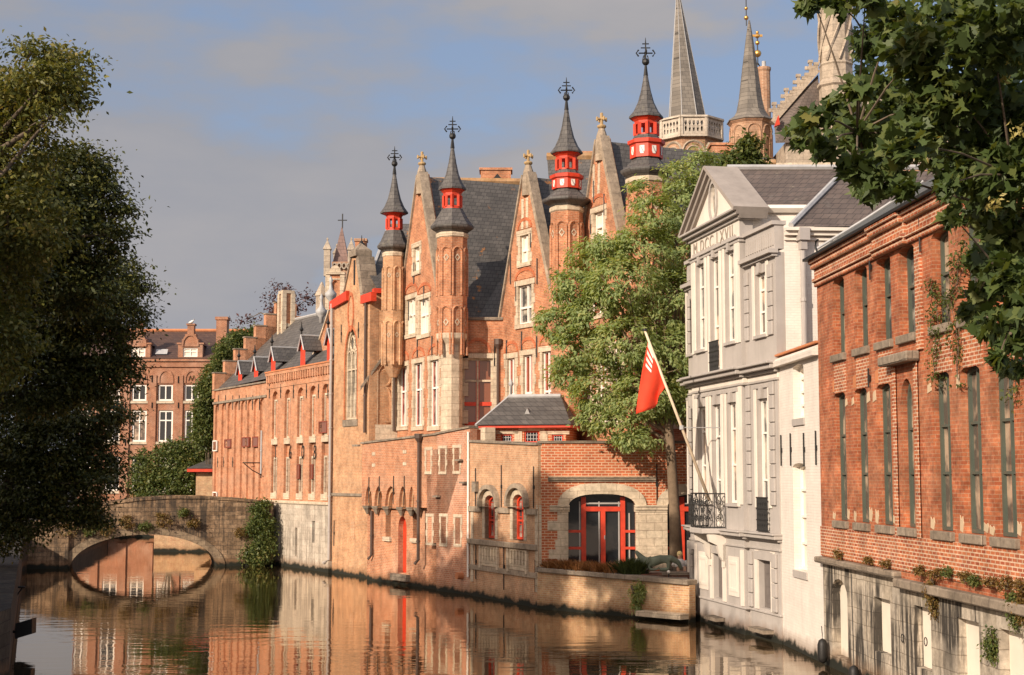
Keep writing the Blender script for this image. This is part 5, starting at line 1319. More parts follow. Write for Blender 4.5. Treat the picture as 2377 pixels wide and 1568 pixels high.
# small curved gable with urns against the chapel
fr = FL; u0, u1 = Q(703, 800, 1.5)[0], Q(766, 780, 1.5)[0]
zb_ = ztop - .4; zt_ = Q(760, 722, 1.5)[1]
pts = [(u0, zb_), (u1, zb_), (u1, zt_)] + [(u1 - (u1 - u0) * t, zb_ + .5 + (zt_ - zb_ - .5) * (1 - math.sin(t * math.pi / 2))) for t in (.08, .2, .35, .5, .7, .85, 1)]
M().panel(pts, [], 1.5, 0, .4, back=True).build('curved_gable', BR_ORANGE, lw)
coping(lw, pts[2:], 1.4, 2.0, .14, STONE)
for px, py in ((742, 730), (764, 690)):
    u, z = Q(px, py, 1.6); M().lathe((u, 1.7), [(.12, z - .5), (.12, z - .2), (.3, z), (.34, z + .2), (.12, z + .45), (.07, z + .8), (.12, z + .95), (.02, z + 1.2)], 8).build('urn', LEAD, lw, smooth=True)
# ------------------------------------------------------------------ foliage
def mesh_np(name, V, F, mat, parent=None):
    """V (n,3), F (m,k) arrays -> object"""
    me = bpy.data.meshes.new(name); k = F.shape[1]
    me.vertices.add(len(V)); me.vertices.foreach_set('co', V.astype(np.float32).ravel())
    me.loops.add(F.size); me.loops.foreach_set('vertex_index', F.astype(np.int32).ravel())
    me.polygons.add(len(F)); me.polygons.foreach_set('loop_start', np.arange(len(F), dtype=np.int32) * k)
    me.polygons.foreach_set('loop_total', np.full(len(F), k, dtype=np.int32))
    me.materials.append(mat); me.update(calc_edges=True); me.validate()
    o = bpy.data.objects.new(name, me); COL.objects.link(o); o.parent = parent
    return o
def nrm(a): return a / np.maximum(np.linalg.norm(a, axis=1, keepdims=True), 1e-9)
DIAMOND = np.array([(0, 0, 0), (.5, .45, .12), (0, 1, 0), (-.5, .45, .12)])
_h = [(0, 0), (.17, -.05), (.44, -.10), (.43, .10), (.58, .34), (.40, .36), (.30, .52), (.13, .50), (0, .95)]
MAPLE = np.array([(x, y, abs(x) * .45 - .22 * y * y) for x, y in _h] + [(-x, y, abs(x) * .45 - .22 * y * y) for x, y in _h[-2:0:-1]])
def leaf_mesh(name, C, N, T, S, mat, parent, shape=DIAMOND, wid=.5):
    """one face per leaf: C points, N normals, T tip directions, S lengths"""
    T = nrm(T - N * np.sum(T * N, 1, keepdims=True)); B = np.cross(T, N)
    k = len(shape); P = np.tile(shape, (1, 1))
    V = C[:, None, :] + S[:, None, None] * (P[None, :, 0:1] * wid * B[:, None, :] + P[None, :, 1:2] * T[:, None, :] + P[None, :, 2:3] * N[:, None, :])
    F = np.arange(len(C) * k).reshape(-1, k)
    return mesh_np(name, V.reshape(-1, 3), F, mat, parent)
def clumps(lobes, ncl, per, spread, rng, shell=.45, flat=.6):
    """leaf positions: clumps on and inside ellipsoid lobes, leaves gathered round each clump"""
    L_ = np.array(lobes, float); w = (L_[:, 3] * L_[:, 4] * L_[:, 5]) ** .67; w /= w.sum()
    idx = rng.choice(len(L_), ncl, p=w); u = nrm(rng.normal(size=(ncl, 3)))
    rr = shell + (1 - shell) * rng.random(ncl) ** .55
    cc = L_[idx, :3] + u * L_[idx, 3:6] * rr[:, None]
    sz = spread * (.6 + .8 * rng.random(ncl))
    P = np.repeat(cc, per, 0) + rng.normal(size=(ncl * per, 3)) * np.repeat(sz, per)[:, None] * np.array([1, 1, flat])
    O = np.repeat(u, per, 0)
    return P, O, cc
def foliage(lobes, ncl, per, spread, size, mat, parent, seed, name='crown', droop=.5, up=.8, wid=.5, shell=.45, flat=.6, out=.5, shape=DIAMOND, jit=.75):
    rng = np.random.default_rng(seed); P, O, cc = clumps(lobes, ncl, per, spread, rng, shell, flat); n = len(P)
    N = nrm(rng.normal(size=(n, 3)) * jit + np.array([0, 0, up]) + O * out)
    T = rng.normal(size=(n, 3)) * .8 + O * .6 + np.array([0, 0, -droop])
    o = leaf_mesh(name, P, N, T, size * (.55 + .8 * rng.random(n)), mat, parent, shape, wid)
    return o, cc
BARK = plaster('bark', (.16, .12, .085), .45, .95, wet=False, streak=.5, sc=3)
BARKL = plaster('bark_light', (.22, .155, .10), .4, .95, wet=False, streak=.4, sc=3)
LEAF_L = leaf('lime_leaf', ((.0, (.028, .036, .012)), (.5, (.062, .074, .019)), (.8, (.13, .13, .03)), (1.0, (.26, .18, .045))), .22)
LEAF_A = leaf('sun_tinted_lime_leaf', ((.0, (.06, .07, .018)), (.5, (.13, .14, .035)), (.8, (.22, .20, .05)), (1.0, (.34, .22, .06))), .35)  # lighter lime leaf, the treetop's sunlight mixed into its colour
LEAF_M = leaf('locust_leaf', ((.0, (.17, .24, .115)), (.45, (.30, .375, .14)), (.8, (.42, .46, .19)), (1.0, (.54, .44, .20))), .5)
LEAF_F = leaf('maple_leaf', ((.0, (.035, .055, .018)), (.5, (.085, .125, .036)), (.85, (.16, .185, .055)), (1.0, (.30, .21, .05))), .4)
LEAF_B = leaf('bush_leaf', ((.0, (.045, .070, .020)), (.5, (.10, .135, .036)), (.85, (.19, .20, .06)), (1.0, (.32, .20, .06))), .35)
LEAF_R = leaf('copper_leaf', ((.0, (.05, .022, .022)), (1.0, (.13, .05, .045))), .3)
LEAF_D = leaf('dry_plant_leaf', ((.0, (.10, .06, .02)), (.5, (.22, .13, .04)), (1.0, (.14, .13, .035))), .3)
GRASSB = leaf('brown_grass', ((.0, (.16, .065, .022)), (.6, (.32, .14, .05)), (1.0, (.45, .25, .1))), .3)
GRASSG = leaf('green_grass', ((.0, (.03, .045, .014)), (1.0, (.10, .13, .04))), .3)
SEEDS = leaf('seed_keys', ((.0, (.36, .30, .08)), (1.0, (.62, .52, .2))), .35)

def lob(px, py, rx, ry, Y, ry_depth=None):
    c = W(px, py, Y); k = Y / FOC
    return (c.x, c.y, c.z, rx * k, ry_depth or (rx + ry) * .5 * k, ry * k)
def tree(label, base, lobes, ncl, per, spread, size, mat, seed, trunk_r=.3, name='tree', group=None, bark=None, lean=(0, 0), fork=.5, nl=None, **kw):
    t = thing(name, label, 'tree', base, group=group)
    b = Vector(base); rel = [(x - b.x, y - b.y, z - b.z, a, c, d) for x, y, z, a, c, d in lobes]
    cr, cc = foliage(rel, ncl, per, spread, size, mat, t, seed, **kw)
    zlo = min(l[2] - l[5] for l in rel); ctr = np.mean(np.array(rel)[:, :3], 0)
    ft = Vector((lean[0], lean[1], max(1.2, zlo + (ctr[2] - zlo) * fork)))
    rng = random.Random(seed)
    p = [Vector((0, 0, -.3)), Vector((lean[0] * .15, lean[1] * .15, ft.z * .3)), Vector((lean[0] * .5, lean[1] * .5, ft.z * .65)), ft]
    M().tube(p, [trunk_r * 1.35, trunk_r, trunk_r * .85, trunk_r * .7], 10).build('trunk', bark or BARK, t, smooth=True)
    for l in (rel if nl is None else rel[:nl]):
        e = Vector(l[:3]); s = Vector((lean[0] * .5, lean[1] * .5, ft.z * .7)).lerp(ft, rng.random())
        mid = s.lerp(e, .5) + Vector((rng.uniform(-.4, .4), rng.uniform(-.4, .4), .35 + .3 * rng.random()))
        m = M().tube([s, mid, e], [trunk_r * .42, trunk_r * .26, trunk_r * .08], 6)
        for k in range(3):
            q = mid.lerp(e, rng.random()); d = Vector((rng.uniform(-1, 1) * l[3], rng.uniform(-1, 1) * l[4], rng.uniform(-.4, .8) * l[5])) * .8
            m.tube([q, q + d * .5 + Vector((0, 0, .1)), q + d], [trunk_r * .13, trunk_r * .09, trunk_r * .03], 5)
        m.build('limb', bark or BARK, t, smooth=True)
    return t
def shrub(label, base, lobes, ncl, per, spread, size, mat, seed, name='shrub', cat='shrub', group=None, stem=True, **kw):
    t = thing(name, label, cat, base, group=group); b = Vector(base)
    rel = [(x - b.x, y - b.y, z - b.z, a, c, d) for x, y, z, a, c, d in lobes]
    foliage(rel, ncl, per, spread, size, mat, t, seed, name='foliage', **kw)
    if stem:
        m = M()
        for l in rel[:8]: e = Vector(l[:3]); m.tube([(0, 0, 0), e * .5 + Vector((.02, 0, .05)), e], [.05, .035, .015], 5)
        m.build('stem', BARK, t)
    return t

# left bank trees, darkest nearest; unseen ones added outside the frame keep them in shade
def lobs(Y, *l): return [lob(a, b, c, d, Y + e) for a, b, c, d, e in l]
gl = 'lime trees along the left quay'
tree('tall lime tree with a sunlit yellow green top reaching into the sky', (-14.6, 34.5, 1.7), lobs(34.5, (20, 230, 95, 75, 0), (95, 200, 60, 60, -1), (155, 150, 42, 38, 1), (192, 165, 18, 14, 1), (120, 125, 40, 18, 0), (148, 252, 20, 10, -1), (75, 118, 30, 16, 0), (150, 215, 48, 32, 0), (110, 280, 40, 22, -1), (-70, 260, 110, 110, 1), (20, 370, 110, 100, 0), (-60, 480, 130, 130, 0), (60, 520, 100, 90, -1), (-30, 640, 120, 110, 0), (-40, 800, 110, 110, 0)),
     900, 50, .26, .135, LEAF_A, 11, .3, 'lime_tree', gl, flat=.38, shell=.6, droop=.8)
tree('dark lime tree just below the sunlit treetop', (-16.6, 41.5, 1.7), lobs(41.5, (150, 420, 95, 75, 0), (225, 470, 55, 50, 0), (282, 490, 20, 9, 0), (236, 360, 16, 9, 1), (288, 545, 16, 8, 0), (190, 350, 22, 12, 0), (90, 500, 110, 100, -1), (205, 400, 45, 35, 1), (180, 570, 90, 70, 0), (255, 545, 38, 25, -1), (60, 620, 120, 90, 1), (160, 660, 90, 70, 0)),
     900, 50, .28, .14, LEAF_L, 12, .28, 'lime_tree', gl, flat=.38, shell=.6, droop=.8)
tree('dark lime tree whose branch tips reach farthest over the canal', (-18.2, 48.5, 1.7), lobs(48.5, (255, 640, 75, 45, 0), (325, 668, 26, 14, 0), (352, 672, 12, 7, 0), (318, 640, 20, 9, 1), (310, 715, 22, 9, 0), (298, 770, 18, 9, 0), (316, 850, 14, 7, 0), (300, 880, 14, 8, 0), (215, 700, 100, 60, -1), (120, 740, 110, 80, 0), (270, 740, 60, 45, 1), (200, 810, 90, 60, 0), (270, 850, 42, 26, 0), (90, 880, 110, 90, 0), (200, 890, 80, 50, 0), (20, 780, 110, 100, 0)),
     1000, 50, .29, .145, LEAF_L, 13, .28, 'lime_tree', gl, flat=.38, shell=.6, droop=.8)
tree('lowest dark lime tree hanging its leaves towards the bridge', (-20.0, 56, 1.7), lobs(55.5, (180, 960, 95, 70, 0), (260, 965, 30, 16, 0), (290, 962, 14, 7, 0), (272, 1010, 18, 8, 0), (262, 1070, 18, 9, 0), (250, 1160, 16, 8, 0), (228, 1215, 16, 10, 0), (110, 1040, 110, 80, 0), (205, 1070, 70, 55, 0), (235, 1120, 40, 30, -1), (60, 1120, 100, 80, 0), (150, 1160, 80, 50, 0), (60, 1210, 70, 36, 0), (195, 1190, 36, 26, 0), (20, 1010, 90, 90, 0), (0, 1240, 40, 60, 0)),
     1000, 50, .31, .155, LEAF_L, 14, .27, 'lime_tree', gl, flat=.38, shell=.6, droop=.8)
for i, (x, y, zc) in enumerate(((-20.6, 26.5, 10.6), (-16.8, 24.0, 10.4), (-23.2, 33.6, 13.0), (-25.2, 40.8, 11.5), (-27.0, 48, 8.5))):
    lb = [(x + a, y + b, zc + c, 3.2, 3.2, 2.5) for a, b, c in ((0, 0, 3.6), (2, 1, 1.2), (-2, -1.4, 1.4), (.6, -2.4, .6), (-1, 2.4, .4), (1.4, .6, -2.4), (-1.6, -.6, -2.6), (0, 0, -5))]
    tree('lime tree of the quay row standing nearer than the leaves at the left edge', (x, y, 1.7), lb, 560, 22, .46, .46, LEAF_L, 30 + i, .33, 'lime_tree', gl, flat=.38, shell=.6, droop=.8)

# the light green tree on the terrace
LT = [(1615, 400, 42, 60, 1.5), (1590, 470, 55, 60, 1), (1525, 505, 60, 45, 0), (1590, 590, 75, 80, .5), (1490, 575, 70, 48, -.5), (1420, 575, 55, 38, 0), (1375, 605, 55, 45, .8), (1335, 665, 48, 48, .2), (1450, 660, 90, 60, -1), (1570, 710, 90, 80, 0),
      (1395, 735, 90, 55, 0), (1290, 750, 48, 34, .3), (1345, 810, 62, 50, -.4), (1455, 800, 85, 62, -1), (1555, 830, 85, 75, -.5), (1330, 870, 48, 40, .5), (1400, 915, 70, 48, -.6), (1500, 915, 80, 60, -1.2), (1375, 975, 38, 22, -.3), (1440, 985, 60, 32, -1), (1480, 1025, 40, 26, -1.4), (1570, 930, 55, 55, -.6), (1490, 450, 30, 30, .6), (1560, 410, 28, 36, 1)]
base = W(1571, 1296, 55.6)
tree('bright green feathery tree on the terrace between palace and grey house', (base.x, base.y, 1.4), lobs(56.6, *LT), 1350, 38, .165, .19, LEAF_M, 21, .21, 'terrace_tree', bark=BARKL, lean=(-.35, 0), fork=.42, droop=.7, up=.9, wid=.40, shell=.74, flat=.6, out=1.1, jit=.45)
tree('green treetop rising behind the slate roof of the grey house', (9.2, 60, 1.3), lobs(60, (1735, 360, 22, 34, 0), (1722, 385, 36, 26, 0), (1690, 375, 18, 18, 0), (1745, 330, 12, 18, 0), (1700, 420, 60, 40, 0), (1755, 385, 16, 16, 0)), 260, 30, .16, .22, LEAF_B, 22, .2, 'treetop', bark=BARKL, droop=1.2, flat=.9)

# maple in the foreground, its trunk on the bank to the right of the frame
BL_ = [(1890, 4, 36), (1950, 10, 36), (2010, -15, 50), (2020, 100, 50), (2070, 55, 60), (2130, 120, 80), (2200, 50, 100), (2300, 70, 110), (2390, 140, 120), (2030, 190, 46), (1990, 205, 26), (2100, 230, 90), (2220, 220, 100), (2340, 270, 110),
       (1858, 318, 34), (1895, 280, 40), (1950, 262, 48), (1990, 310, 50), (1915, 345, 34), (2040, 300, 66), (1990, 385, 40), (2055, 405, 60), (2020, 440, 34), (2110, 330, 60), (2180, 330, 70), (2260, 370, 84), (2350, 410, 96), (2230, 445, 44), (2195, 430, 30), (2290, 480, 56), (2365, 540, 70),
       (2340, 640, 52), (2295, 675, 40), (2372, 715, 56), (2350, 785, 44), (2278, 735, 24), (2318, 830, 18), (2378, 850, 30), (2100, 440, 30), (2290, 600, 46), (2266, 690, 28), (2300, 755, 38), (2256, 722, 18), (2325, 545, 52), (2215, 505, 22), (2340, 860, 20), (2150, 250, 70), (2400, 330, 90), (2420, 560, 80), (2430, 700, 80), (2420, 40, 100),
       (2000, -420, 120), (2120, -330, 110), (2230, -440, 130), (2330, -300, 120), (2120, -520, 110), (2420, -420, 130), (2250, -190, 90), (2400, -160, 110), (1900, -330, 80), (2520, -200, 140), (2600, 60, 140), (2330, -560, 120), (2520, 250, 120), (2560, 450, 120), (2650, -60, 140), (2700, 180, 140), (2740, 400, 130), (2820, 40, 150), (2860, 280, 150), (2980, 120, 160), (2960, 380, 150), (3080, 240, 160), (2620, 620, 100), (2780, 580, 110), (2700, -250, 150), (2900, -200, 160), (3100, -20, 160)]  # boughs above the frame added to shade the crown; the rest complete it
def maple():
    t = thing('maple_tree', 'large leafed maple hanging in front of the slate roofs and the red brick warehouse', 'tree', (10.7, 16.0, 1.3))
    rng = np.random.default_rng(5); b = np.array((10.7, 16.0, 1.3))
    Cs, Ss, Os = [], [], []; m = M(); twigs = []
    for i, (px, py, r) in enumerate(BL_):
        Y = 13.2 + 1.6 * math.sin(i * 2.4); c = W(px, py, Y); k = Y / FOC
        if py < -60: Y -= 2.2; c = W(px, py, Y); k = Y / FOC
        n = int((11 if py > -60 else 5) * math.pi * r * r / 900) + 16
        u = nrm(rng.normal(size=(n, 3))) * (rng.random(n) ** .45)[:, None]
        p = np.array(c) - b + u * np.array([r * k, r * k * 1.25, r * k * .9])
        Cs.append(p); Os.append(u); Ss.append(.065 + .095 * rng.random(n))
        twigs.append(Vector(np.array(c) - b))
    C_, O, S = np.concatenate(Cs), np.concatenate(Os), np.concatenate(Ss)
    n = len(C_)
    N = nrm(np.array([-.2, -.35, .8]) + rng.normal(size=(n, 3)) * .75)
    T = rng.normal(size=(n, 3)) * .6 + O * .5 + np.array([-.45, -.1, -.45])
    leaf_mesh('crown', C_, N, T, S, LEAF_F, t, MAPLE, 1.0)
    top = Vector((-.8, -.5, 7.0))
    M().tube([(0, 0, -.4), (-.1, -.05, 2.5), (-.4, -.2, 5), top], [.42, .34, .28, .2], 10).build('trunk', BARK, t, smooth=True)
    rr = random.Random(3)
    main = [twigs[i] for i in (3, 8, 11, 14, 19, 21, 26, 30, 33, 34, 17)]
    for e in main:
        s = Vector((-.3, -.15, 4.2)).lerp(top, rr.random()); mid = s.lerp(e, .55) + Vector((0, 0, .25))
        M().tube([s, s.lerp(mid, .5) + Vector((0, 0, .12)), mid, mid.lerp(e, .6), e], [.07, .05, .03, .018, .007], 6).build('limb', BARK, t, smooth=True)
    k = M()
    for e in twigs:
        q = min(main, key=lambda v: (v - e).length)
        if .05 < (q - e).length < 2.2: k.tube([q.lerp(e, -.15), q.lerp(e, .5) + Vector((0, 0, .05)), e], [.014, .009, .004], 5)
    k.build('twig', BARK, t)
    sc, so = [], []
    for px, py in ((2270, 118), (2305, 150), (2330, 175), (2240, 205), (2350, 120), (2360, 300), (2150, 330), (2130, 345), (2310, 470)):
        c = np.array(W(px, py, 12.2)) - b; sc.append(c + rng.normal(size=(26, 3)) * .035)
    for C2 in sc:
        n2 = len(C2); leaf_mesh('seed_keys', C2, nrm(rng.normal(size=(n2, 3)) + np.array([0, -.6, .3])), rng.normal(size=(n2, 3)) + np.array([0, 0, -1.2]), .04 + .03 * rng.random(n2), SEEDS, t, DIAMOND, .45)
maple()

# ------------------------------------------------------------------ bridge
FBR = Fr(W(38, HZ, 82.0), W(636, HZ, 85.6))
br = FBR.root('arched_bridge', 'old mossy stone bridge with a single low arch over the canal', 'bridge')
def B(px, py, y=0): return FBR.hit(px, py, y)
xl, xr_ = B(162, 1310)[0], B(503, 1310)[0]; zc = B(335, 1241)[1]
ell = [(xr_ + 0, -.4)] ; cx = (xl + xr_) / 2; hw = (xr_ - xl) / 2
hole = [(cx + hw * math.cos(t), -.05 + (zc + .05) * math.sin(t)) for t in [math.pi * i / 28 for i in range(29)]]
hole = [(xl, -.6), (xr_, -.6)] + hole
top = [B(*p) for p in ((636, 1171), (560, 1164), (480, 1159), (400, 1158), (320, 1163), (235, 1174), (150, 1196), (38, 1232))]
M().panel([(0, -.62), (FBR.len, -.62)] + top, [hole], 0, 4.6, 4.6, back=False).build('arch_wall', BRIDGE, br)
M().panel([(0, -.62), (FBR.len, -.62)] + top, [hole], 4.62, 0, 0).build('rear_wall', BRIDGE, br)
m = M()
for a, b in zip(top[:-1], top[1:]):
    for y0, y1 in ((-.06, .34), (4.3, 4.68)):
        m.add([(p[0], y, p[1] + d) for p in (a, b) for y in (y0, y1) for d in (.003, .15)], [(0, 1, 3, 2), (4, 5, 7, 6), (0, 1, 5, 4), (2, 3, 7, 6), (0, 2, 6, 4), (1, 3, 7, 5)])
m.build('parapet_coping', BRIDGE, br)
o_ = [(cx + (hw + .48) * math.cos(t), -.05 + (zc + .42) * math.sin(t)) for t in [math.pi * i / 28 for i in range(29)]]
i_ = hole[2:]
m = M()
for j in range(28):
    e = .012 * (j % 2)
    q = [o_[j], o_[j + 1], i_[j + 1], i_[j]]
    m.add([(p[0], -.05 - e, p[1]) for p in q] + [(p[0], .0, p[1]) for p in q], [(0, 1, 2, 3), (0, 1, 5, 4), (1, 2, 6, 5), (2, 3, 7, 6), (3, 0, 4, 7)])
m.build('voussoirs', stone('voussoir_stone', (.36, .27, .175), (.27, .195, .125), .4, .3, mortar=(.16, .12, .09), var=.4), br)
M().box(xl - .55, xl - .1, -.22, .0, -.6, B(158, 1235)[1]).build('abutment_pier', BRIDGE, br)
gp = 'plants rooted in the bridge stones'
for i, (px, py, rx, ry, mt, lb) in enumerate(((293, 1213, 17, 17, LEAF_D, 'brown green plant above the left haunch of the bridge arch'), (378, 1205, 20, 17, LEAF_D, 'yellow brown plant high on the bridge above its crown'), (245, 1228, 20, 14, LEAF_D, 'orange brown tuft at the left shoulder of the arch'), (335, 1224, 12, 10, LEAF_B, 'small green tuft over the arch crown'),
        (210, 1228, 22, 14, LEAF_B, 'green bush low on the bridge beside the hanging lime leaves'), (160, 1228, 26, 16, LEAF_D, 'dry orange bush at the left end of the bridge under the lime leaves'), (425, 1190, 8, 8, LEAF_B, 'tiny tuft under the bridge coping right of the crown'), (560, 1235, 14, 10, LEAF_D, 'dry tuft on the bridge beside the ivy'), (448, 1215, 9, 7, LEAF_D, 'tiny dry tuft on the bridge right haunch'))):
    u, z = B(px, py); w_ = FBR.p + FBR.e * u
    shrub(lb, (w_.x, w_.y, z), [lob(px, py, rx, ry, w_.y - .15, .35)], 26, 20, .1, .12, mt, 50 + i, 'bridge_plant', 'plant', gp)
w_ = FBR.p + FBR.e * B(600, 1200)[0]
shrub('dark ivy climbing the right end of the bridge beside the white base', (w_.x, w_.y - .1, .3), [lob(a, b, c, d, 85.0, .45) for a, b, c, d in ((598, 1182, 11, 12), (612, 1176, 7, 9), (604, 1208, 17, 20), (622, 1222, 10, 16), (606, 1246, 20, 18), (588, 1276, 13, 14), (574, 1288, 8, 12), (612, 1285, 19, 18), (598, 1308, 18, 10), (628, 1262, 8, 16), (584, 1225, 8, 9))], 300, 24, .17, .16, LEAF_B, 61, 'ivy', 'ivy', flat=1.0)

# ------------------------------------------------------------------ far brick building behind the bridge
FF = Fr(W(180, HZ, 126), W(540, HZ, 126))
fb = FF.root('dormered_brick_building', 'broad brown brick building with stepped dormers standing far behind the bridge', 'building')
FLn = FF.len
def FH(*a): return FF.rect(*a)
ze = FF.hit(400, 839)[1]
cols = [(243, 278), (306, 340), (367, 401), (428, 462), (489, 523), (184, 218)]
rows = [(893, 931), (953, 1026), (1060, 1140)]
wn = [FH(a, b, c, d) for a, b in cols for c, d in rows]
facade(fb, rectp(0, FLn, -.5, ze), [rectp(*r) for r in wn], BR_FAR, .4, .25, (9, ze - .1))
for i, r in enumerate(wn):
    j = i % 3
    window(fb, (r[0] + .01, r[1] - .01, r[2] + .01, r[3] - .01), .1, WHITEP, GLASS if i % 4 else GLASSG, nx=(.5,), nz=() if j == 0 else (.68,), fw=.13, dep=.1)
    M().box(r[0] - .15, r[1] + .15, -.12, .08, r[2] - .22, r[2] - .003).build('sill', STONE, fb)
    if j == 0:
        k = M().ring(archp(r[0] - .05, r[1] + .05, r[3] + .12, r[3] + .45, r[3] + 1.3, 10), archp(r[0] + .12, r[1] - .12, r[3] + .121, r[3] + .45, r[3] + 1.1, 10), -.08, -.001)
        xm = (r[0] + r[1]) / 2
        if (i // 3) % 2: k.tube([(xm - .3, -.05, r[3] + .3), (xm - .15, -.05, r[3] + .75), (xm, -.05, r[3] + .35), (xm + .15, -.05, r[3] + .75), (xm + .3, -.05, r[3] + .3)], .05, 4)
        k.build('blind_arch', BR_FAR, fb)
for a in (226, 290, 352, 414, 476): u = FF.hit(a, 1000)[0]; M().box(u - .35, u + .35, -.16, -.001, .5, ze - 1.2).build('pilaster', BR_FAR, fb)
M().box(-.1, FLn + .1, -.3, .2, ze - .02, ze + .22).box(-.05, FLn, -.14, -.001, ze - .5, ze - .02).build('cornice', BR_FAR, fb)
for px, a, b in ((354, 872, 888), (415, 874, 890), (354, 935, 948), (415, 935, 948), (292, 936, 948), (292, 1020, 1035)): anchor(fb, FF, px, a, b, -.2, .05)
zr = FF.hit(400, 769, 5.5)[1]
M().add([(-.3, -.35, ze + .2), (FLn + .2, -.35, ze + .2), (FLn + .2, 5.5, zr), (-.3, 5.5, zr), (FLn + .2, 11, ze), (-.3, 11, ze)], [(0, 1, 2, 3), (3, 2, 4, 5), (1, 4, 2)]).build('roof', TILEB, fb)
M().tube([(-.3, 5.5, zr + .05), (FLn + .2, 5.5, zr + .05)], .16, 6).build('ridge_tiles', REVEAL, fb)
for px0, px1 in ((293, 350), (414, 471)):
    u0, u1 = FF.hit(px0, 800)[0], FF.hit(px1, 800)[0]; z = lambda p: FF.hit(400, p)[1]
    um_ = (u0 + u1) / 2; hw_ = (u1 - u0) / 2
    pts = [(u0, ze + .2), (u1, ze + .2), (u1, z(800)), (u1 - hw_ * .3, z(800)), (u1 - hw_ * .3, z(788)), (u1 - hw_ * .55, z(788)), (u1 - hw_ * .55, z(776)), (um_ + .28, z(776)), (um_ + .28, z(756)), (um_ - .28, z(756)), (um_ - .28, z(776)), (u0 + hw_ * .55, z(776)), (u0 + hw_ * .55, z(788)), (u0 + hw_ * .3, z(788)), (u0 + hw_ * .3, z(800)), (u0, z(800))]
    wr = (um_ - .62, um_ + .62, ze + .35, z(808))
    ob = M().panel(pts, [rectp(*wr)], -.1, .2, .6, back=True).build('stepped_dormer', BR_FAR, fb)
    window(ob, (wr[0] + .01, wr[1] - .01, wr[2] + .01, wr[3] - .01), 0, WHITEP, BLOCKED, nx=(.5,), nz=(.6,), fw=.1, dep=.09)
    m = M()
    for a, b in ((u0 - .1, u0 + hw_ * .3), (u1 - hw_ * .3, u1 + .1)): m.box(a, b, -.18, .6, z(800), z(800) + .14)
    m.box(um_ - .36, um_ + .36, -.18, .6, z(756), z(756) + .15).ring(archp(wr[0] - .1, wr[1] + .1, wr[3] + .1, wr[3] + .3, wr[3] + 1.2, 8), archp(wr[0] + .05, wr[1] - .05, wr[3] + .11, wr[3] + .3, wr[3] + 1.02, 8), -.2, -.101)
    m.build('step_coping', BR_FAR, ob)
    M().add([(u0 + .1, .3, z(800)), (um_, .3, z(778)), (u1 - .1, .3, z(800)), (u0 + .1, 4, z(800)), (um_, 5, z(778)), (u1 - .1, 4, z(800))], [(0, 1, 4, 3), (1, 2, 5, 4)]).build('dormer_roof', TILEB, ob)
u, zt_ = FF.hit(517, 744, 2); M().box(u - .45, u + .45, 1.5, 2.6, ze + .3, zt_).box(u - .55, u + .55, 1.4, 2.7, zt_, zt_ + .25).build('chimney', BR_FAR, fb)
for px in (372, 254): u, z = FF.hit(px, 834); M().add([(u - .5, .25, z + .45), (u + .5, .25, z + .45), (u + .5, .65, z + .9), (u - .5, .65, z + .9)], [(0, 1, 2, 3)]).build('skylight', LEAD, fb)
# seagull standing on the right dormer
g_ = W(445, 754, 125.9)
gu = thing('seagull', 'white seagull perched on the stepped dormer of the far building', 'bird', (g_.x, g_.y - .1, g_.z - .02))
k = M().lathe((0, 0), [(.01, -.34), (.06, -.22), (.12, -.05), (.13, .1), (.09, .2), (.07, .26), (.085, .33), (.06, .4), (.01, .43)], 10)
k.v = [(z * .8 if z < .2 else .16 + (z - .2) * .25, y, .24 + x + (z * .25 if z < .2 else .05 + (z - .2) * .9)) for x, y, z in k.v]
k.build('body', WHITEP, gu, smooth=True)
M().tube([(.2, 0, .47), (.3, 0, .44)], [.02, .005], 5).build('beak', GOLD, gu)
m = M().tube([(0, .04, 0), (0, .04, .16)], .012, 4); m.build('leg', GOLD, gu); M().tube([(0, -.04, 0), (0, -.04, .16)], .012, 4).build('leg', GOLD, gu)

# greenery between the bridge and the far building, on the right bank
def gz(px, Y): return (W(px, HZ, Y).x, Y, 1.3)
shrub('broad rounded green bush behind the bridge in front of the brown building', gz(395, 101.5), [lob(a, b, c, d, 102 + e) for a, b, c, d, e in ((345, 1105, 42, 48, 0), (400, 1080, 55, 50, 0), (450, 1060, 45, 48, .5), (440, 1120, 50, 50, -.5), (375, 1140, 60, 40, -.5), (330, 1060, 16, 20, 0), (470, 1100, 25, 60, 0), (415, 1045, 36, 22, 0))], 900, 26, .26, .22, LEAF_B, 71)
shrub('tall dark green climber on the brick house end behind the bridge', gz(490, 100), [lob(a, b, c, d, 100 + e) for a, b, c, d, e in ((480, 1000, 32, 45, 0), (482, 930, 26, 50, 0), (495, 880, 26, 36, 0), (510, 850, 22, 30, 0), (472, 965, 22, 40, 0), (520, 820, 16, 30, 0))], 700, 24, .2, .2, LEAF_B, 72, 'climber', 'climber')
tree('small green tree rising between the brown building and the stepped gable', gz(560, 104), lobs(104, (565, 790, 30, 28, 0), (545, 810, 28, 36, 0), (590, 775, 14, 14, 0), (535, 850, 30, 40, 0), (570, 840, 30, 30, 0)), 420, 24, .25, .22, LEAF_B, 73, .2, 'garden_tree')
tree('purple leafed tree with sparse twigs above the slate roof', gz(650, 118), lobs(118, (650, 675, 28, 22, 0), (625, 700, 18, 10, 0), (690, 700, 14, 22, 0), (575, 742, 26, 6, 0), (720, 690, 14, 14, 0), (655, 720, 40, 16, 0)), 90, 12, .32, .26, LEAF_R, 74, .2, 'copper_tree')
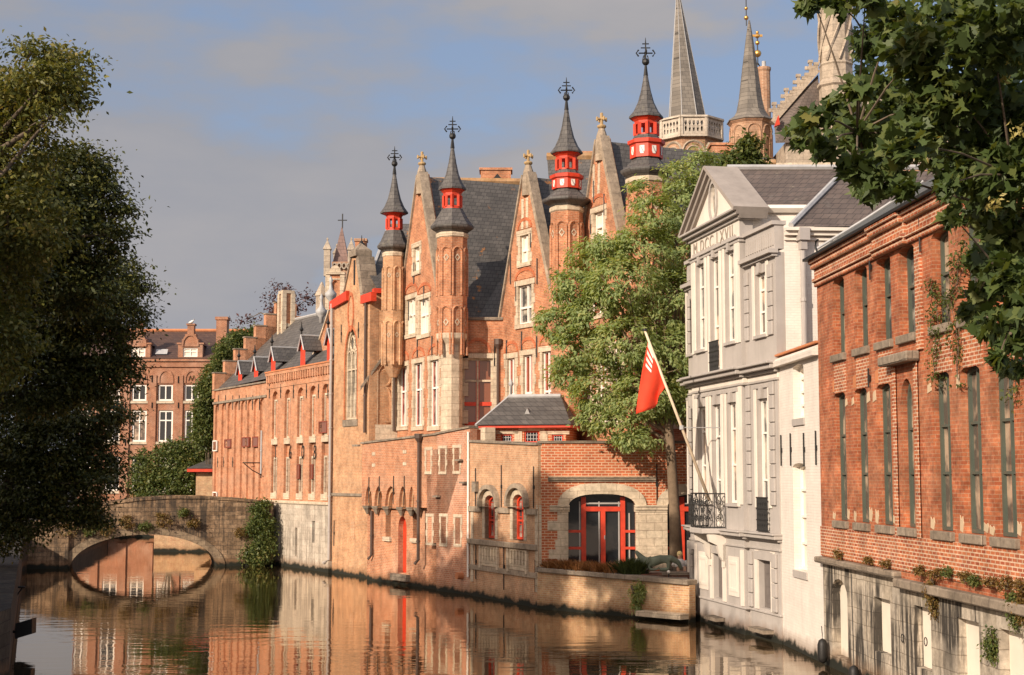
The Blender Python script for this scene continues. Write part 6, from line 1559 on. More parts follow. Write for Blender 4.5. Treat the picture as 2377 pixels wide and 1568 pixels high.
# little boathouse with red eaves
FK_ = Fr(W(455, HZ, 99.5), W(493, HZ, 99.5)); bh = FK_.root('eaved_outhouse', 'small brick outhouse with a red eaves board behind the bridge', 'outhouse')
zt_ = FK_.hit(470, 1096)[1]
M().box(0, FK_.len, 0, 4, 1, zt_).build('wall', BR_WALL, bh)
M().box(-.5, FK_.len + .1, -.5, 4.2, zt_ + .002, zt_ + .22).build('eaves_board', REDP, bh)
M().add([(-.55, -.55, zt_ + .225), (FK_.len + .1, -.55, zt_ + .225), (FK_.len + .1, 2, zt_ + .95), (.6, 2, zt_ + .95), (-.55, 4.2, zt_ + .225), (FK_.len + .1, 4.2, zt_ + .225)], [(0, 1, 2, 3), (0, 3, 4), (3, 2, 5, 4)]).build('roof', SLATEP, bh)
# quay wall seen through the arch
FQ = Fr((-24, 101.2), (-18.5, 101.2)); qw = FQ.root('brick_quay_wall', 'low brick quay wall seen through the bridge arch', 'wall')
M().box(0, 9, -.3, .5, -.6, 1.35).build('wall', BR_WALL, qw); M().box(-.05, 9, -.36, .55, 1.352, 1.5).build('coping', STONEG, qw)

# ------------------------------------------------------------------ towers and roofs behind
def octo(c, prof, n=8): return M().lathe(c, prof, n)
def zW(px, py, Y): return W(px, py, Y).z
# stone tower with pinnacles and brown pyramid roof, far left
Y = 112.0; k = Y / FOC; c = W(786, HZ, Y)
tw = thing('pinnacled_tower', 'distant stone and brick tower with pinnacles and a brown pyramid roof', 'tower', (c.x, c.y, 0))
def zz(py): return zW(786, py, Y)
def xx(px): return (px - 786) * k
M().box(xx(768), xx(812), -.9, 1.2, 0, zz(612)).build('tower_wall', BR_CHURCH, tw)
M().lathe((xx(787), .15), [((787 - 766) * k * 1.28, zz(614)), (.04, zz(527))], 4).build('pyramid_roof', slate('tile_purple', (.19, .115, .095), (.23, .14, .115), 0, bw=.5, bh=.28, light=.1), tw)
f = M().tube([(xx(788), .15, zz(530)), (xx(788), .15, zz(496))], .05, 5); f.box(xx(788) - .35, xx(788) + .35, .12, .18, zz(512), zz(510)); f.build('finial', IRON, tw)
for px, yb_, ye, ya, yy in ((757, 645, 584, 563, -.8), (771, 620, 584, 567, 1.4), (812, 640, 585, 562, -.6)):
    p = M().lathe((xx(px), yy), [(.33, zz(yb_)), (.33, zz(ye))], 4).build('pinnacle', STONEC, tw); M().lathe((xx(px), yy), [(.42, zz(ye)), (.42, zz(ye) + .06), (.06, zz(ya)), (.12, zz(ya) + .1), (.02, zz(ya) + .25)], 4).build('pinnacle_cap', STONEC, p)
m = M()
for j in range(4):
    x = xx(775 + j * 11); m.ring([(x + .19 * math.cos(t), zz(622) + .26 * math.sin(t)) for t in [i * math.pi / 5 for i in range(10)]], [(x + .1 * math.cos(t), zz(622) + .16 * math.sin(t)) for t in [i * math.pi / 5 for i in range(10)]], -1.1, -.95)
m.build('pierced_parapet', STONEC, tw)
# stone framed gable dormer in front of it
Y = 101.0; k = Y / FOC; c = W(772, HZ, Y); gd = thing('stone_attic_gable', 'tall brick attic gable with stone pilasters and rounded top left of the chapel', 'attic gable', (c.x, c.y, 0))
zz = lambda py: zW(772, py, Y); xx = lambda px: (px - 772) * k
M().panel(rectp(xx(753), xx(793), 0, zz(638)), [archp(xx(766), xx(780), zz(700), zz(660), zz(652), 6)], 0, .2, 2).build('wall', BR_PALACE, gd)
M().panel(archp(xx(766), xx(780), zz(700), zz(660), zz(652), 6), [], .15, 0, 0).build('niche_back', BR_PALACE, gd)
m = M()
for px in (756, 790): m.box(xx(px) - .16, xx(px) + .16, -.12, .3, zz(720), zz(638))
m.box(xx(751), xx(796), -.2, .4, zz(638), zz(632)).box(xx(753), xx(793), -.08, .1, zz(650), zz(647)); m.panel(archp(xx(760), xx(786), zz(632), zz(631), zz(617), 8), [], -.1, 0, .4, back=True)
m.build('stone_trim', STONE, gd)
Y = 104.0; c = W(742, HZ, Y)
pn = thing('stone_pinnacle', 'small pointed stone pinnacle left of the attic gable', 'pinnacle', (c.x, c.y, 0)); M().lathe((0, 0), [(.45, 0), (.45, zW(742, 690, Y)), (.55, zW(742, 688, Y)), (.05, zW(742, 655, Y))], 6).build('shaft', STONEC, pn)
Y = 100; c = W(833, HZ, Y); cn = thing('brick_chimney', 'square brick chimney with mossy cap behind the chapel gable', 'chimney', (c.x, c.y, 0)); hw_ = 13 * Y / FOC
M().box(-hw_, hw_, -.35, .4, 8, zW(833, 562, Y)).build('stack', BR_PALACE, cn); M().box(-hw_ - .06, hw_ + .06, -.42, .46, zW(833, 562, Y), zW(833, 556, Y)).build('cap', BR_CHURCH, cn)
M().lathe((.1, -.6), [(.08, zW(833, 600, Y)), (.05, zW(833, 585, Y)), (.2, zW(833, 578, Y)), (.22, zW(833, 570, Y)), (.05, zW(833, 562, Y)), (.02, zW(833, 550, Y))], 6).build('urn_finial', IRON, cn)

# tall slate spire with pierced octagonal balustrade
Y = 112.0; k = Y / FOC; c = W(1611, HZ, Y); sp = thing('balustraded_spire', 'tall grey slate spire above a pierced white stone balustrade', 'tower', (c.x, c.y, 0))
zz = lambda py: zW(1611, py, Y)
M().lathe((0, 0), [(70 * k, 0), (70 * k, zz(333)), (73 * k, zz(331)), (76 * k, zz(328))], 8).build('tower_wall', BR_CHURCH, sp)
r0 = 48 * k; ax = (1584 - 1611) * k; za = zz(-42)
vs = [(-5 * k + r0 * math.cos(math.pi / 8 + j * math.pi / 4), r0 * math.sin(math.pi / 8 + j * math.pi / 4), zz(300)) for j in range(8)] + [(ax, 0, za)]
M().add(vs, [(j, (j + 1) % 8, 8) for j in range(8)]).build('slate_spire', SLATEC, sp)
m = M()
for j in range(8): m.tube([vs[j], vs[8]], [.04, .02], 4)
m.build('spire_ribs', LEAD, sp)
rb = 78 * k; zb0, zb1 = zz(329), zz(289); m = M()
for j in range(8):
    a = math.pi / 4 * j + math.pi / 2 * 0; apo = rb * math.cos(math.pi / 8); hw_ = rb * math.sin(math.pi / 8)
    holes = []
    n = 5
    for q in range(n):
        x = -hw_ * .78 + hw_ * 1.56 * (q + .5) / n; w_ = hw_ * .78 / n * .78; zm = zb0 + (zb1 - zb0) * .68; zl = zb0 + (zb1 - zb0) * .36
        holes.append([(x, zm - .26), (x + w_ * .9, zm), (x + w_ * .5, zm + .2), (x, zm + .13), (x - w_ * .5, zm + .2), (x - w_ * .9, zm)])
        holes.append([(x - w_ * .7, zl + .06), (x - w_ * .35, zl - .22), (x + w_ * .35, zl - .22), (x + w_ * .7, zl + .06), (x, zl + .25)])
    p = M().panel(rectp(-hw_, hw_, zb0, zb1), holes, 0, .22, .22, back=False); p.box(-hw_ - .02, hw_ + .02, -.14, .3, zb1, zb1 + .14).box(-hw_, hw_, -.1, .2, zb0 - .12, zb0)
    p.box(-hw_, -hw_ + .16, -.08, .2, zb0, zb1).box(hw_ - .16, hw_, -.08, .2, zb0, zb1)
    ca, sa = math.cos(a), math.sin(a)
    m.add([(ca * (apo - y) - sa * x, sa * (apo - y) + ca * x, z) for x, y, z in p.v], p.f)
m.build('balustrade', stone('balustrade_stone', (.60, .52, .42), (.54, .46, .37), 1.2, .6, mortar=(.4, .33, .26), wet=False), sp)
m = M()
for j in range(8):
    a = math.pi / 4 * j; apo = 70 * k * math.cos(math.pi / 8); hw_ = 70 * k * .36
    for s_ in (1.0, .62):
        pts = [(hw_ * s_ * math.cos(t), zz(372) + hw_ * 1.25 * s_ * math.sin(t) ** .8) for t in [math.pi * i / 10 for i in range(11)]]
        m.tube([(math.cos(a) * (apo + .02) - math.sin(a) * x, math.sin(a) * (apo + .02) + math.cos(a) * x, z) for x, z in pts], .1 if s_ == 1 else .07, 4)
m.build('gothic_tracery', STONEC, sp)
# smaller spire with gilded balls
Y = 104.0; k = Y / FOC; c = W(1755, HZ, Y); s2 = thing('octagonal_turret', 'octagonal brick turret with slim stone grey spire and gilded balls', 'tower', (c.x, c.y, 0)); zz = lambda py: zW(1755, py, Y)
M().lathe((0, 0), [(50 * k, 0), (50 * k, zz(292)), (54 * k, zz(288)), (56 * k, zz(284))], 8).build('tower_wall', BR_CHURCH, s2)
M().lathe((0, 0), [(50 * k, zz(286)), (58 * k, zz(285)), (58 * k, zz(283)), (44 * k, zz(274)), (34 * k, zz(258)), (28 * k, zz(230)), (19 * k, zz(160)), (9 * k, zz(90)), (2 * k, zz(48))], 8).build('slate_spire', SLATEC, s2)
m = M().tube([(-.2, 0, zz(60)), (-.2, 0, zz(-14))], .04, 5); m.build('finial_rod', IRON, s2)
for py, r_ in ((42, .17), (20, .13)): M().ball((-.2, 0, zz(py)), r_, 10, 6).build('gilded_ball', GOLD, s2, smooth=True)
m = M()
for j in range(8):
    a = math.pi / 4 * j; apo = 50 * k * math.cos(math.pi / 8); hw_ = 50 * k * .30
    for s_, zb in ((1.0, 318), (.55, 335)):
        pts = [(-hw_ * s_, zz(400))] + [(-hw_ * s_ * math.cos(t), zz(zb) + hw_ * 1.4 * s_ * math.sin(t) ** .8) for t in [math.pi * i / 10 for i in range(11)]] + [(hw_ * s_, zz(400))]
        m.tube([(math.cos(a) * (apo + .02) - math.sin(a) * x, math.sin(a) * (apo + .02) + math.cos(a) * x, z) for x, z in pts], .075, 4)
m.build('gothic_tracery', BR_CHURCH, s2)
# round chimney with flue and the gilded finial behind
Y = 110.0; k = Y / FOC; c = W(1788, HZ, Y); rc = thing('round_chimney', 'tall mottled brick chimney with a metal flue beside the slim spire', 'chimney', (c.x, c.y, 0)); zz = lambda py: zW(1788, py, Y)
M().lathe((0, 0), [(16 * k, 0), (15 * k, zz(168)), (17 * k, zz(164)), (17 * k, zz(158))], 12).build('stack', BR_CHURCH, rc); M().tube([(.02, 0, zz(160)), (.02, 0, zz(143))], .16, 10).build('flue', LEAD, rc)
Y = 116.0; c = W(1774, HZ, Y); gf = thing('gilded_finial', 'gilded ball and crown finial on an iron rod behind the slim spire', 'finial', (c.x, c.y, 0)); zz = lambda py: zW(1774, py, Y)
m = M().tube([(0, 0, zz(152)), (0, 0, zz(76))], .05, 5); m.tube([(-.6, 0, zz(180)), (0, 0, zz(146))], .05, 4); m.tube([(.6, 0, zz(180)), (0, 0, zz(146))], .05, 4); m.build('rod', IRON, gf)
M().lathe((0, 0), [(.9, 0), (.9, zz(170))], 4).build('post', SLATEC, gf)
for py, r_ in ((125, .3), (100, .18), (76, .13)): M().ball((0, 0, zz(py)), r_, 10, 6).build('gilded_ball', GOLD, gf, smooth=True)
m = M().box(-.4, .4, -.06, .06, zz(86), zz(81)); m.ball((0, 0, zz(84)), .2, 8, 5); m.build('gilded_crown', GOLD, gf)
# crocketed stone gable and corner turret of the town hall
Y = 100.0; k = Y / FOC; c = W(1950, HZ, Y); th = thing('stone_town_hall', 'pale stone town hall gable with crockets and a tall twisted corner turret', 'building', (c.x, c.y, 0))
zz = lambda py: zW(1950, py, Y); xx = lambda px: (px - 1950) * k
M().panel([(xx(1838), 0), (xx(2420), 0), (xx(2420), zz(200)), (xx(1985), zz(200)), (xx(1920), zz(240)), (xx(1838), zz(330))], [], 0, 0, 6, back=True).build('wall', STONEC, th)
M().add([(xx(1812), -.3, zz(335)), (xx(1922), -.3, zz(330)), (xx(1922), .6, zz(168)), (xx(1815), .6, zz(278))], [(0, 1, 2, 3)]).build('roof', SLATEB, th)
m = M()
a, b = (xx(1812), zz(283)), (xx(1922), zz(160)); sb = slope_bar(a, b, .35, .3, .9, -.1); m.add(sb.v, sb.f); m.build('raking_coping', STONEC, th)
for i in range(15):
    t = (i + .5) / 15; x, z = a[0] + (b[0] - a[0]) * t, a[1] + (b[1] - a[1]) * t + .22; big = i % 4 == 0
    h = 1.05 if big else .5
    q = M().box(x - .1, x + .1, .5, .7, z - .1, z + h)
    if big: q.box(x - .38, x + .38, .52, .68, z + h * .45, z + h * .68).box(x - .16, x + .16, .46, .74, z + h - .1, z + h + .1)
    else: q.box(x - .2, x + .16, .48, .72, z + h - .22, z + h)
    q.build('crocket', STONEC, th)
cx_ = xx(1957); R_ = 41 * k
tt_ = M().lathe((cx_, -.4), [(R_, 0), (R_, zz(210)), (R_ * 1.12, zz(206)), (R_ * 1.12, zz(200)), (R_ * .96, zz(192)), (R_ * .94, zz(160)), (R_ * 1.0, zz(157)), (R_ * .92, zz(152)), (R_ * .92, zz(20)), (R_ * 1.05, zz(12)), (R_ * 1.0, zz(-40))], 8).build('corner_turret', STONEC, th)
m = M()
for j in range(8):
    m.tube([(cx_ + R_ * .95 * math.cos(j * math.pi / 4 + t * .11), -.4 + R_ * .95 * math.sin(j * math.pi / 4 + t * .11), zz(150) + (zz(20) - zz(150)) * t / 12) for t in range(13)], .09, 4)
m.build('twisted_rib', STONEC, tt_)
for px, py, w_ in ((1938, 290, 12), (1816, 285, 6), (1990, 305, 9)):
    m = M().add([(xx(px - w_), -.45, zz(py + 12)), (xx(px + w_), -.45, zz(py + 8)), (xx(px + w_ * .6), -.45, zz(py - 14))], [(0, 1, 2)]); m.add([(xx(px - w_), -.02, zz(py + 12)), (xx(px + w_), -.02, zz(py + 8)), (xx(px + w_ * .6), -.02, zz(py - 14))], [(0, 1, 2)]); m.f += [(0, 1, 4, 3), (1, 2, 5, 4), (2, 0, 3, 5)]; m.build('red_dormer', REDP, th)
# long low wall with stone coping in front of it
FLW = Fr(W(1690, HZ, 92), W(2420, HZ, 90)); lwl = FLW.root('coped_wall', 'long stone coped wall above the grey house roof', 'wall'); zt_ = FLW.hit(1850, 386)[1]
M().box(0, FLW.len, 0, .6, 0, zt_).build('wall', BR_CHURCH, lwl); M().box(-.1, FLW.len, -.1, .7, zt_ + .002, zt_ + .2).build('coping', STONE, lwl)
# ------------------------------------------------------------------ terrace with its wall, grasses, statue
FT = Fr(G(1249, 1408) * .982, G(1602, 1443) * .992)
tag(M().slab([(FT.p.x + .1, FT.p.y + .15), (FT.p.x + FT.e.x * FT.len, FT.p.y + FT.e.y * FT.len + .12), (6.55, 57.7), (1.1, 57.9)], -.5, 1.42).build('terrace', PAVE), kind='structure')
tw_ = FT.root('terrace_wall', 'low pale brick terrace wall with stone coping rising from the canal', 'wall')
z0, z1 = FT.hit(1255, 1328)[1], FT.hit(1500, 1352)[1]
M().add([(x, y, z) for x, zt in ((0, z0), (FT.len, z1)) for y, z in ((-.06, -.5), (-.02, zt), (.3, zt), (.3, -.5))], [(0, 1, 2, 3), (4, 5, 6, 7), (0, 4, 5, 1), (1, 5, 6, 2), (2, 6, 7, 3)]).build('wall', BR_WALL, tw_)
M().add([(x, y, z) for x, zt in ((-.02, z0), (FT.len, z1)) for y, z in ((-.14, zt + .003), (-.14, zt + .17), (.42, zt + .17), (.42, zt + .003))], [(0, 1, 2, 3), (4, 5, 6, 7), (0, 4, 5, 1), (1, 5, 6, 2), (2, 6, 7, 3), (0, 3, 7, 4)]).build('coping', STONEG, tw_, bevel=.02)
u = FT.hit(1497, 1420)[0]; M().box(u, FT.len - .02, -.5, -.04, .12, .3).build('step', STONE, tw_)
# grasses along the wall
def blades(name, label, pts, n, h, spread, mat, seed, cat='grass', kind=None):
    rng = np.random.default_rng(seed); P = np.array([pts[i] for i in rng.integers(0, len(pts), n)]) + rng.normal(size=(n, 3)) * np.array([spread, spread, .01])
    d = nrm(np.concatenate([rng.normal(size=(n, 2)) * .45, np.ones((n, 1))], 1)); hh = h * (.5 + .7 * rng.random(n)); s = nrm(rng.normal(size=(n, 3)) * np.array([1, 1, .05])) * .014
    bend = np.concatenate([d[:, :2] * .5, np.zeros((n, 1))], 1) * hh[:, None]
    V = np.stack([P - s, P + s, P + d * hh[:, None] * .6 + s * .7, P + d * hh[:, None] + bend, P + d * hh[:, None] * .6 - s * .7], 1)
    o = mesh_np(name, V.reshape(-1, 3), np.arange(n * 5).reshape(-1, 5), mat)
    return tag(o, label, cat, kind=kind)
pts = []
for i in range(26):
    u = .15 + i * .135; w_ = FT.p + FT.e * u + FT.n * (.45 + .25 * math.sin(i * 1.7)); pts.append((w_.x, w_.y, 1.42))
blades('ornamental_grass', 'reddish brown ornamental grass along the terrace wall', pts, 4200, .46, .12, GRASSB, 3, kind='stuff')
w_ = W(1468, 1340, 55.0)
blades('grass_tussock', 'rounded dark green grass tussock beside the statue plinth', [(w_.x + .16 * math.cos(a) * r, w_.y + .16 * math.sin(a) * r, 1.42) for a in range(7) for r in (.4, 1, 1.8)], 2600, .62, .13, GRASSG, 4, 'grass tussock')
# plinth and bronze
pa = G(1486, 1354, 1.42)
FPn = Fr(W(1486, HZ, 54.35), W(1640, HZ, 54.1))
pl = FPn.root('statue_plinth', 'reddish stained plinth carrying the green bronze figure', 'plinth')
zt_ = FPn.hit(1560, 1329)[1]
M().box(0, 2.3, 0, 1.3, 1.3, zt_ - .09).build('block', stone('plinth_stone', (.30, .13, .085), (.24, .10, .065), .9, .5, streaks=.5, wet=False), pl)
M().box(.75, 2.3, -.05, 1.2, zt_ - .088, zt_).build('slab', STONEG, pl)
# skin-modifier bodies
def skin(name, pts, edges, mat, parent=None, loc=(0, 0, 0), sub=2):
    me = bpy.data.meshes.new(name); me.from_pydata([p[:3] for p in pts], edges, []); me.materials.append(mat)
    o = bpy.data.objects.new(name, me); COL.objects.link(o); o.parent = parent; o.location = loc
    md = o.modifiers.new('skin', 'SKIN'); md.use_smooth_shade = True
    for v, p in zip(me.skin_vertices[0].data, pts): v.radius = (p[3], p[3] if len(p) < 5 else p[4])
    me.skin_vertices[0].data[0].use_root = True
    if sub: s = o.modifiers.new('smooth', 'SUBSURF'); s.levels = sub; s.render_levels = sub
    return o
sx = lambda zx, zy, d=0.0, r=.1: (((zx - 660) * .00126), .5 + d, zt_ + (905 - zy) * .00126, r)
P_ = [sx(900, 560, 0, .19), sx(1060, 560, 0, .16), sx(1210, 500, -.05, .13), sx(1275, 640, -.06, .09), sx(1265, 830, -.08, .075), sx(1130, 850, -.1, .075), sx(1010, 850, -.12, .05),
      sx(800, 620, 0, .19), sx(680, 640, .02, .15), sx(580, 600, .04, .125), sx(470, 500, .05, .1), sx(385, 400, .06, .08), sx(325, 315, .07, .062),
      sx(690, 750, -.12, .075), sx(740, 850, -.16, .06), sx(860, 850, -.2, .042), sx(930, 845, -.2, .045),
      sx(450, 600, -.02, .05), sx(370, 560, -.03, .07), sx(320, 640, -.03, .055), sx(300, 690, -.03, .03),
      sx(1400, 560, .05, .13), sx(1560, 640, .05, .1), sx(1640, 840, .05, .06)]
E_ = [(0, 1), (1, 2), (2, 3), (3, 4), (4, 5), (5, 6), (0, 7), (7, 8), (8, 9), (9, 10), (10, 11), (11, 12), (8, 13), (13, 14), (14, 15), (15, 16), (10, 17), (17, 18), (18, 19), (19, 20), (2, 21), (21, 22), (22, 23)]
h = len(P_)
for i, (a, b) in enumerate(((965, 800), (985, 775), (1005, 765), (1020, 790))):
    P_ += [sx(a - 15, b + 25, -.2, .012), sx(a + 10, b - 5, -.2, .009)]; E_ += [(16, h + 2 * i), (h + 2 * i, h + 2 * i + 1)]
st = thing('bronze_statue', 'green bronze reclining nude figure with one knee raised on the plinth', 'statue', FPn.p, math.atan2(FPn.e.y, FPn.e.x))
skin('figure', [(p[0] + .22, *p[1:]) for p in P_], E_, BRONZE, st)
# somebody with blond hair behind the statue
SHIRT = paint('white_shirt', (.78, .74, .68), .8, .08); SKIN = paint('skin', (.55, .33, .22), .6, .05); HAIR = paint('blond_hair', (.72, .55, .26), .7, .2); TROUS = paint('dark_trousers', (.05, .05, .07), .8)
c = W(1578, 1290, 55.35)
pe = thing('person', 'person with blond hair in a white shirt sitting behind the bronze statue', 'person', (c.x, c.y, 1.42))
hz_ = c.z - 1.42
body = [(0, 0, hz_ - .62, .15), (0, .0, hz_ - .42, .15), (.0, 0, hz_ - .25, .14), (0, 0, hz_ - .14, .06), (0, -.01, hz_ - .02, .085), (0, -.015, hz_ + .05, .085),
        (.19, 0, hz_ - .22, .06), (.27, -.03, hz_ - .45, .045), (.24, -.2, hz_ - .62, .035), (.23, -.28, hz_ - .64, .03), (-.19, 0, hz_ - .22, .06), (-.26, -.03, hz_ - .45, .045), (-.2, -.2, hz_ - .62, .035), (-.18, -.28, hz_ - .64, .03),
        (.1, -.2, hz_ - .68, .09), (.12, -.5, hz_ - .66, .075), (.12, -.52, .35, .06), (.12, -.55, .06, .05), (-.1, -.2, hz_ - .68, .09), (-.12, -.5, hz_ - .66, .075), (-.12, -.52, .35, .06), (-.12, -.55, .06, .05)]
skin('body', body, [(0, 1), (1, 2), (2, 3), (3, 4), (4, 5), (2, 6), (6, 7), (7, 8), (8, 9), (2, 10), (10, 11), (11, 12), (12, 13), (0, 14), (14, 15), (15, 16), (16, 17), (0, 18), (18, 19), (19, 20), (20, 21)], SKIN, pe)
k = M().lathe((0, 0), [(.17, hz_ - .66), (.19, hz_ - .5), (.21, hz_ - .3), (.19, hz_ - .18), (.08, hz_ - .12)], 14); k.tube([(.17, 0, hz_ - .2), (.26, -.02, hz_ - .4)], [.085, .07], 8); k.tube([(-.17, 0, hz_ - .2), (-.26, -.02, hz_ - .4)], [.085, .07], 8)
k.build('shirt', SHIRT, pe, smooth=True)
k = M().ball((0, .03, hz_ + .05), .115, 12, 8, (1, 1.05, 1.05)); k.ball((0, .07, hz_ - .03), .09, 10, 6, (1, .7, 1.2)); k.build('hair', HAIR, pe, smooth=True)
M().ball((0, -.105, hz_ + .01), .016, 6, 4).build('nose', SKIN, pe)
for s_ in (-1, 1): M().ball((.032 * s_, -.088, hz_ + .035), .012, 6, 4).build('eye', IRON, pe)
M().box(-.45, .45, -.2, .25, 0, max(.3, hz_ - .82)).build('stool', STONEG, None)
so = bpy.data.objects['stool']; so.name = 'stone_bench'; so.location = (c.x, c.y, 1.42); tag(so, 'low stone bench under the person behind the statue', 'bench')
for px, py, Y, lb in ((1500, 1320, 54.75, 'small white globe lamp left of the statue above the green grass'), (1585 - 33, 1328, 53.95, 'small white globe lamp on the plinth edge below the bronze arm')):
    c = W(px, py, Y); t = thing('globe_lamp', lb, 'lamp', (c.x, c.y, c.z - .1), group='small globe lamps on the terrace'); M().ball((0, 0, .1), .062, 12, 8).build('globe', WHITEP, t, smooth=True); M().lathe((0, 0), [(.03, -.12), (.03, .06)], 8).build('stem', IRON, t)
# ferny plant hanging over the terrace wall
u, z = FT.hit(1478, 1362); w_ = FT.p + FT.e * u - FT.n * .25
shrub('green drooping plant hanging from the terrace wall over the water', (w_.x, w_.y + .2, z), [lob(1486, 1372, 16, 18, w_.y, .2), lob(1470, 1382, 14, 10, w_.y, .2), lob(1490, 1395, 10, 16, w_.y, .15), lob(1478, 1405, 7, 8, w_.y, .12)], 60, 16, .07, .15, LEAF_M, 81, 'hanging_plant', 'plant', droop=2.5, wid=.3, flat=1.2)

# ------------------------------------------------------------------ flag on its pole over the balcony
bw_ = FG.p + FG.e * um + FG.n * (-.45); zb_ = FG.hit(1645, 1152, -.45)[1]
base = Vector((bw_.x, bw_.y, zb_ - .15)); tip = W(1497, 768, bw_.y - .55)
fp = thing('flagpole', 'pale wooden flagpole leaning out from the balcony of the grey house', 'flagpole', base)
M().tube([(0, 0, 0), (tip - base)], [.055, .04], 10).build('pole', WOODP, fp, smooth=True)
d = (tip - base); M().lathe((d.x, d.y), [(.03, d.z - .02), (.09, d.z), (.09, d.z + .05), (.03, d.z + .07)], 10).build('cap', IRON, fp)
t_ = .43; q = d * t_; wr = FG.p + FG.e * (um + .15); m = M().tube([q, Vector((wr.x, wr.y, 0)) - Vector((base.x, base.y, 0)) + Vector((0, 0, q.z))], .016, 5); m.lathe((q.x, q.y), [(.08, q.z - .07), (.08, q.z + .07)], 8); m.build('stay_rod', LEAD, fp)
def on(t): return base + d * t
tA, tB = .945, .672
A_, B_ = on(tA), on(tB); Yf = A_.y
nS, nT = 14, 16
botA, botB = W(1481, 962, Yf + .05), W(1537, 918, Yf + .12)
def fl(s, t):
    topp = A_.lerp(B_, s); bot = botA.lerp(botB, s) + Vector((0, 0, -.12 * math.sin(s * math.pi) - .0))
    p = topp.lerp(bot, t)
    side = W(1490, 860, Yf) - W(1500, 860, Yf)
    p += side * (.45 * math.sin(t * math.pi) * (1 - s) * .55)
    p += Vector((.15, .9, 0)).normalized() * (.11 * math.sin(s * 9 + t * 2.2) * (.25 + .75 * t)) + Vector((-.10 * math.sin(s * 6.5 + 1) * t, 0, 0))
    return p
V = [fl(i / nS, j / nT) for j in range(nT + 1) for i in range(nS + 1)]
F_ = [(j * (nS + 1) + i, j * (nS + 1) + i + 1, (j + 1) * (nS + 1) + i + 1, (j + 1) * (nS + 1) + i) for j in range(nT) for i in range(nS)]
fo_ = Vector((A_.x, A_.y, A_.z))
FLAGR = paint('flag_red', (.74, .055, .018), .8, .16)
fg = M().add([v - fo_ for v in V], F_).build('flag', FLAGR, None, smooth=True)
fg.location = fo_; tag(fg, 'red flag with white stripes near the top hanging on the leaning pole', 'flag'); sd = fg.modifiers.new('thickness', 'SOLIDIFY'); sd.thickness = .006; sd.offset = 0
m = M()
for off in (-.012, .012):
    for j, (ta, tb) in enumerate(((.03, .075), (.11, .155), (.19, .235), (.27, .31))):
        w0, w1 = (.0, .30 - j * .02)
        n = 6
        k = [fl(w0 + (w1 - w0) * i / n + tt * .32, tt) + Vector((off * .3, off, 0)) - fo_ for tt in (ta, tb) for i in range(n + 1)]
        m.add(k, [(i, i + 1, n + 2 + i, n + 1 + i) for i in range(n)])
m.build('stripe', WHITEP, fg)

# ------------------------------------------------------------------ weeds on the warehouse ledge and hanging plants
gw = 'weeds on the warehouse ledge'
for i, (px, py, rx, ry, mt, lb) in enumerate(((1946, 1286, 6, 9, LEAF_D, 'small brown weed at the far end of the warehouse ledge'), (2015, 1301, 8, 6, LEAF_D, 'low brown weed on the ledge near the second window'), (2055, 1309, 7, 5, LEAF_D, 'tiny brown weed on the ledge under the third window'), (2135, 1325, 9, 8, LEAF_D, 'dry weed at the step of the ledge below the arched window'),
        (2172, 1330, 22, 9, LEAF_D, 'long dry brown weed tuft on the ledge right of its step'), (2198, 1328, 8, 11, LEAF_B, 'green weed among the brown tufts on the ledge'), (2240, 1340, 18, 11, LEAF_D, 'dry weed tuft on the ledge under the sixth window'), (2262, 1345, 9, 11, LEAF_B, 'dark green weed on the ledge under the sixth window'), (2300, 1352, 18, 10, LEAF_D, 'dry weed tuft on the ledge further right'), (2335, 1354, 20, 15, LEAF_D, 'larger orange brown weed on the ledge near the right edge'), (2368, 1360, 14, 12, LEAF_D, 'orange brown weed on the ledge at the right edge'))):
    u, z = FA.hit(px, py, -.15); w_ = FA.p + FA.e * u - FA.n * .15; Y = w_.y
    shrub(lb, (w_.x, w_.y, z - ry * Y / FOC), [lob(px, py, rx, ry, Y, .12)], 16, 22, .045, .06, mt, 90 + i, 'ledge_weed', 'weed', gw)
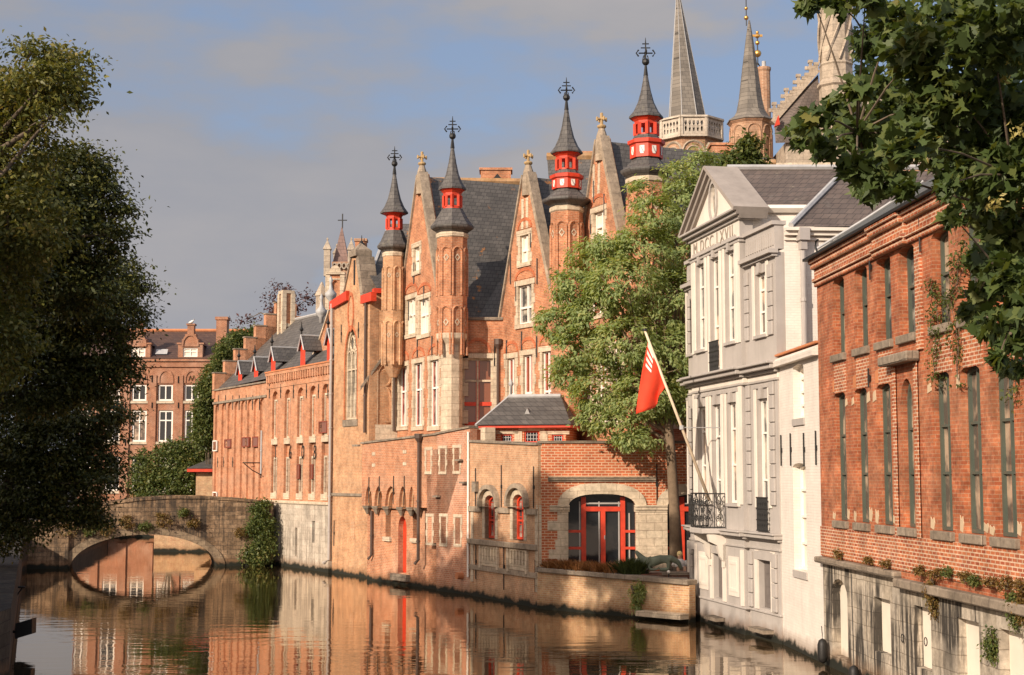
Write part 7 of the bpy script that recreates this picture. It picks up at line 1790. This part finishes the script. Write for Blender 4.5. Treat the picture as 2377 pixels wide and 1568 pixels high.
for i, (lst, lb, mt) in enumerate(((((2163, 1350, 9, 12), (2162, 1375, 12, 16), (2167, 1400, 9, 14), (2168, 1420, 6, 9)), 'reddish plant hanging down the stained base below the ledge step', LEAF_D), (((2300, 1490, 14, 16), (2306, 1515, 13, 20), (2297, 1510, 12, 14), (2303, 1472, 8, 10)), 'bushy green plant growing out of the stained stone base', LEAF_B),
        (((2352, 1390, 9, 12), (2356, 1415, 8, 18), (2358, 1440, 6, 10)), 'green plant trailing from the ledge near the right edge', LEAF_B), (((2374, 1395, 8, 14), (2376, 1425, 7, 16)), 'second trailing plant at the right edge of the ledge', LEAF_D))):
    u, z = FA.hit(lst[0][0], lst[0][1], -.08); w_ = FA.p + FA.e * u - FA.n * .08
    shrub(lb, (w_.x, w_.y, z), [lob(a, b, c_, d_, w_.y, .1) for a, b, c_, d_ in lst], 46, 18, .05, .07, mt, 110 + i, 'wall_plant', 'plant', droop=1.2, flat=1.2)
# thin creeper on the brick front
u, z = FA.hit(2215, 1000, -.06); w_ = FA.p + FA.e * u - FA.n * .06
cp = thing('creeper', 'thin green creeper with sparse leaves on the red brick front between the windows', 'creeper', (w_.x, w_.y, z))
ll_ = []
for px, py in ((2160, 665), (2172, 700), (2180, 770), (2170, 800), (2165, 830), (2170, 870), (2210, 630), (2225, 600), (2222, 660), (2205, 690), (2218, 760), (2225, 800), (2220, 840), (2222, 880), (2228, 730), (2240, 560), (2250, 600), (2190, 720), (2160, 740), (2345, 860), (2352, 890), (2360, 830), (2356, 920)):
    u_, z_ = FA.hit(px, py, -.08); q = FA.p + FA.e * u_ - FA.n * .08; ll_.append((q.x - w_.x, q.y - w_.y, z_ - z, .14, .12, .2))
foliage(ll_, 190, 9, .07, .085, LEAF_B, cp, 130, 'foliage', droop=1.0)
m = M(); 
for a, b in zip(ll_[:-1], ll_[1:]):
    if abs(a[2] - b[2]) < 1.3: m.tube([a[:3], b[:3]], .008, 4)
m.build('stem', BARK, cp)
# ------------------------------------------------------------------ odds and ends on the left quay wall
c = W(60, 1452, 44.0)
bx = thing('quay_locker', 'dark tilted metal box fixed to the left quay wall above the water', 'box', (c.x, c.y, c.z - .3))
m = M().box(-.24, .24, -.2, .2, 0, .44); m.v = [(x, y, z + x * .3) for x, y, z in m.v]; m.build('box_body', IRON, bx); M().box(-.5, -.24, -.04, .04, .08, .16).build('bracket', IRON, bx)
c = W(52, 1370, 57); t = thing('iron_bracket', 'small iron bracket sticking out of the left quay wall', 'bracket', (c.x - .3, c.y, c.z))
M().tube([(-.3, 0, .1), (.4, 0, .1)], .04, 5).tube([(0, 0, -.35), (.3, 0, .1)], .03, 5).build('arm', IRON, t)
